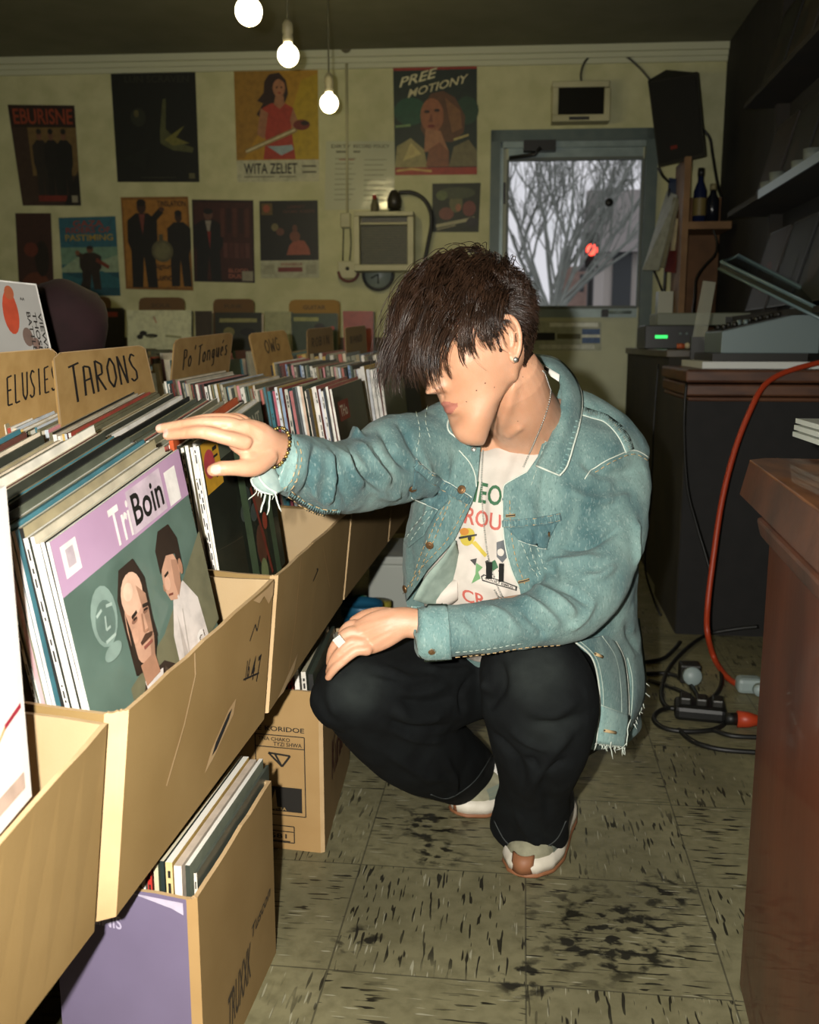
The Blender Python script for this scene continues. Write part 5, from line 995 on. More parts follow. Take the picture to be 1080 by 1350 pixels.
cable([fl(1000,826,.05),fl(965,830,.03),fl(930,838),fl(900,860),fl(880,885),fl(872,912),fl(877,930),fl(895,934),fl(925,928),fl(945,915),fl(952,898),fl(950,880)], 'black cable in a tall loop before the counter')
cable([fl(850,873),fl(875,868),fl(890,855),fl(897,846,.02)], 'black cable running from the torn hem to the counter')
cable([fl(850,888),fl(880,888),fl(905,897),fl(918,915),fl(925,928)], 'second black cable running from the torn hem to the coil')
cable([fl(855,897),fl(885,906),fl(910,918),fl(920,930)], 'third black cable under the other two near the torn hem')
cable([fl(905,932),fl(875,935),fl(862,946),fl(872,958),fl(900,964),fl(940,962),fl(958,950),fl(952,934),fl(935,926)], 'black cable coiled around the power strip')
cable([fl(895,962),fl(915,978),fl(950,988),fl(1000,992)], 'black cable sweeping right from the power strip')
cable([fl(940,962),fl(965,970),fl(1000,972)], 'short black cable between the coil and the desk')
ps = empty('power_strip', fl(922,955,0), 'black power strip lying in the coil of cables', 'power strip'); p = fl(924,950,0); M_ = Matrix.Rotation(R(-8),3,'Z')
mb = MB(); mb.box(p+Vector((0,.02,.022)), (.13,.09,.04), blk, M_); mb.build('housing', ps, bevel=.012); 
for k in range(3): mb = MB(); mb.box(p+M_@Vector((-.04+.04*k,.015,.0))+Vector((0,.0,.050)), (.03,.045,.022), dk, M_); mb.build('plug', ps, bevel=.005)
ad = empty('power_adapter', fl(911,905,0), 'round grey adapter standing at the foot of the counter', 'adapter'); p = fl(911,903,0); mb = MB(); mb.lathe(p+Vector((0,0,.028)), [(.001,0),(.026,0),(.027,.02),(.024,.026),(.001,.027)], gry, 20, (0,-1,.25)); mb.build('face', ad); mb = MB(); mb.box(p+Vector((.0,.03,.028)), (.06,.05,.056), dk); mb.build('housing', ad, bevel=.006)
ad2 = empty('wall_plug', fl(990,918,0), 'grey plug cluster beside the desk panel', 'plug'); p = fl(987,912,0); mb = MB(); mb.box(p+Vector((0,.0,.022)), (.07,.05,.044), gry); mb.build('housing', ad2, bevel=.012); mb = MB(); mb.lathe(p+Vector((.02,-.03,.02)), [(.001,0),(.018,0),(.016,.02),(.001,.02)], gry, 14, (0,-1,0)); mb.build('plug', ad2)
op = empty('orange_plug', fl(985,955,0), 'orange plug head on the floor by the desk panel', 'plug'); p = fl(972,948,.022); p2 = fl(1002,950,.022); mb = MB(); mb.tube([p, lerp(p,p2,.5), p2], [.022,.020,.012], org, 10); mb.build('plug_head', op); mb = MB(); mb.tube([p+Vector((-.03,.0,.0)), p], .016, blk, 10); mb.build('socket', op)
# dark cloth bag standing in for a customer's sleeve and hand
bgm = mat('maroon_cloth', '#2E1618', .9, '#22100F', 12.)
mb = MB(); c = P(82,430,2.35); mb.ball(c, .115, bgm, 28, (.95,.9,1.05))
o_ = []
for v in mb.v:
    q = Vector(v); n_ = noise.noise(q*9)*.018 + noise.noise(q*22)*.007; o_.append(tuple(q + (q-c).normalized()*n_))
mb.v = o_; mb.build('maroon_lump', None, 'dark maroon cloth bag standing in for a sleeve on the records behind the TARONS card', 'lump')
# ================================================================== PERSON
def npa(v): return np.array([tuple(a) for a in v], float)
def loft_rings(rings, n=28, caps=(1, 1), ex=2.0):
    """rings: (centre, a, b) with half-axis vectors -> closed mesh with rounded ends"""
    rings = list(rings)
    def cap(r0, r1, sgn):
        c, a, b = r0; t = (c - r1[0]).normalized(); h = min(a.length, b.length)*sgn; out = []
        for k in (1, 2, 3):
            an = math.pi/2*k/3.3; out.append((c + t*h*math.sin(an), a*math.cos(an), b*math.cos(an)))
        return out
    full = rings
    if caps[0]: full = cap(rings[0], rings[1], caps[0])[::-1] + full
    if caps[1]: full = full + cap(rings[-1], rings[-2], caps[1])
    vs = []; fs = []
    for c, a, b in full:
        for k in range(n):
            th = 2*math.pi*k/n; x, y = math.cos(th), math.sin(th)
            if ex != 2.0: x = math.copysign(abs(x)**(2/ex), x); y = math.copysign(abs(y)**(2/ex), y)
            vs.append(c + a*x + b*y)
    for i in range(len(full)-1):
        for k in range(n): fs.append((i*n+k, i*n+(k+1) % n, (i+1)*n+(k+1) % n, (i+1)*n+k))
    fs += [tuple(range(n))[::-1], tuple(range((len(full)-1)*n, len(full)*n))]
    return vs, fs
def spline(pts, sub=5):
    """catmull-rom through tuples"""
    p = np.array(pts, float); out = []
    for i in range(len(p)-1):
        p0, p1, p2, p3 = p[max(i-1,0)], p[i], p[i+1], p[min(i+2,len(p)-1)]
        for k in range(sub):
            t = k/sub; out.append(.5*((2*p1) + (p2-p0)*t + (2*p0-5*p1+4*p2-p3)*t*t + (3*p1-p0-3*p2+p3)*t**3))
    out.append(p[-1]); return np.array(out)
def limb(spec, sub=4, **k):
    """spec rows: px, py, depth, half width in px, half thickness in m"""
    S = spline(spec, sub); C = [P(*r[:3]) for r in S]; rings = []
    for i, r in enumerate(S):
        t = (C[min(i+1, len(C)-1)] - C[max(i-1, 0)]).normalized(); v = (C[i]-C0).normalized()
        a = t.cross(v)
        a = a.normalized(); b = t.cross(a).normalized()
        rings.append((C[i], a*(r[3]*mpp(r[2])), b*r[4]))
    return loft_rings(rings, **k)
def torso(spec, sub=4, tilt=0., **k):
    """horizontal-ish rings: px, py, depth, half width px, half thickness m"""
    S = spline(spec, sub); rings = []
    for r in S:
        c = P(*r[:3]); ax = (RT*math.cos(tilt) + FH*math.sin(tilt)); ay = (FH*math.cos(tilt) - RT*math.sin(tilt))
        rings.append((c, ax*(r[3]*mpp(r[2])), ay*r[4]))
    return loft_rings(rings, **k)
def ballm(c, r, n=20, sc=(1,1,1), M=None):
    mb = MB(); mb.ball((0,0,0), r, None, n, sc); 
    vs = [Vector(c) + (M @ Vector(v) if M is not None else Vector(v)) for v in mb.v]; return vs, mb.f
def tubem(pts, r, n=12):
    mb = MB(); mb.tube(pts, r, None, n); return mb.v, mb.f
def chain(pts, rs, sub=4, n=14):
    """rounded tapered tube through joints"""
    S = spline([tuple(p)+(r,) for p, r in zip(pts, rs)], sub); C = [Vector(s[:3]) for s in S]; prev = None; rings = []
    for i, s in enumerate(S):
        t = (C[min(i+1,len(C)-1)] - C[max(i-1,0)]).normalized()
        a = t.orthogonal() if prev is None else prev - t*prev.dot(t); a.normalize(); prev = a
        rings.append((C[i], a*s[3], t.cross(a)*s[3]))
    return loft_rings(rings, n)
def union(parts, voxel, smooth=2, fac=.5):
    me = bpy.data.meshes.new('tmp'); vs = []; fs = []
    for v, f in parts:
        o = len(vs); vs += [tuple(q) for q in v]; fs += [[o+i for i in g] for g in f]
    me.from_pydata(vs, [], fs)
    bm = bmesh.new(); bm.from_mesh(me); bmesh.ops.recalc_face_normals(bm, faces=bm.faces); bm.to_mesh(me); bm.free()
    o = bpy.data.objects.new('tmp', me); COL.objects.link(o)
    m = o.modifiers.new('r', 'REMESH'); m.mode = 'VOXEL'; m.voxel_size = voxel; m.adaptivity = 0
    if smooth: s = o.modifiers.new('s', 'SMOOTH'); s.factor = fac; s.iterations = smooth
    dg = bpy.context.evaluated_depsgraph_get(); dg.update(); ev = o.evaluated_get(dg); m2 = bpy.data.meshes.new_from_object(ev)
    bpy.data.objects.remove(o); bpy.data.meshes.remove(me)
    return m2
def mesh_np(me):
    n = len(me.vertices); V = np.empty(n*3); me.vertices.foreach_get('co', V); N = np.empty(n*3); me.vertices.foreach_get('normal', N)
    return V.reshape(-1,3), N.reshape(-1,3)
def set_np(me, V): me.vertices.foreach_set('co', V.ravel()); me.update()
def bvh_of(me):
    return BVHTree.FromPolygons([v.co.copy() for v in me.vertices], [tuple(p.vertices) for p in me.polygons])
def cast(bvh, px, py, near=.3):
    d = ray(px, py).normalized(); h = bvh.ray_cast(C0 + d*near, d)
    return (h[0], h[1]) if h[0] is not None else (None, None)
def cast_line(bvh, pts, step=4., off=0.):
    """pixel polyline -> points on a surface"""
    out = []
    for a, b in zip(pts[:-1], pts[1:]):
        n = max(1, int(math.hypot(b[0]-a[0], b[1]-a[1])/step))
        for k in range(n + (1 if b is pts[-1] else 0)):
            t = k/n; h, nn = cast(bvh, a[0]+(b[0]-a[0])*t, a[1]+(b[1]-a[1])*t)
            if h is not None: out.append(h + nn*off)
    # reject jumps
    res = out[:1]
    for p in out[1:]:
        if (p-res[-1]).length < .05: res.append(p)
    return res
def curve_px(pts, sub=6): return [tuple(p) for p in spline(pts, sub)]
def folds(me, specs):
    """specs: (3-D polyline, width, height): soft ridges (+) and creases (-)"""
    V, N = mesh_np(me)
    for pl, w, h in specs:
        if len(pl) < 2: continue
        Q = npa(pl); lo, hi = Q.min(0)-3*w, Q.max(0)+3*w
        idx = np.where(np.all((V > lo) & (V < hi), axis=1))[0]
        if not len(idx): continue
        X = V[idx]; best = np.full(len(idx), 1e9); tt = np.zeros(len(idx)); L = len(Q)-1
        for i in range(L):
            a, b = Q[i], Q[i+1]; d = b-a; t = np.clip(((X-a) @ d)/max(d @ d, 1e-12), 0, 1)
            ds = np.linalg.norm(X-(a+t[:,None]*d), axis=1); m = ds < best; best[m] = ds[m]; tt[m] = (i+t[m])/L
        amp = h*np.exp(-(best/w)**2)*np.clip(np.sin(np.pi*np.clip(tt,.04,.96))*1.6, 0, 1)
        V[idx] = X + N[idx]*amp[:,None]
    set_np(me, V)
def noise_disp(me, amp, sc, seed=0, fn=None):
    V, N = mesh_np(me); out = V.copy()
    for i in range(len(V)):
        p = Vector(V[i])*sc + Vector((seed, seed*.7, 0)); a = noise.noise(p)
        out[i] += N[i]*amp*a
    set_np(me, out)
def obj_from(me, name, mats, parent, smooth=True, label=None):
    me.name = name; me.materials.clear()
    for m in (mats if isinstance(mats, (list, tuple)) else [mats]): me.materials.append(m)
    me.polygons.foreach_set('use_smooth', [smooth]*len(me.polygons)); me.update()
    o = bpy.data.objects.new(name, me); link(o, parent)
    if label: o['label'] = label
    return o
def child_of_body(o): return o
# ---------------------------------------------------------------- materials
def skin_mat():
    m = mat('skin', '#CC9D80', .48, '#BE8A6A', 18., bump=.10, bscale=420, contrast=(.3,.7)); b = m.node_tree.nodes['Principled BSDF']
    b.inputs['Subsurface Weight'].default_value = .12; b.inputs['Subsurface Radius'].default_value = (.012,.004,.002); b.inputs['Subsurface Scale'].default_value = .6
    return m
skin = skin_mat(); lipm = mat('lip_skin', '#AF7262', .42, '#A26456', 60.); browm = mat('brow_hair', '#2A1C14', .6); nailm = mat('nail', '#DCAA98', .25)
def denim_mat(name, c0, c1, c2):
    m = bpy.data.materials.new(name); m.use_nodes = True; MATS[name] = m; nt = m.node_tree; L = nt.links; b = nt.nodes['Principled BSDF']
    tc = nt.nodes.new('ShaderNodeTexCoord')
    def nz(sc, st, det=3., dist=0.):
        q = nt.nodes.new('ShaderNodeMapping'); q.inputs['Scale'].default_value = st; L.new(tc.outputs['Object'], q.inputs[0])
        n = nt.nodes.new('ShaderNodeTexNoise'); n.inputs['Scale'].default_value = sc; n.inputs['Detail'].default_value = det; n.inputs['Distortion'].default_value = dist; L.new(q.outputs[0], n.inputs['Vector']); return n.outputs['Fac']
    def rmp(f, a, c, ca, cb):
        r = nt.nodes.new('ShaderNodeValToRGB'); r.color_ramp.elements[0].position = a; r.color_ramp.elements[1].position = c; r.color_ramp.elements[0].color = (*ca,1); r.color_ramp.elements[1].color = (*cb,1); L.new(f, r.inputs[0]); return r.outputs[0]
    def mx(f, a, c, k=1., mode='MIX'):
        q = nt.nodes.new('ShaderNodeMix'); q.data_type = 'RGBA'; q.blend_type = mode
        s = nt.nodes.new('ShaderNodeMath'); s.operation = 'MULTIPLY'; s.inputs[1].default_value = k; L.new(f, s.inputs[0]); L.new(s.outputs[0], q.inputs['Factor'])
        L.new(a, q.inputs['A']); 
        if isinstance(c, tuple): q.inputs['B'].default_value = (*c,1)
        else: L.new(c, q.inputs['B'])
        return q.outputs['Result']
    big = rmp(nz(14, (1,1,.6), 8, .6), .34, .66, lin(c0), lin(c1))
    cl = nt.nodes.new('ShaderNodeMapRange'); cl.inputs['From Min'].default_value = .56; cl.inputs['From Max'].default_value = .70; L.new(nz(330, (1,1,.3), 3, .3), cl.inputs['Value'])
    c = mx(cl.outputs[0], big, lin(c2), .30)
    cd = nt.nodes.new('ShaderNodeMapRange'); cd.inputs['From Min'].default_value = .55; cd.inputs['From Max'].default_value = .72; L.new(nz(420, (1,1,.4), 2), cd.inputs['Value'])
    c = mx(cd.outputs[0], c, tuple(x*.45 for x in lin(c0)), .42)
    L.new(c, b.inputs['Base Color']); b.inputs['Roughness'].default_value = .85; b.inputs['Specular IOR Level'].default_value = .2; b.inputs['Sheen Weight'].default_value = .1
    w = nt.nodes.new('ShaderNodeTexWave'); w.inputs['Scale'].default_value = 260; w.inputs['Distortion'].default_value = 2.; w.bands_direction = 'DIAGONAL'; L.new(tc.outputs['Object'], w.inputs['Vector'])
    ad = nt.nodes.new('ShaderNodeMath'); ad.operation = 'ADD'; L.new(nz(130, (1,1,.5), 3), ad.inputs[0]); L.new(w.outputs['Fac'], ad.inputs[1])
    bp = nt.nodes.new('ShaderNodeBump'); bp.inputs['Strength'].default_value = .35; bp.inputs['Distance'].default_value = .0012; L.new(ad.outputs[0], bp.inputs['Height']); L.new(bp.outputs[0], b.inputs['Normal'])
    return m
denim = denim_mat('washed_denim', '#466466', '#758F8A', '#AFBEB6'); denim_dk = denim_mat('seam_denim', '#38565C', '#5E7C7C', '#93A9A4'); denim_in = mat('denim_inside', '#87978C', .85, '#77877D', 60.); denim_hem = denim_mat('hem_denim', '#5F8281', '#8BA6A0', '#C2CEC4')
stitch = mat('stitch_thread', '#A9B8AC', .7); stitch_o = mat('stitch_ochre', '#B59A70', .7); fray = mat('frayed_thread', '#C4CCC0', .8); brass = mat('button_brass', '#6E5136', .4, '#8A6A48', 40., metal=.7); steel = mat('steel', '#ADADA6', .42, metal=.85)
tee = mat('tee_cotton', '#C6BDB3', .85, '#BBB2A8', 30., bump=.08, bscale=500)
jean = mat('black_denim', '#0C0E0F', .9, '#121516', 26., bump=.25, bscale=700, spec=.15); jean_f = mat('black_denim_faded', '#2C3638', .85, '#1E2426', 20.)
# ================================================================== BODY PLACEMENT
def cv(x, y, z): return RT*x + UP*y - FW*z                             # camera-oriented vector (z towards the viewer)
hf = cv(-.775, -.47, .42).normalized()                                # facing direction
hu = cv(-.36, .90, .19); hu = (hu - hf*hu.dot(hf)).normalized(); hs = hu.cross(hf).normalized()   # up, his left
if hs.dot(FW) > 0: hs = -hs
HC = P(671, 447, 1.40) - hs*.078
HM = Matrix((hs, hf, hu)).transposed()
def hl_(x, y, z): return HC + hs*x + hf*y + hu*z
ZO = [-.20,-.1235,-.0900,-.0745,-.0685,-.038,0,.03,.08,.1215,.2]; ZN = [-.2105,-.1345,-.0830,-.0625,-.0565,-.0240,.012,.040,.084,.1215,.2]
zmap = lambda z: float(np.interp(z, ZO, ZN))
def head_mesh():
    zs = [.1215,.119,.112,.10,.08,.06,.04,.02,0,-.02,-.04,-.06,-.08,-.10,-.113,-.121,-.1235]
    yF = [.010,.030,.048,.064,.081,.090,.094,.0945,.0885,.0870,.0865,.0865,.0855,.0900,.0870,.074,.062]
    yB = [-.010,-.036,-.058,-.074,-.090,-.098,-.101,-.100,-.095,-.086,-.075,-.050,-.004,.026,.045,.055,.060]
    wd = [.010,.028,.043,.054,.066,.0725,.076,.0770,.0760,.0740,.0700,.0640,.0535,.0370,.0235,.014,.006]
    zz = np.linspace(.1215, -.1235, 90); zr = np.array(zs)[::-1]
    it = lambda a: np.interp(zz, zr, np.array(a)[::-1])
    def sm(a):
        a = a.copy()
        for _ in range(3): a[1:-1] = .25*a[:-2]+.5*a[1:-1]+.25*a[2:]
        return a
    F, B, Wd = sm(it(yF)), sm(it(yB)), sm(it(wd)); n = 96; vs = []; fs = []
    for i, z in enumerate(zz):
        # centre of widest point sits behind the middle of the face
        yc = .0*(z > -.05) if z > -.05 else (F[i]+B[i])/2*min(1, (-.05-z)/.04)
        for k in range(n):
            th = 2*math.pi*k/n; sx, cy = math.sin(th), math.cos(th)
            pf = float(np.interp(z, [-.10, -.03], [.90, .80]))
            x = Wd[i]*math.copysign(abs(sx)**.94, sx)
            y = yc + ((F[i]-yc)*abs(cy)**pf if cy > 0 else -(yc-B[i])*abs(cy)**.92)
            # features on the front
            if cy > 0:
                g = lambda x0, z0, sx_, sz_: math.exp(-((x-x0)/sx_)**2 - ((z-z0)/sz_)**2)
                ax = abs(x)
                # nose: ridge growing towards the tip, cut off below
                if -.060 < z < .030:
                    t = (.022 - z)/.062; t = max(0, min(1, t))
                    h = .003 + .0235*t**1.25; wn = .0075 + .0065*t
                    cut = 1. if z > -.038 else max(0, 1 - (-.038 - z)/.010)
                    top = 1. if z < .014 else max(0, (.030 - z)/.016)
                    y += h*math.exp(-(x/wn)**2)*cut*top
                    y += .0085*math.exp(-((ax-.0125)/.006)**2 - ((z+.036)/.008)**2)
                y -= .0115*(g(.033,.010,.019,.0145)+g(-.033,.010,.019,.0145))
                y += .0065*(g(.033,.006,.0135,.0095)+g(-.033,.006,.0135,.0095))
                y += .0045*(g(.030,.030,.024,.009)+g(-.030,.030,.024,.009))
                y += .0050*(g(.052,-.018,.024,.020)+g(-.052,-.018,.024,.020))
                y += .0065*g(0,-.0625,.019,.0065) + .0070*g(0,-.0745,.017,.0065) - .0035*g(0,-.0685,.017,.0022) - .0035*g(0,-.0845,.018,.006) + .0045*g(0,-.101,.018,.012)
                y -= .0018*g(0,-.052,.0035,.007); y -= .0022*g(0,-.088,.022,.005)
                y -= .002*(g(.036,-.066,.014,.02)+g(-.036,-.066,.014,.02))
            vs.append(hl_(x*1.02, y*1.03 + .006*max(0, min(1, (.03-z)/.08)), zmap(z)))
    for i in range(len(zz)-1):
        for k in range(n): fs.append((i*n+k, i*n+(k+1) % n, (i+1)*n+(k+1) % n, (i+1)*n+k))
    fs += [tuple(range(n)), tuple(range((len(zz)-1)*n, len(zz)*n))[::-1]]
    return vs, fs
def ear(sd):
    X = lambda y, z, o=0.: hl_(sd*(.0765 + o), .010 + y, -.001 + z)
    parts = []
    hel = [(.012,.012,.000),(.010,.026,.006),(-.002,.034,.011),(-.016,.031,.0155),(-.022,.018,.017),(-.021,.002,.016),(-.016,-.012,.013),(-.009,-.023,.009),(.000,-.029,.006)]
    parts.append(chain([X(*h) for h in hel], [.0034,.0042,.0044,.0044,.0043,.004,.004,.0046,.0050], 4, 12))
    an = [(-.003,.022,.008),(-.012,.014,.0105),(-.012,.002,.010),(-.006,-.010,.008)]
    parts.append(chain([X(*h) for h in an], [.0028,.0034,.0036,.003], 4, 10))
    parts.append(chain([X(.009,.002,.003), X(.007,-.006,.0055), X(.003,-.013,.005)], [.003,.0038,.003], 3, 10))
    M = HM
    parts.append(ballm(X(-.001,-.025,.0055), .0078, 14, (.55,1,1.05), M))
    parts.append(ballm(X(-.006,.006,.004), .02, 18, (.24,.80,1.35), M))
    return parts
neck = limb([(672,500,1.50,47,.055),(682,530,1.54,47,.056),(694,556,1.60,50,.060),(700,590,1.66,66,.065)], 5)
# ---------------------------------------------------------------- hands (pixel joints with depth)
def pj(l): return [P(*a) for a in l]
rh = [limb([(400,600,1.36,25,.024),(375,595,1.30,24,.021),(358,590,1.265,23,.018),(338,582,1.238,27,.017),(318,574,1.222,24,.015),(306,568,1.216,17,.012)], 5)]
rh.append(chain(pj([(322,583,1.212),(302,578,1.200),(268.5,570,1.196),(244,571,1.203),(221,574,1.212)]), [.0105,.0098,.0088,.0078,.0066]))     # index
rh.append(chain(pj([(318,566,1.222),(303,559,1.214),(266,558,1.206),(238,561,1.211),(211,565,1.220)]), [.0100,.0098,.0086,.0076,.0064]))       # middle
rh.append(chain(pj([(320,561,1.240),(306,554,1.238),(274,553,1.236),(250,557,1.241),(228,562,1.250)]), [.0095,.0090,.0080,.0070,.0060]))       # ring
rh.append(chain(pj([(325,558,1.260),(313,552,1.262),(290,552,1.264),(272,556,1.268),(257,560,1.275)]), [.0085,.0080,.0070,.0062,.0054]))       # little
rh.append(chain(pj([(352,602,1.250),(334,615,1.226),(308,617,1.206),(292,617.5,1.200),(281,620,1.199)]), [.015,.0135,.0100,.0098,.0082]))      # thumb
rh.append(chain(pj([(345,600,1.245),(326,603,1.222)]), [.013,.010]))
lh = [limb([(575,826,1.49,21,.023),(548,822,1.485,20,.021),(530,821,1.482,21,.019),(505,829,1.482,26,.016),(483,839,1.487,25,.014),(471,845,1.490,19,.012)], 5)]
lh.append(chain(pj([(478,826,1.495),(463,825,1.497),(452,835,1.500),(445,848,1.512),(442,860,1.526)]), [.0105,.0098,.0088,.0078,.0066]))
lh.append(chain(pj([(478,836,1.484),(461,834,1.482),(446,846,1.484),(438,860,1.492),(435,874,1.505)]), [.0105,.0100,.0090,.0080,.0066]))
lh.append(chain(pj([(480,848,1.478),(463,847,1.474),(448,861,1.474),(439,873,1.480),(434,886,1.490)]), [.0100,.0097,.0086,.0076,.0062]))
lh.append(chain(pj([(484,857,1.474),(469,858,1.470),(450,873,1.469),(440,883,1.474),(433,893,1.482)]), [.0092,.0088,.0078,.0070,.0058]))
lh.append(chain(pj([(520,812,1.500),(498,809,1.520),(480,812,1.532),(466,818,1.540)]), [.013,.011,.0095,.007]))
torso_in = torso([(698,575,1.66,85,.075),(690,640,1.68,110,.095),(680,720,1.71,112,.10),(690,800,1.78,110,.105),(725,860,1.90,105,.11)], 4)
arm_r = limb([(590,595,1.65,32,.04),(515,612,1.54,30,.034),(455,628,1.45,28,.030),(400,606,1.36,26,.026)], 4)
arm_l = limb([(790,600,1.68,40,.05),(785,700,1.62,40,.045),(745,800,1.55,36,.04),(660,818,1.50,30,.033),(570,826,1.488,22,.024)], 4)
leg_r = limb([(690,850,1.92,70,.08),(580,880,1.76,60,.065),(480,905,1.62,48,.055),(520,965,1.75,44,.05),(600,1020,1.98,28,.036),(612,1040,2.05,24,.04)], 4)
leg_l = limb([(745,850,1.94,70,.08),(715,870,1.76,62,.065),(698,895,1.60,56,.055),(700,970,1.65,46,.05),(698,1050,1.78,32,.04),(696,1095,1.86,28,.045)], 4)
body_me = union([head_mesh(), neck, torso_in, arm_r, arm_l, leg_r, leg_l] + ear(1) + ear(-1) + rh + lh, .0021, 3, .5)
body_bvh = bvh_of(body_me)
# knuckle creases, tendons and neck muscles
fs_ = []
for a, b, h in (((330,560),(345,585),-.0006),((352,572),(320,556),.0012),((350,585),(322,578),.0012)): fs_.append((cast_line(body_bvh, [a, b], 3), .004, h))
for px_, py_ in ((268,570),(244,571),(266,557),(238,561)): fs_.append((cast_line(body_bvh, [(px_, py_-7), (px_, py_+7)], 2), .0022, -.0007))
for a, b in (((525,812),(468,828)),((522,818),(466,838)),((520,826),(470,850)),((520,834),(476,860))): fs_.append((cast_line(body_bvh, [a, b], 4), .0045, .0016))
for a in ((446,846),(448,861),(450,873)): fs_.append((cast_line(body_bvh, [(a[0]-6,a[1]-5),(a[0]+5,a[1]+5)], 2), .0025, -.0007))
fs_.append((cast_line(body_bvh, [(682,480),(672,530),(655,575)], 4), .010, .006)); fs_.append((cast_line(body_bvh, [(655,545),(652,575)], 4), .007, -.004)); fs_.append((cast_line(body_bvh, [(690,560),(665,578)], 4), .008, .004))
folds(body_me, fs_)
person = obj_from(body_me, 'person', [skin, lipm, browm, nailm], None)
tag(person, 'young person in a blue denim jacket crouching to flick through the record boxes', 'person')
V, N = mesh_np(body_me); Hl = (V - np.array(HC)) @ np.array(HM)
fc = np.array([p.center[:] for p in body_me.polygons]); fh = (fc - np.array(HC)) @ np.array(HM); fz_new = fh[:,2].copy(); fh[:,2] = np.interp(fh[:,2], ZN, ZO)
mi = np.zeros(len(fc), int)
lw = np.clip(1-(np.abs(fh[:,0])/.024)**2, 0, 1)
mi[(fh[:,1] > .075) & (np.abs(fh[:,0]) < .022) & (fh[:,2] < -.0685+.0095*lw) & (fh[:,2] > -.0685-.0105*lw)] = 1
mi[(fh[:,1] > .06) & (np.abs(np.abs(fh[:,0])-.033) < .021) & (np.abs(fh[:,2]-.031+.10*(np.abs(fh[:,0])-.033)**2*20) < .0042)] = 2
mi[(fh[:,1] > .06) & (np.abs(np.abs(fh[:,0])-.033) < .0) & (np.abs(fh[:,2]+.0005) < .0010)] = 2
for (px_, py_, r_) in ((217,571,.0055),(208.5,562.5,.005),(284,619,.007)):
    h, nn = cast(body_bvh, px_, py_)
    if h is not None: mi[np.linalg.norm(fc-np.array(h), axis=1) < r_] = 3
body_me.polygons.foreach_set('material_index', mi.astype(np.int32)); body_me.update()
# ================================================================== JEANS
jr = limb([(660,852,1.92,84,.105),(590,885,1.78,74,.092),(525,912,1.66,70,.088),(470,912,1.585,58,.082),(452,920,1.58,44,.07)], 5)
jr2 = limb([(462,916,1.585,44,.075),(500,945,1.66,58,.08),(545,978,1.76,62,.078),(590,1005,1.90,52,.062),(612,1018,2.01,44,.056),(622,1022,2.06,44,.054)], 5, caps=(1, .15))
jl = limb([(755,852,1.93,85,.105),(735,872,1.80,86,.10),(712,890,1.68,82,.095),(700,905,1.60,72,.085)], 5)
jl2 = limb([(706,888,1.585,70,.072),(712,925,1.60,78,.082),(712,975,1.64,68,.08),(706,1030,1.73,48,.066),(701,1072,1.80,50,.060),(697,1097,1.835,53,.058)], 5, caps=(1, .15))
hips = limb([(700,800,1.90,110,.12),(715,860,1.95,112,.13),(735,930,2.0,90,.12)], 4)
jean_me = union([jr, jr2, jl, jl2, hips, ballm(P(462,915,1.59), .052), ballm(P(708,892,1.60), .07)], .0055, 7, .5)
jb = bvh_of(jean_me)
jf = []
for pl, w, h in (
    ([(515,930),(545,948),(590,940)], .012, .008), ([(505,905),(545,915),(600,900)], .010, .006), ([(500,942),(540,962),(600,958)], .012, -.007), ([(495,880),(540,895),(590,892)], .010, .006), ([(520,915),(560,928),(600,920)], .009, -.006),
    ([(645,900),(622,925),(640,945)], .012, .008), ([(770,915),(730,940),(690,930)], .013, .007), ([(780,940),(740,955),(700,950)], .012, -.006), ([(640,960),(680,1000),(690,1040)], .012, -.007), ([(760,960),(720,1000),(690,1060)], .014, .008), ([(700,990),(720,1040),(725,1090)], .010, -.006),
    ([(500,985),(560,1020),(600,1030)], .012, .006), ([(640,860),(600,862),(550,858)], .012, .006), ([(655,870),(660,905),(640,935)], .012, -.010), ([(585,1000),(600,1030),(595,1055)], .010, .006), ([(680,1070),(700,1105),(715,1110)], .010, .005), ([(440,890),(437,920),(445,945)], .012, .005), ([(485,895),(520,903),(560,896)], .007, .005), ([(510,955),(550,975),(590,975)], .008, .005), ([(620,895),(608,915),(612,940)], .008, -.006), ([(670,960),(705,985),(745,985)], .008, .005), ([(690,1000),(722,1012),(745,1000)], .007, -.005), ([(560,880),(600,885),(640,880)], .008, .005)):
    jf.append((cast_line(jb, curve_px(pl), 4), w*.85, h*1.5))
folds(jean_me, jf); noise_disp(jean_me, .0035, 17, 3)
jeans = obj_from(jean_me, 'jeans', [jean, jean_f], person)
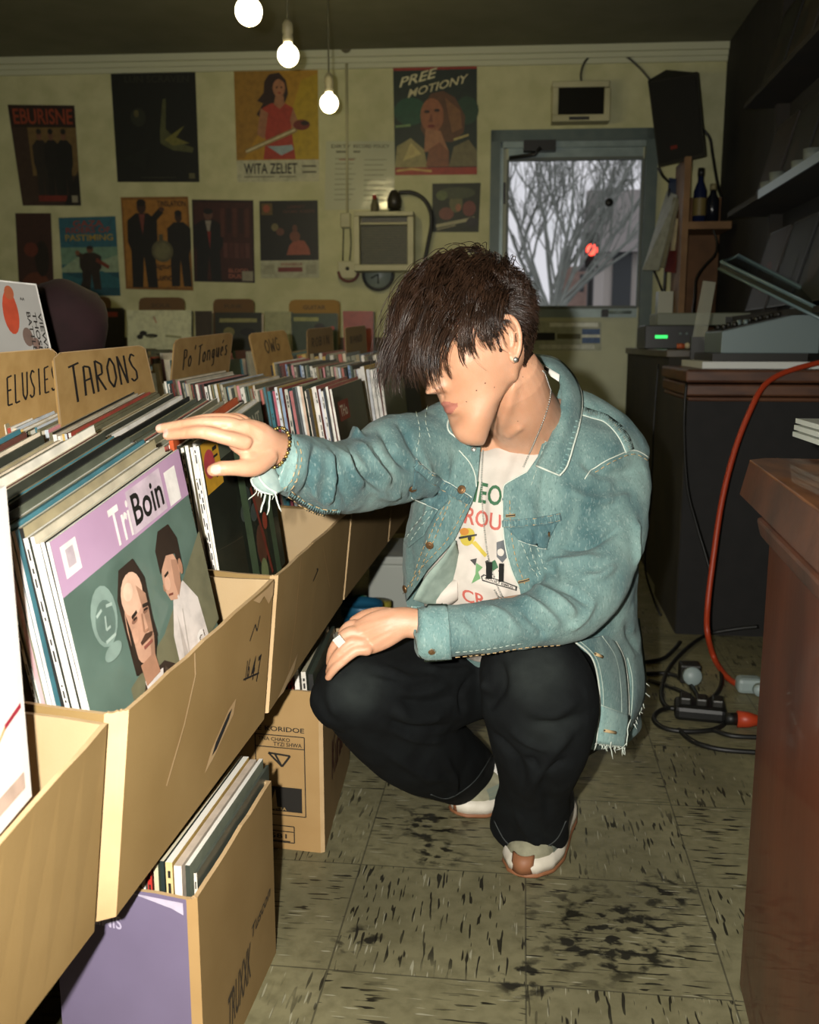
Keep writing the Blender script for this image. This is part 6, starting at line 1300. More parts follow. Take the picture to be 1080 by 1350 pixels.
def jean_material():
    nt = jean.node_tree; L = nt.links; b = nt.nodes['Principled BSDF']; tc = nt.nodes.new('ShaderNodeTexCoord'); prev = b.inputs['Base Color'].links[0].from_socket
    n = nt.nodes.new('ShaderNodeTexNoise'); n.inputs['Scale'].default_value = 30; n.inputs['Detail'].default_value = 5; L.new(tc.outputs['Object'], n.inputs['Vector'])
    for (px, py, d, r) in ((705,885,1.515,.085),(470,905,1.505,.065),(720,945,1.56,.07)):
        p = P(px, py, d); ds = nt.nodes.new('ShaderNodeVectorMath'); ds.operation = 'DISTANCE'; L.new(tc.outputs['Object'], ds.inputs[0]); ds.inputs[1].default_value = tuple(p)
        mr = nt.nodes.new('ShaderNodeMapRange'); mr.interpolation_type = 'SMOOTHSTEP'; mr.inputs['From Min'].default_value = r; mr.inputs['From Max'].default_value = r*.15; L.new(ds.outputs['Value'], mr.inputs['Value'])
        ml = nt.nodes.new('ShaderNodeMath'); ml.operation = 'MULTIPLY'; L.new(mr.outputs[0], ml.inputs[0]); L.new(n.outputs['Fac'], ml.inputs[1])
        mx = nt.nodes.new('ShaderNodeMix'); mx.data_type = 'RGBA'; L.new(ml.outputs[0], mx.inputs['Factor']); L.new(prev, mx.inputs['A']); mx.inputs['B'].default_value = (*lin('#2B302E'), 1); prev = mx.outputs['Result']
    L.new(prev, b.inputs['Base Color'])
jean_material()
jb = bvh_of(jean_me)
def seam(bvh, pts, name, parent, m, r=.0012, off=.0006, step=4., sub=5):
    l = cast_line(bvh, curve_px(pts, sub), step, off)
    if len(l) > 1: mb = MB(); mb.tube(l, r, m, 6); return mb.build(name, parent)
def stitched(bvh, pts, parent, name='stitching', m=None, r=.0008, dash=5.5, gap=3.0, off=.0008):
    l = cast_line(bvh, curve_px(pts, 6), 1.6, off); mb = MB(); k = 0
    n1, n2 = max(2, int(dash/1.6)), max(1, int(gap/1.6))
    while k + n1 <= len(l):
        mb.tube(l[k:k+n1], r, m or stitch, 5); k += n1 + n2 - 1
    if mb.v: return mb.build(name, parent)
def join_tubes(lines, r, m, name, parent, n=6):
    mb = MB()
    for l in lines:
        if len(l) > 1: mb.tube(l, r, m, n)
    if mb.v: return mb.build(name, parent)
join_tubes([cast_line(jb, curve_px(pl), 4, .0006) for pl in ([(652,1082),(670,1112),(702,1122),(732,1108),(746,1082)], [(568,1047),(592,1052),(625,1030),(648,996)])], .0013, mat('hem_thread', '#2C302F', .8), 'hem_stitching', jeans)
# ================================================================== SHOES
sole_w = mat('midsole_white', '#D9D2C4', .55, '#C9C1B0', 20.); gum = mat('gum_rubber', '#86583A', .6); mesh_g = mat('shoe_mesh', '#8F8C74', .8, '#7D7A64', 60., bump=.2, bscale=600); suede = mat('shoe_suede', '#6E7668', .9); navy = mat('shoe_navy', '#2A3148', .7); lace = mat('shoe_white', '#E2DED6', .7)
def shoe(toe, ang, label, lift=0.):
    fwd = Vector((math.sin(ang), -math.cos(ang), 0)); sid = Vector((math.cos(ang), math.sin(ang), 0)); L_ = .29
    W = lambda y: np.interp(y, [0,.012,.04,.09,.14,.19,.24,.275,.29], [.004,.026,.044,.052,.048,.042,.041,.034,.006])
    at = lambda x, y, z: Vector((toe.x, toe.y, 0)) - fwd*y + sid*x + Vector((0,0,z))
    sole_parts = []
    ys = list(np.linspace(0, .29, 30))
    def band(z0, z1, s0, s1, m, nm, rock=.35):
        mb = MB(); n = len(ys); vs = []
        for (z, s) in ((z0, s0), (z1*.5+z0*.5, max(s0, s1)+.002), (z1, s1)):
            for sgn in (1, -1):
                for y in (ys if sgn > 0 else ys[::-1]):
                    rk = rock*(.018*max(0, (.07-y)/.07)**2); ht = z + rk
                    vs.append(at(sgn*(W(y)+s), y - (0 if y > .01 else s), ht))
        k = 2*n; fs = [tuple(range(k))[::-1], tuple(range(2*k, 3*k))]
        for r in range(2):
            for i in range(k): fs.append((r*k+i, r*k+(i+1) % k, (r+1)*k+(i+1) % k, (r+1)*k+i))
        mb.add(vs, fs, m, True); return mb
    root = band(.009, .036, .004, .001, sole_w, 'midsole').build('shoe', person, label)
    band(0, .0095, .002, .005, gum, 'x').build('outsole', root)
    # upper
    rings = []
    for y in np.linspace(.006, .285, 26):
        h = np.interp(y, [0,.02,.05,.09,.13,.17,.21,.25,.285], [.034,.058,.066,.074,.088,.105,.108,.104,.085]); w = W(y)-.002
        pr = []
        for t in np.linspace(0, math.pi, 15):
            x = w*math.cos(t)*(1 - .25*max(0, (y-.12)/.17)*math.sin(t)); z = .030 + (h-.030)*math.sin(t)**.75; rk = .018*max(0, (.07-y)/.07)**2
            pr.append(at(x, y, z+rk*.6))
        rings.append(pr)
    mb = MB(); vs = [p for r in rings for p in r]; n = 15; fs = []; 
    for i in range(len(rings)-1):
        for k in range(n-1): fs.append((i*n+k, i*n+k+1, (i+1)*n+k+1, (i+1)*n+k))
    fs += [tuple(range(n)), tuple(range((len(rings)-1)*n, len(rings)*n))[::-1]]
    mb.add(vs, fs, mesh_g, True); up = mb.build('upper', root)
    # overlays: side suede, navy heel panel, white tongue band, gum toe guard
    def overlay(fn, m, nm, off=.0022):
        mb = MB(); c = Vector((0,0,0)); vs = []; fs = []
        for i in range(len(rings)-1):
            for k in range(n-1):
                y = .006 + .279*(i+.5)/25; t = (k+.5)/14
                if fn(y, t):
                    q = [rings[i][k], rings[i][k+1], rings[i+1][k+1], rings[i+1][k]]; nr = (q[1]-q[0]).cross(q[3]-q[0]).normalized(); cc = at(0, y, .03)
                    if nr.dot(q[0]-cc) < 0: nr = -nr
                    o = len(vs); vs += [p + nr*off for p in q]; fs.append((o,o+1,o+2,o+3))
        if vs: mb.add(vs, fs, m, True); mb.build(nm, root)
    overlay(lambda y, t: (t < .22 or t > .78) and .05 < y < .15, suede, 'side_overlay'); overlay(lambda y, t: y > .15 and (t < .42 or t > .58), navy, 'collar_panel'); overlay(lambda y, t: .095 < y < .13 and .2 < t < .8, lace, 'tongue')
    mb = MB(); vs = []
    for z, o in ((.004,.0075),(.024,.009),(.044,.002)):
        for a in np.linspace(-1, 1, 9): y = .002 + .012*abs(a)**2; vs.append(at(a*.018, y - o, z*.8+.012))
    mb.add(vs, [(r*9+i, r*9+i+1, (r+1)*9+i+1, (r+1)*9+i) for r in range(2) for i in range(8)], gum, True); g = mb.build('toe_guard', root); s = g.modifiers.new('t', 'SOLIDIFY'); s.thickness = .004
    return root
shoe(PZ(688, 1160, 0), R(-16), 'running shoe planted nearest the camera')
shoe(PZ(602, 1077, 0), R(-42), 'running shoe farther back under the bent knee')
# ================================================================== T-SHIRT
ts = torso([(694,575,1.650,54,.060),(690,600,1.660,84,.088),(674,640,1.668,86,.108),(660,700,1.675,88,.120),(648,755,1.690,90,.130),(648,795,1.71,90,.12)], 5)
tee_me = union([ts], .005, 8, .5); tbv = bvh_of(tee_me)
folds(tee_me, [(cast_line(tbv, curve_px(pl), 4), w, h) for pl, w, h in (([(645,640),(652,690),(668,740)], .010, .006), ([(690,590),(672,640),(655,690)], .010, .005), ([(640,620),(637,690),(628,760)], .008, -.004), ([(660,700),(655,750),(668,790)], .010, .006), ([(610,760),(640,770),(680,790)], .010, .005))])
tsh = obj_from(tee_me, 't_shirt', tee, person); tbv = bvh_of(tee_me)
rib = cast_line(tbv, curve_px([(636,548),(638,560),(648,576),(668,582),(692,575),(712,556),(727,532),(734,515)]), 3, .003)
if len(rib) > 2: mb = MB(); mb.tube(rib, .0052, tee, 8); mb.build('neck_rib', tsh)
pr_g = mat('print_green', '#2F5B3C', .7); pr_r = mat('print_red', '#B0584C', .7); pr_y = mat('print_yellow', '#B6A23E', .7); pr_k = mat('print_black', '#2B2A28', .7); pr_lg = mat('print_leaf', '#5F8A5A', .7)
def surf_poly(bvh, mb, vs2, fs, m, off=.0012, sub=0):
    """flat pixel-space polygons wrapped onto a surface"""
    bm = bmesh.new(); vv = [bm.verts.new((x, y, 0)) for x, y in vs2]
    for f in fs:
        try: bm.faces.new([vv[i] for i in f])
        except ValueError: pass
    xs = [v[0] for v in vs2]; ys = [v[1] for v in vs2]
    st = sub or 5.
    for ax, lo, hi in ((0, min(xs), max(xs)), (1, min(ys), max(ys))):
        k = math.floor(lo/st)*st + st
        while k < hi:
            co = (k,0,0) if ax == 0 else (0,k,0); no = (1,0,0) if ax == 0 else (0,1,0)
            bmesh.ops.bisect_plane(bm, geom=bm.verts[:]+bm.edges[:]+bm.faces[:], plane_co=co, plane_no=no, dist=1e-5); k += st
    bm.verts.ensure_lookup_table(); pos = {}
    for v in bm.verts:
        h, n = cast(bvh, v.co.x, v.co.y)
        if h is not None: pos[v] = h + (n if n.dot(FW) < 0 else -n)*off
    idx = {}; out = []; faces = []
    for f in bm.faces:
        if all(v in pos for v in f.verts):
            pts = [pos[v] for v in f.verts]
            if max((a-b).length for a in pts for b in pts) > .03: continue
            for v in f.verts:
                if v not in idx: idx[v] = len(out); out.append(pos[v])
            q = [idx[v] for v in f.verts]; a, b_, c = (out[q[i]] for i in (0, 1, 2))
            if (b_-a).cross(c-a).dot(FW) > 0: q.reverse()
            faces.append(tuple(q))
    bm.free()
    if faces: mb.add(out, faces, m, True)
def wrap_poly(bvh, mb, pts, m, off=.0012):
    t = geometry.tessellate_polygon([[Vector((p[0], p[1], 0)) for p in pts]]); surf_poly(bvh, mb, pts, [tuple(a) for a in t], m, off)
def wrap_text(bvh, mb, t, q, m, off=.0014):
    """q: TL, TR, BR, BL pixels"""
    vs, fs = text2d(t); f = lambda u, v: tuple((1-u)*(1-v)*q[3][i]+u*(1-v)*q[2][i]+u*v*q[1][i]+(1-u)*v*q[0][i] for i in (0,1))
    surf_poly(bvh, mb, [f(u, v) for u, v in vs], fs, m, off)
def ellp(cx, cy, rx, ry, n=16, a0=0.): return [(cx + rx*math.cos(2*math.pi*k/n)*math.cos(a0) - ry*math.sin(2*math.pi*k/n)*math.sin(a0), cy + rx*math.cos(2*math.pi*k/n)*math.sin(a0) + ry*math.sin(2*math.pi*k/n)*math.cos(a0)) for k in range(n)]
mb = MB()
wrap_text(tbv, mb, 'LIEOUI', [(618,632),(684,646),(684,672),(612,660)], pr_g, .0012); 
wrap_text(tbv, mb, 'LIEOUI', [(622,635.5),(681,649),(681,668),(616,657)], tee, .0018) if False else None
wrap_text(tbv, mb, 'ROUNI', [(617,668),(682,684),(684,706),(612,690)], pr_r)
wrap_poly(tbv, mb, ellp(617,708,9.5,12,16,.3), pr_y); wrap_poly(tbv, mb, ellp(613,701,6,5), mat('print_orange','#B5762E',.7), .0018); wrap_poly(tbv, mb, [(606,708),(629,704),(629,706.5),(606,711)], pr_k, .002); wrap_poly(tbv, mb, ellp(620,710,2.5,3.5), pr_k, .002); wrap_poly(tbv, mb, [(622,716),(627,713),(643,731),(640,735)], pr_y)
wrap_poly(tbv, mb, [(655,715),(664,712),(668,735),(662,742),(655,734)], mat('print_grey','#55575A',.7)); wrap_poly(tbv, mb, ellp(660,728,4,5), tee, .002)
wrap_poly(tbv, mb, [(620,738),(629,736),(627,746)], pr_k); wrap_poly(tbv, mb, [(628,742),(637,748),(631,754),(634,763),(622,769),(627,757)], pr_lg)
wrap_poly(tbv, mb, [(640,740),(646,737),(645,750),(650,757),(643,756)], pr_k); wrap_poly(tbv, mb, [(646,742),(653,738),(657,748),(650,753)], pr_g); wrap_poly(tbv, mb, [(657,752),(664,748),(662,766),(659,764)], pr_k)
wrap_poly(tbv, mb, [(634,760),(638,757),(682,773),(681,779),(636,766)], pr_k, .0010); wrap_poly(tbv, mb, [(636,761),(639,759),(679,773.5),(679,777),(637,764.5)], tee, .0016); wrap_text(tbv, mb, 'COGO BMUS', [(640,760.5),(676,773),(676,776),(639,764)], pr_k, .002)
wrap_text(tbv, mb, 'CR', [(609,775),(640,784),(642,800),(611,792)], pr_r)
if mb.v: mb.build('shirt_print', tsh, recalc=False)
# ================================================================== JACKET
sl_r = limb([(368,606,1.285,36,.040),(385,612,1.315,41,.045),(408,620,1.36,45,.048),(440,630,1.42,48,.052),(480,625,1.50,52,.056),(518,606,1.56,58,.062),(560,596,1.62,54,.07),(590,600,1.66,50,.07)], 5, caps=(.12, 1))
sl_l = limb([(800,598,1.69,50,.07),(803,640,1.66,53,.066),(797,695,1.62,56,.064),(778,752,1.575,58,.06),(745,800,1.535,50,.055),(700,818,1.505,38,.048),(645,825,1.485,34,.044),(600,830,1.475,35,.042),(552,833,1.468,35,.040)], 5, caps=(1, .12))
jk_t = torso([(704,528,1.685,62,.062),(704,546,1.68,100,.085),(700,572,1.67,140,.108),(696,620,1.67,148,.130),(690,680,1.685,152,.152),(686,740,1.71,154,.164),(688,800,1.75,152,.158),(705,850,1.82,138,.15),(728,895,1.88,118,.14),(748,925,1.91,92,.125)], 5)
sh_l = limb([(740,535,1.69,32,.05),(790,568,1.69,38,.062),(815,600,1.69,42,.066)], 4); sh_r = limb([(660,535,1.66,30,.05),(595,562,1.65,38,.062),(560,590,1.63,46,.066)], 4)
jk_me = union([sl_r, sl_l, jk_t, sh_l, sh_r], .0052, 8, .5)
jk0 = bvh_of(jk_me)
fold_px = [  # pixel polyline, width m, height m
    # reaching sleeve
    ([(392,588),(388,620),(378,648)], .007, .006), ([(418,585),(412,625),(398,662)], .009, -.007), ([(432,590),(436,630),(430,668)], .008, .008), ([(450,592),(462,622),(478,642)], .007, .008), ([(462,588),(478,618),(500,640)], .006, -.007),
    ([(470,580),(492,612),(515,640)], .008, .008), ([(490,585),(505,608),(520,622)], .006, -.006), ([(405,640),(425,660),(455,674)], .007, .005), ([(440,600),(450,640),(462,672)], .006, -.005), ([(500,560),(520,600),(552,622)], .010, -.007), ([(455,577),(462,570),(472,578)], .008, .012), ([(520,540),(540,580),(556,610)], .009, -.006), ([(480,640),(510,655),(530,650)], .008, .006), ([(372,585),(370,610),(362,635)], .006, .004),
    # near sleeve
    ([(735,640),(780,660),(840,650)], .010, .006), ([(725,720),(775,720),(825,690)], .008, -.008), ([(700,745),(750,740),(800,735)], .009, .007), ([(700,770),(735,790),(760,815)], .009, .008), ([(715,760),(752,780),(780,800)], .007, -.006), ([(685,785),(715,805),(740,828)], .008, .007), ([(690,805),(710,825),(720,842)], .006, -.006), ([(640,800),(665,812),(690,840)], .008, .005), ([(610,805),(630,830),(640,855)], .008, -.004), ([(730,690),(722,730),(735,770)], .008, -.007), ([(760,605),(800,625),(845,620)], .009, -.005), ([(770,760),(790,760),(812,745)], .007, .006), ([(750,830),(770,815),(785,790)], .008, .006),
    # body
    ([(560,600),(570,650),(560,700)], .010, .005), ([(590,590),(588,650),(560,740)], .010, .005), ([(545,640),(540,700),(530,760)], .008, -.005), ([(690,640),(700,680),(690,740)], .008, .005), ([(725,600),(715,650),(718,690)], .009, -.005), ([(700,690),(712,740),(705,780)], .008, -.005), ([(840,680),(842,740),(845,820)], .010, .006), ([(825,820),(840,860),(845,890)], .008, -.006)]
folds(jk_me, [(cast_line(jk0, curve_px(pl), 4), w*.85, h*1.5) for pl, w, h in fold_px])
noise_disp(jk_me, .0055, 13, 9); noise_disp(jk_me, .0016, 45, 4)
# opening at the front: cut a frustum through the cloth so the shirt shows between the panels
OPEN = [(742,470),(738,512),(723,560),(709,602),(696,621),(674,633),(664,641),(662,656),(663,702),(671,744),(685,776),(690,800),(690,826),(560,836),(533,812),(533,796),(564,751),(598,714),(622,664),(629,642),(631,620),(634,585),(634,555),(630,540),(636,470)]
def frustum(pts, d0, d1, bend=None):
    me = bpy.data.meshes.new('cut'); n = len(pts); a = [P(x, y, d0) for x, y in pts]; b = [P(x, y, d1 if bend is None else bend(x, y)) for x, y in pts]
    t = geometry.tessellate_polygon([[Vector((x, y, 0)) for x, y in pts]]); fs = [tuple(q) for q in t] + [tuple(i+n for i in reversed(q)) for q in t] + [(i, (i+1) % n, n+(i+1) % n, n+i) for i in range(n)]
    me.from_pydata([tuple(v) for v in a+b], [], fs); bm = bmesh.new(); bm.from_mesh(me); bmesh.ops.recalc_face_normals(bm, faces=bm.faces); bm.to_mesh(me); bm.free(); return me
def boolean(me, cut, op='DIFFERENCE'):
    o = bpy.data.objects.new('a', me); COL.objects.link(o); c = bpy.data.objects.new('b', cut); COL.objects.link(c)
    m = o.modifiers.new('b', 'BOOLEAN'); m.object = c; m.operation = op; m.solver = 'EXACT'
    dg = bpy.context.evaluated_depsgraph_get(); dg.update(); r = bpy.data.meshes.new_from_object(o.evaluated_get(dg)); bpy.data.objects.remove(o); bpy.data.objects.remove(c); return r
# forearm lies in front of the opening: cut the torso only, then bring the near sleeve back
jk_cut = boolean(jk_me, frustum(OPEN, 1.535, 1.75))
jacket = obj_from(jk_cut, 'denim_jacket', denim, person)
jkb = bvh_of(jk_cut)
# ================================================================== JACKET DETAILS
def patch(bvh, pts, name, parent, m, off=.003, th=.003, label=None):
    mb = MB(); wrap_poly(bvh, mb, pts, m, off)
    if not mb.v: return None
    o = mb.build(name, parent, label, recalc=False); s = o.modifiers.new('t', 'SOLIDIFY'); s.thickness = th; s.offset = -1 if False else 0; return o
def strip(inn, out, name, parent, m, bulge=.01, n=6, th=.004, bvh=None, sub=4, min_off=.006, label=None):
    A = spline(inn, sub); B = spline(out, sub); vs = []; fs = []; k = len(A)
    for a, b in zip(A, B):
        for j in range(n+1):
            t = j/n; q = a*(1-t) + b*t; d = q[2] - bulge*math.sin(math.pi*t)
            if bvh is not None:
                h, _ = cast(bvh, q[0], q[1])
                if h is not None: d = min(d, proj(h)[2] - min_off)
            vs.append(P(q[0], q[1], d))
    for i in range(k-1):
        for j in range(n): fs.append((i*(n+1)+j, i*(n+1)+j+1, (i+1)*(n+1)+j+1, (i+1)*(n+1)+j))
    mb = MB(); mb.add(vs, fs, m, True); o = mb.build(name, parent, label); s = o.modifiers.new('t', 'SOLIDIFY'); s.thickness = th; s.offset = 0
    return o, vs, n
def edge_line(vs, n, j): return vs[j::n+1]
J = jacket
# collar, image-right wing
ci = [(706,486,1.66),(726,493,1.635),(738,505,1.61),(740,528,1.585),(734,556,1.565),(724,580,1.55),(713,602,1.54),(707,614,1.535)]
co = [(704,468,1.70),(733,473,1.68),(755,494,1.655),(767,522,1.63),(765,555,1.60),(757,585,1.58),(748,614,1.565),(738,627,1.55)]
col, vs_, n_ = strip(ci, co, 'collar', J, denim, .016, 6, .005, jkb, 4, .010)
cl2, vs2_, n2_ = strip([(634,546,1.56),(634,556,1.555),(632,566,1.55),(630,574,1.548)], [(594,548,1.58),(590,560,1.565),(594,571,1.555),(611,582,1.55)], 'collar', J, denim, .008, 5, .005, jkb, 3, .008)
fwdoff = lambda l, o=.0042: [p - (p-C0).normalized()*o for p in l]
join_tubes([fwdoff(edge_line(vs_, n_, 6)), fwdoff(edge_line(vs2_, n2_, 5)), fwdoff(vs2_[-(n2_+1):]), fwdoff(vs_[-(n_+1):])], .0016, fray, 'collar_piping', J)
rr_ = random.Random(4); cr_l = []
for i in range(3, len(vs_)//(n_+1)-1):                                # puckers along the collar edge
    a = vs_[i*(n_+1)+n_]; b = vs_[i*(n_+1)+n_-2]; cr_l.append(fwdoff([a*.9+b*.1, a*.4+b*.6], .0035))
join_tubes(cr_l, .0014, denim_hem, 'collar_puckers', J)
tg, tv, tn = strip([(712,487,1.635),(737,503,1.60)], [(714,479,1.64),(738,494,1.605)], 'neck_label', J, lace, 0, 3, .001, None, 2)
mb = MB(); a_, b_ = P(717,485,1.625), P(723,489,1.62); mb.slab(P(718,482.5,1.618), P(724,486,1.612)-P(718,482.5,1.618), P(717,487,1.62)-P(718,482.5,1.618), -FW*.0006, printed); mb.build('label_print', tg)
# seams with stitching
stl = []; pip = []
def S_(pts, off=.0012): stl.append(pts)
# image-left panel
patch(jkb, [(547,606),(572,625),(600,642),(626,658),(623,670),(598,656),(570,640),(545,619)], 'chest_seam', J, denim_dk, .0028, .0024)
patch(jkb, [(545,620),(570,637),(590,650),(592,660),(579,672),(560,664),(541,655)], 'pocket_flap', J, denim_dk, .0036, .003)
patch(jkb, [(566,672),(581,668),(560,706),(540,722),(533,712)], 'pocket_panel', J, denim, .0022, .002)
for pl in ([(541,655),(560,664),(579,672)], [(547,606),(572,625),(600,642),(626,658)], [(604,594),(619,609),(627,627),(629,644)], [(624,662),(598,712),(564,748),(536,793)]): pip.append((pl, .0015))
for pl in ([(545,621),(571,638),(598,655),(622,668)], [(549,610),(574,629),(602,646),(626,661)], [(564,674),(548,694),(536,712)], [(572,674),(554,698),(540,718)], [(589,660),(570,700),(552,745),(543,780)], [(594,660),(577,700),(558,746),(549,778)], [(543,651),(561,660),(578,668)], [(617,664),(592,710),(560,745),(534,782)]): S_(pl)
# image-right panel
patch(jkb, [(663,686),(690,684),(716,681),(738,676),(740,686),(718,692),(690,694),(664,696)], 'chest_seam', J, denim_dk, .0028, .0024)
patch(jkb, [(667,696),(690,695),(716,692),(736,688),(728,706),(720,724),(700,718),(684,712)], 'pocket_flap', J, denim_dk, .0036, .003)
for pl in ([(684,712),(700,718),(719,724)], [(696,622),(676,633),(665,641),(663,657)], [(663,660),(664,702),(672,744),(685,774)], [(854,604),(834,594),(806,604),(781,618),(770,632)]): pip.append((pl, .0015))
for pl in ([(663,687),(690,685),(716,682),(738,677)], [(664,695),(690,693),(716,690),(738,686)], [(689,716),(699,744),(712,766)], [(695,714),(705,742),(718,762)], [(704,713),(714,738),(726,758)], [(672,660),(674,702),(682,742),(694,772)], [(686,708),(702,714),(720,720)], [(720,580),(710,610),(700,640)]): S_(pl)
# shoulder yoke band and sleeve head
patch(jkb, [(764,537),(782,542),(800,548),(818,562),(829,578),(834,592),(824,598),(817,581),(808,568),(796,557),(780,552),(764,548)], 'shoulder_seam', J, denim_hem, .0026, .0024)
pip += [([(764,538),(782,543),(800,549),(818,563),(829,579),(834,592)], .0014), ([(764,548),(780,553),(796,558),(808,569),(817,582),(824,598)], .0014)]
S_([(764,543),(782,548),(799,553),(814,567),(823,581),(829,594)]); S_([(852,608),(834,599),(808,608),(784,622)]); S_([(548,545),(552,570),(548,600)]); S_([(566,535),(560,556),(566,580)])
# near cuff
patch(jkb, [(544,799),(566,798),(589,797),(592,830),(595,866),(576,868),(557,869),(549,835)], 'cuff', J, denim_hem, .0030, .004)
pip += [([(543,799),(548,835),(557,869)], .0018), ([(590,797),(593,830),(596,866)], .0016)]
for pl in ([(583,798),(586,830),(590,866)], [(549,800),(553,835),(561,868)], [(570,800),(572,825)], [(600,864),(640,860),(690,852),(740,848)], [(600,858),(640,854),(690,846)]): S_(pl)
# reaching cuff and sleeve hem
patch(jkb, [(369,574),(388,582),(392,600),(388,625),(378,645),(364,642),(372,620),(374,598)], 'cuff', J, denim_hem, .0026, .003)
for pl in ([(392,584),(396,605),(390,630),(381,648)], [(388,584),(391,605),(386,628),(377,645)], [(380,652),(402,667),(425,676),(448,679)], [(384,646),(405,660),(428,669),(450,672)]): S_(pl)
pip.append(([(367,573),(374,590),(375,612),(368,632),(360,645)], .0018))
for pl, r in pip:
    mbp = MB(); l = cast_line(jkb, curve_px(pl), 3, .0028)
    if len(l) > 1: mbp.tube(l, r*.72, fray, 6); mbp.build('seam_piping', J)
mbs = MB()
for pl in stl:
    l = cast_line(jkb, curve_px(pl, 6), 1.5, .0034); k = 0
    while k + 4 <= len(l): mbs.tube(l[k:k+4], .00075, stitch_o if len(pl) % 2 == 0 else stitch, 4); k += 5
mbs.build('seam_stitching', J)
mbt = MB(); rs_ = random.Random(8)                                    # short denim puckers across the double seams
for pl in ([(546,612),(572,631),(600,648),(624,664)], [(663,691),(690,689),(716,686),(738,681)], [(764,543),(782,548),(799,553),(814,567),(823,581),(829,594)], [(380,651),(402,664),(425,673),(448,676)]):
    l = curve_px(pl, 8)
    for (x, y), (x2, y2) in zip(l[:-1], l[1:]):
        dx, dy = x2-x, y2-y; q = math.hypot(dx, dy) or 1; w = 4.2
        s = cast_line(jkb, [(x-dy/q*w, y+dx/q*w), (x+dy/q*w, y-dx/q*w)], 3, .0032)
        if len(s) > 1: mbt.tube(s, .0011, denim if rs_.random() < .6 else denim_hem, 5)
mbt.build('seam_puckers', J)
# buttons
def button(px, py, r_px, m=brass, bv=None, off=.003, nm='button'):
    h, n = cast(bv or jkb, px, py)
    if h is None: return
    if n.dot(FW) > 0: n = -n
    r = r_px*mpp(proj(h)[2]); mb = MB(); mb.lathe(h + n*off, [(.0005,-.001),(r*.9,-.001),(r,.0008),(r*.86,.0022),(r*.7,.0017),(r*.35,.0026),(.0004,.0028)], m, 18, n); mb.build(nm, J)
for b in ((609.5,646,6),(567,718,5.5),(536,776,5.5),(544,643,5.5),(722,704,5.5),(569,857,5.5)): button(*b)
button(625,593,3.6, steel, nm='snap')
def hole(px, py, ang, ln):
    dx, dy = math.cos(ang)*ln/2, math.sin(ang)*ln/2
    l = cast_line(jkb, [(px-dx,py-dy),(px+dx,py+dy)], 2, .0034); 
    if len(l) > 1: mb = MB(); mb.tube(l, .0026, stitch_o, 6); mb.tube([p - (p-C0).normalized()*.002 for p in l], .0012, printed, 6); mb.build('buttonhole', J)
hole(673,680,-.1,12); hole(691,765,-.2,15)
# lining seen inside the swung-open panel
strip([(600,712,1.55),(584,735,1.55),(562,760,1.553),(545,790,1.555)], [(606,735,1.60),(607,765,1.605),(604,790,1.61),(590,806,1.61)], 'lining', J, denim_in, .0, 6, .003, None, 4)
wsh = strip([(603,762,1.588),(588,768,1.592),(572,778,1.596),(568,786,1.597)], [(604,790,1.592),(596,796,1.594),(586,800,1.596),(576,800,1.598)], 'shirt_hem', tsh, tee, .012, 6, .003, None, 4)
# front edge hanging beside the thigh
fl_i = [(758,846,1.575),(780,866,1.60),(789,897,1.63),(791,936,1.65),(787,979,1.67)]; fl_o = [(806,836,1.66),(822,866,1.70),(828,905,1.71),(829,950,1.715),(824,984,1.715)]
fp, fv, fn_ = strip(fl_i, fl_o, 'front_panel', J, denim, .012, 8, .005, None, 6)
sd_i = [(800,820,1.70),(818,858,1.715),(828,892,1.725),(829,930,1.73),(828,962,1.735)]; sd_o = [(842,815,1.80),(849,872,1.81),(851,900,1.81),(847,926,1.81),(833,956,1.80)]
sp, sv, sn_ = strip(sd_i, sd_o, 'side_panel', J, denim, .02, 8, .005, None, 6)
join_tubes([fwdoff(edge_line(fv, fn_, 0)), fwdoff(edge_line(fv, fn_, 8)), fwdoff(edge_line(sv, sn_, 0)), fwdoff(fv[-(fn_+1):])], .0017, fray, 'panel_piping', J)
k_ = fn_+1; nr_ = len(fv)//k_
wb_ = MB(); 
for j in range(nr_-8, nr_-1): 
    for i in range(fn_): wb_.add([fv[j*k_+i], fv[j*k_+i+1], fv[(j+1)*k_+i+1], fv[(j+1)*k_+i]], [(0,1,2,3)], denim_hem, True)
wb_.v = [tuple(Vector(v) - (Vector(v)-C0).normalized()*.005) for v in wb_.v]; wo = wb_.build('waistband', J); sm_ = wo.modifiers.new('t', 'SOLIDIFY'); sm_.thickness = .003
join_tubes([fwdoff(fv[(nr_-8)*k_:(nr_-7)*k_], .008), fwdoff([fv[j*k_+1] for j in range(nr_)], .0045), fwdoff([fv[j*k_+6] for j in range(nr_)], .0055), fwdoff([sv[j*(sn_+1)+2] for j in range(len(sv)//(sn_+1))], .006)], .0008, stitch, 'panel_stitching', J)
def hole3(a, b, o=.010):
    mb = MB(); l = [P(*a), P(*b)]; l = [p - (p-C0).normalized()*o for p in l]; mb.tube(l, .0030, stitch_o, 6); mb.tube([p - (p-C0).normalized()*.002 for p in l], .0014, printed, 6); mb.build('buttonhole', J)
hole3((785,862,1.605),(794,866,1.615)); hole3((797,963,1.665),(812,966,1.68))
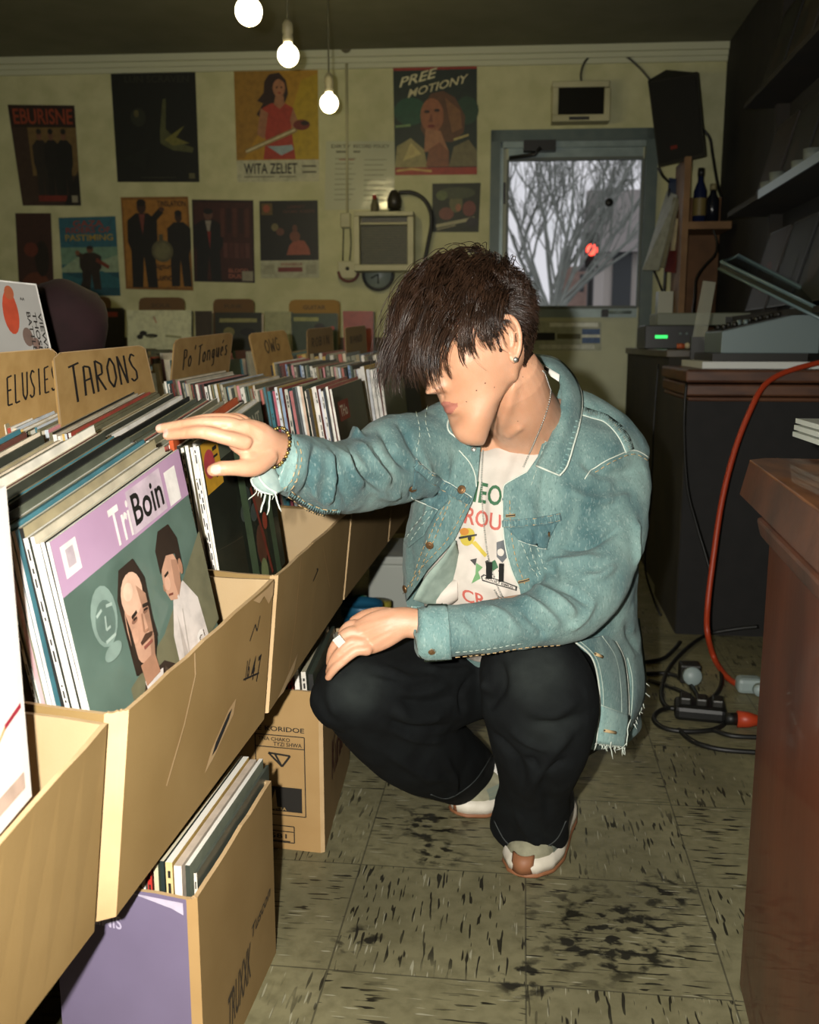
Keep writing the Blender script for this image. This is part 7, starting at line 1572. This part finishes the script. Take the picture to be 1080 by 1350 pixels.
# frayed threads at the worn edges
mb = MB(); rf = random.Random(12)
def thread(p, ln, spread=.6, r=.0007):
    d = (Vector((0,0,-1)) + Vector((rf.uniform(-1,1), rf.uniform(-1,1), 0))*spread).normalized(); pts = [Vector(p)]
    for k in range(5): d = (d + Vector((rf.uniform(-.5,.5), rf.uniform(-.5,.5), rf.uniform(-.3,.1)))*.6).normalized(); pts.append(pts[-1] + d*ln/5)
    mb.tube(pts, [r]*5+[r*.4], fray, 4)
for j in range(fn_+1):
    for k in range(4): thread(fv[-(fn_+1)+j] + Vector((0,0,.002)), rf.uniform(.006,.022))
for p in edge_line(sv, sn_, 8)[len(sv)//(sn_+1)//2:]:
    for k in range(3): thread(p - FW*.004, rf.uniform(.005,.013), 1.)
thread(P(832,948,1.70), .05, .8, .0011); thread(P(826,980,1.69), .04, .9, .0011); thread(P(806,978,1.66), .035, .6, .001)
for t in range(40):
    l = cast_line(jkb, [(367+rf.uniform(-1,5), 576+t*1.75)], 1); 
for k in range(26): thread(P(358+rf.uniform(-22,10), 642+rf.uniform(-6,8), 1.262+rf.uniform(0,.02)), rf.uniform(.006,.016), .8)
thread(P(350,652,1.262), .025, .3, .0014); thread(P(362,648,1.262), .03, .4, .0014); thread(P(356,652,1.262), .028, .3, .0012)
mb.build('frayed_threads', J)
cfv, cv_, cn_ = strip([(357,608,1.275),(365,622,1.275),(372,634,1.28),(376,646,1.285)], [(331,632,1.266),(334,640,1.262),(344,648,1.262),(360,652,1.268)], 'cuff_flap', J, mat('cuff_pale', '#93A29C', .85, '#7E908C', 60.), .010, 6, .003, None, 4)
join_tubes([fwdoff(edge_line(cv_, cn_, 6), .002), fwdoff(cv_[:cn_+1], .002), fwdoff(edge_line(cv_, cn_, 4), .004)], .0013, fray, 'cuff_fray', J)
# ================================================================== JEWELLERY
mb = MB()
def beads(l, r, m, n=6, gap=2.3):
    acc = 0; last = None
    for a, b in zip(l[:-1], l[1:]):
        L_ = (b-a).length; t = -acc
        while t < L_:
            if t >= 0: mb.ball(a + (b-a)*(t/L_), r, m, n)
            t += r*gap
        acc = L_ - (t - r*gap) - 0 if False else (r*gap - (t - L_)) % (r*gap)
nk = bvh_of(body_me)
def first_hit(px, py, off):
    best = None
    for bv in (nk, tbv):
        h, n = cast(bv, px, py)
        if h is not None and (best is None or proj(h)[2] < proj(best)[2]): best = h
    return best - (best-C0).normalized()*off if best is not None else None
def chain_line(pts): return [q for q in (first_hit(x, y, .003) for x, y in curve_px(pts, 8)) if q is not None]
beads(chain_line([(716,489),(724,500),(726,520),(720,545),(709,573),(698,598),(690,616)]), .0017, steel); beads(chain_line([(637,594),(635,640),(638,690),(644,735),(655,770),(664,790)]), .0017, steel)
beads(chain_line([(652,778),(658,788),(663,792)]), .0017, steel)
q = first_hit(645, 752, .006); mb.box(q, (.010,.004,.028), mat('pendant_dark', '#2A2A28', .3, metal=.8)); q = first_hit(661, 755, .006); mb.box(q, (.008,.004,.03), MATS['pendant_dark'])
mb.build('necklace', person, label='beaded silver chain with dark pendants')
mb = MB(); h, n = cast(nk, 674.5, 467.5); h = hl_(.0855, .009, -.030); mb.ball(h, .0043, steel, 12); mb.build('earring', person, label='round silver ear stud')
mb = MB(); c = P(361,589,1.268); t = (P(338,582,1.238)-P(375,595,1.30)).normalized(); a = t.cross(FW).normalized(); b = t.cross(a)
gold = mat('bead_gold', '#9A8048', .3, metal=.8); bk = mat('bead_black', '#191714', .3)
for k in range(34):
    th = 2*math.pi*k/34; mb.ball(c + t*(-.006+.004*math.sin(th)) + a*math.cos(th)*.0275 + b*math.sin(th)*.0225, .0027, gold if k % 3 else bk, 8)
mb.build('bracelet', person, label='gold and black bead bracelet')
mb = MB(); c = P(448.5,843.5,1.484); t = (P(446,846,1.484)-P(461,834,1.482)).normalized(); a = t.cross(FW).normalized(); b = t.cross(a)
for s in (-.0022, .0022): mb.tube([c + t*s + (a*math.cos(k) + b*math.sin(k))*.0116 for k in np.linspace(0, 2*math.pi, 25)[:-1]], .0022, steel, 6, False, True)
nrm = -FW; M_ = Matrix((t, a, b)).transposed(); mb.box(c + nrm*.0135, (.014,.016,.007), steel, M_); mb.build('finger_ring', person, label='chunky silver signet ring')
# ================================================================== HAIR
hairm = mat('hair_brown', '#23170F', .34, '#38261A', 40., spec=.6)
rh_ = random.Random(21)
ELC = (0, -.003, .012); ELR = (.083, .1035, .1155)
def loc(v): d = v - HC; return Vector((d.dot(hs), d.dot(hf), d.dot(hu)))
def ell_push(p, cl):
    """keep a point outside the skull by clearance cl"""
    l = loc(p); q = Vector(((l.x-ELC[0])/(ELR[0]+cl), (l.y-ELC[1])/(ELR[1]+cl), (l.z-ELC[2])/(ELR[2]+cl))); r = q.length
    if r >= 1: return p
    q = q/max(r, 1e-4); return hl_(ELC[0]+q.x*(ELR[0]+cl), ELC[1]+q.y*(ELR[1]+cl), ELC[2]+q.z*(ELR[2]+cl))
def root(az, el):
    d = (hf*math.cos(az)*math.cos(el) + hs*math.sin(az)*math.cos(el) + hu*math.sin(el)); o = hl_(0, -.003, .012)
    h = nk.ray_cast(o + d*.3, -d)
    return h[0], d
G = Vector((0, 0, -1)); mbh = MB()
def strand(pts, r0, r1):
    n = len(pts); vs = []; fs = []
    for i, p in enumerate(pts):
        t = (pts[min(i+1,n-1)] - pts[max(i-1,0)]).normalized(); a = t.orthogonal().normalized(); b = t.cross(a); r = r0 + (r1-r0)*(i/(n-1))**1.5
        for k in range(3): th = 2.094*k; vs.append(p + (a*math.cos(th)+b*math.sin(th))*r)
    for i in range(n-1):
        for k in range(3): fs.append((i*3+k, i*3+(k+1) % 3, (i+1)*3+(k+1) % 3, (i+1)*3+k))
    mbh.add(vs, fs, hairm, True)
KROWN = Vector((-.005, -.072, .092))
def grow_long(p, nrm, L_, cl, lift, sway, g0=.05, g1=.42, n=15):
    l = loc(p); r = l - KROWN; comb = (hs*(r.x*1.0 + sway) + hf*(abs(r.y) + .05) + hu*0).normalized()
    d = (nrm*lift + comb*.9).normalized(); pts = [p]; st = L_/n
    for k in range(n):
        t = k/n; lc = loc(pts[-1]); nn = (hs*(lc.x/ELR[0]**2) + hf*(lc.y/ELR[1]**2) + hu*((lc.z-.012)/ELR[2]**2)).normalized()
        cmb = (comb - nn*comb.dot(nn)*.75)
        cmb = cmb.normalized() if cmb.length > .05 else comb
        g = g0 + (g1-g0)*t**1.3; d = (d*.62 + cmb*.30*(1-t) + G*g - hf*max(0, t-.38)*.80 + hs*max(0, t-.5)*.14*(1 if lc.x < .02 else 0)).normalized()
        pts.append(ell_push(pts[-1] + d*st, cl*min(1, (k+1)/3.)))
    return pts
guides = 0
while guides < 330:
    az = rh_.uniform(-math.pi, math.pi); el = math.asin(rh_.uniform(.18, .999)); p, d = root(az, el)
    if p is None: continue
    l = loc(p)
    lim = .060 if l.y > .02 else .058
    if l.z < lim + (.016 if l.y > .06 else 0) or l.z < .05: continue
    if l.y < -.06 and l.z < .055: continue
    guides += 1
    fr = max(0, min(1, (l.y + .07)/.15)); top = max(0, min(1, (l.z-.06)/.06))
    L_ = (.095 + .080*fr)*rh_.uniform(.82, 1.12); 
    if l.x > .045: L_ *= rh_.uniform(.62, 1.0)
    if l.x > .0 and l.y > .02: L_ *= 1.26
    if l.x < -.02: L_ *= .60
    if l.y < -.05: L_ *= .7
    cl = rh_.uniform(.006, .028)*(.45+.55*top) + (.012 if l.y > .03 else 0)*rh_.random()
    gd = grow_long(p, d, L_, cl, rh_.uniform(.25, .75)*(.5+.6*fr), rh_.uniform(-.055, .055), g1=rh_.uniform(.32, .62))
    ca, cb = rh_.uniform(.0035, .008), rh_.uniform(.25, .9)
    for s in range(13):
        o = Vector((rh_.gauss(0,1), rh_.gauss(0,1), rh_.gauss(0,1)))*ca; sp_ = rh_.uniform(.9, 1.0); ph = rh_.uniform(0, 6.28); am = rh_.uniform(0, .0022)
        n = len(gd); pts = []
        for i, q in enumerate(gd[:max(6, int(n*sp_))]):
            t = i/(n-1); pts.append(q + o*(1 - t*cb*.8)*(min(1, .3+t*2)) + hs*math.sin(ph+t*7)*am*t)
        pts[0] = gd[0] + o*.5
        yl = (518 if pts[-1].x < -.09 else 512) + rh_.uniform(-30, 8); keep = 5
        while keep < len(pts) and proj(pts[keep])[1] < yl: keep += 1
        pts = pts[:max(keep, 5)]
        strand(pts, rh_.uniform(.0006, .00095), .00022)
for k in range(70):                                                    # loose fly-aways
    az = rh_.uniform(-1.6, 1.6); el = math.asin(rh_.uniform(.6, .99)); p, d = root(az, el); 
    if p is None or loc(p).z < .07: continue
    strand(grow_long(p, d, rh_.uniform(.07,.18), rh_.uniform(.02,.042), rh_.uniform(.5,1.0), rh_.uniform(-.08,.08), .02, .3), .0004, .00015)
ns = 0
while ns < 7500:                                                       # clipped sides and nape
    az = rh_.uniform(-math.pi, math.pi); el = math.asin(rh_.uniform(-.75, .75)); p, d = root(az, el)
    if p is None: continue
    l = loc(p); ax = abs(az)
    if l.z > .092 and l.y > -.06: continue
    if abs(l.x) > .0800 or (abs(l.x) > .070 and math.hypot(l.y-.006, l.z-.002) < .036 and l.y > -.022 and l.z < .030): continue
    if ax < 1.12: continue                                             # face
    low = .012 if ax < 1.30 else (-.014 if ax < 1.50 else (.026 if ax < 1.95 else -.062))
    if 1.30 <= ax < 1.5 and rh_.random() < .35: continue
    if l.z < low or (d.dot(p-HC) < .03): continue
    ns += 1
    tg_ = (G*.7 - hf*.5 + hs*.0); tg_ = (tg_ - d*tg_.dot(d)).normalized(); ln = .010 + .016*max(0, min(1, (l.z+.04)/.11)); ln *= rh_.uniform(.7, 1.2)
    dd = (tg_ + d*rh_.uniform(.15,.4) + Vector((rh_.gauss(0,1),rh_.gauss(0,1),rh_.gauss(0,1)))*.12).normalized()
    strand([p - d*.001, p + dd*ln*.5 + d*.0008, p + dd*ln - d*.0005], .0008, .0003)
hair = mbh.build('hair', person, label='dark brown tousled hair hanging over the eyes', recalc=False)
# scalp tone under the hair
az_ = np.abs(np.arctan2(fh[:,0], fh[:,1])); lowv = np.where(az_ < .95, .072, np.where(az_ < 1.12, .05, np.where(az_ < 1.30, .012, np.where(az_ < 1.50, -.012, np.where(az_ < 1.95, .030, -.045)))))
sc_ = (fz_new > lowv) & (np.linalg.norm(fh, axis=1) < .16) & (np.abs(fh[:,0]) < .0815) & ((fh[:,1] < .0) | (fz_new > lowv))
mi[sc_ & (mi == 0)] = 2
body_me.materials.append(mat('mole', '#5A3626', .6))
for (px_, py_) in ((628,515),(652,510),(664,523),(655,544),(690,497),(682,555),(615,530),(640,505)):
    h, n = cast(nk, px_, py_)
    if h is not None: k = int(np.argmin(np.linalg.norm(fc-np.array(h), axis=1))); mi[k] = 4
body_me.polygons.foreach_set('material_index', mi.astype(np.int32)); body_me.update()
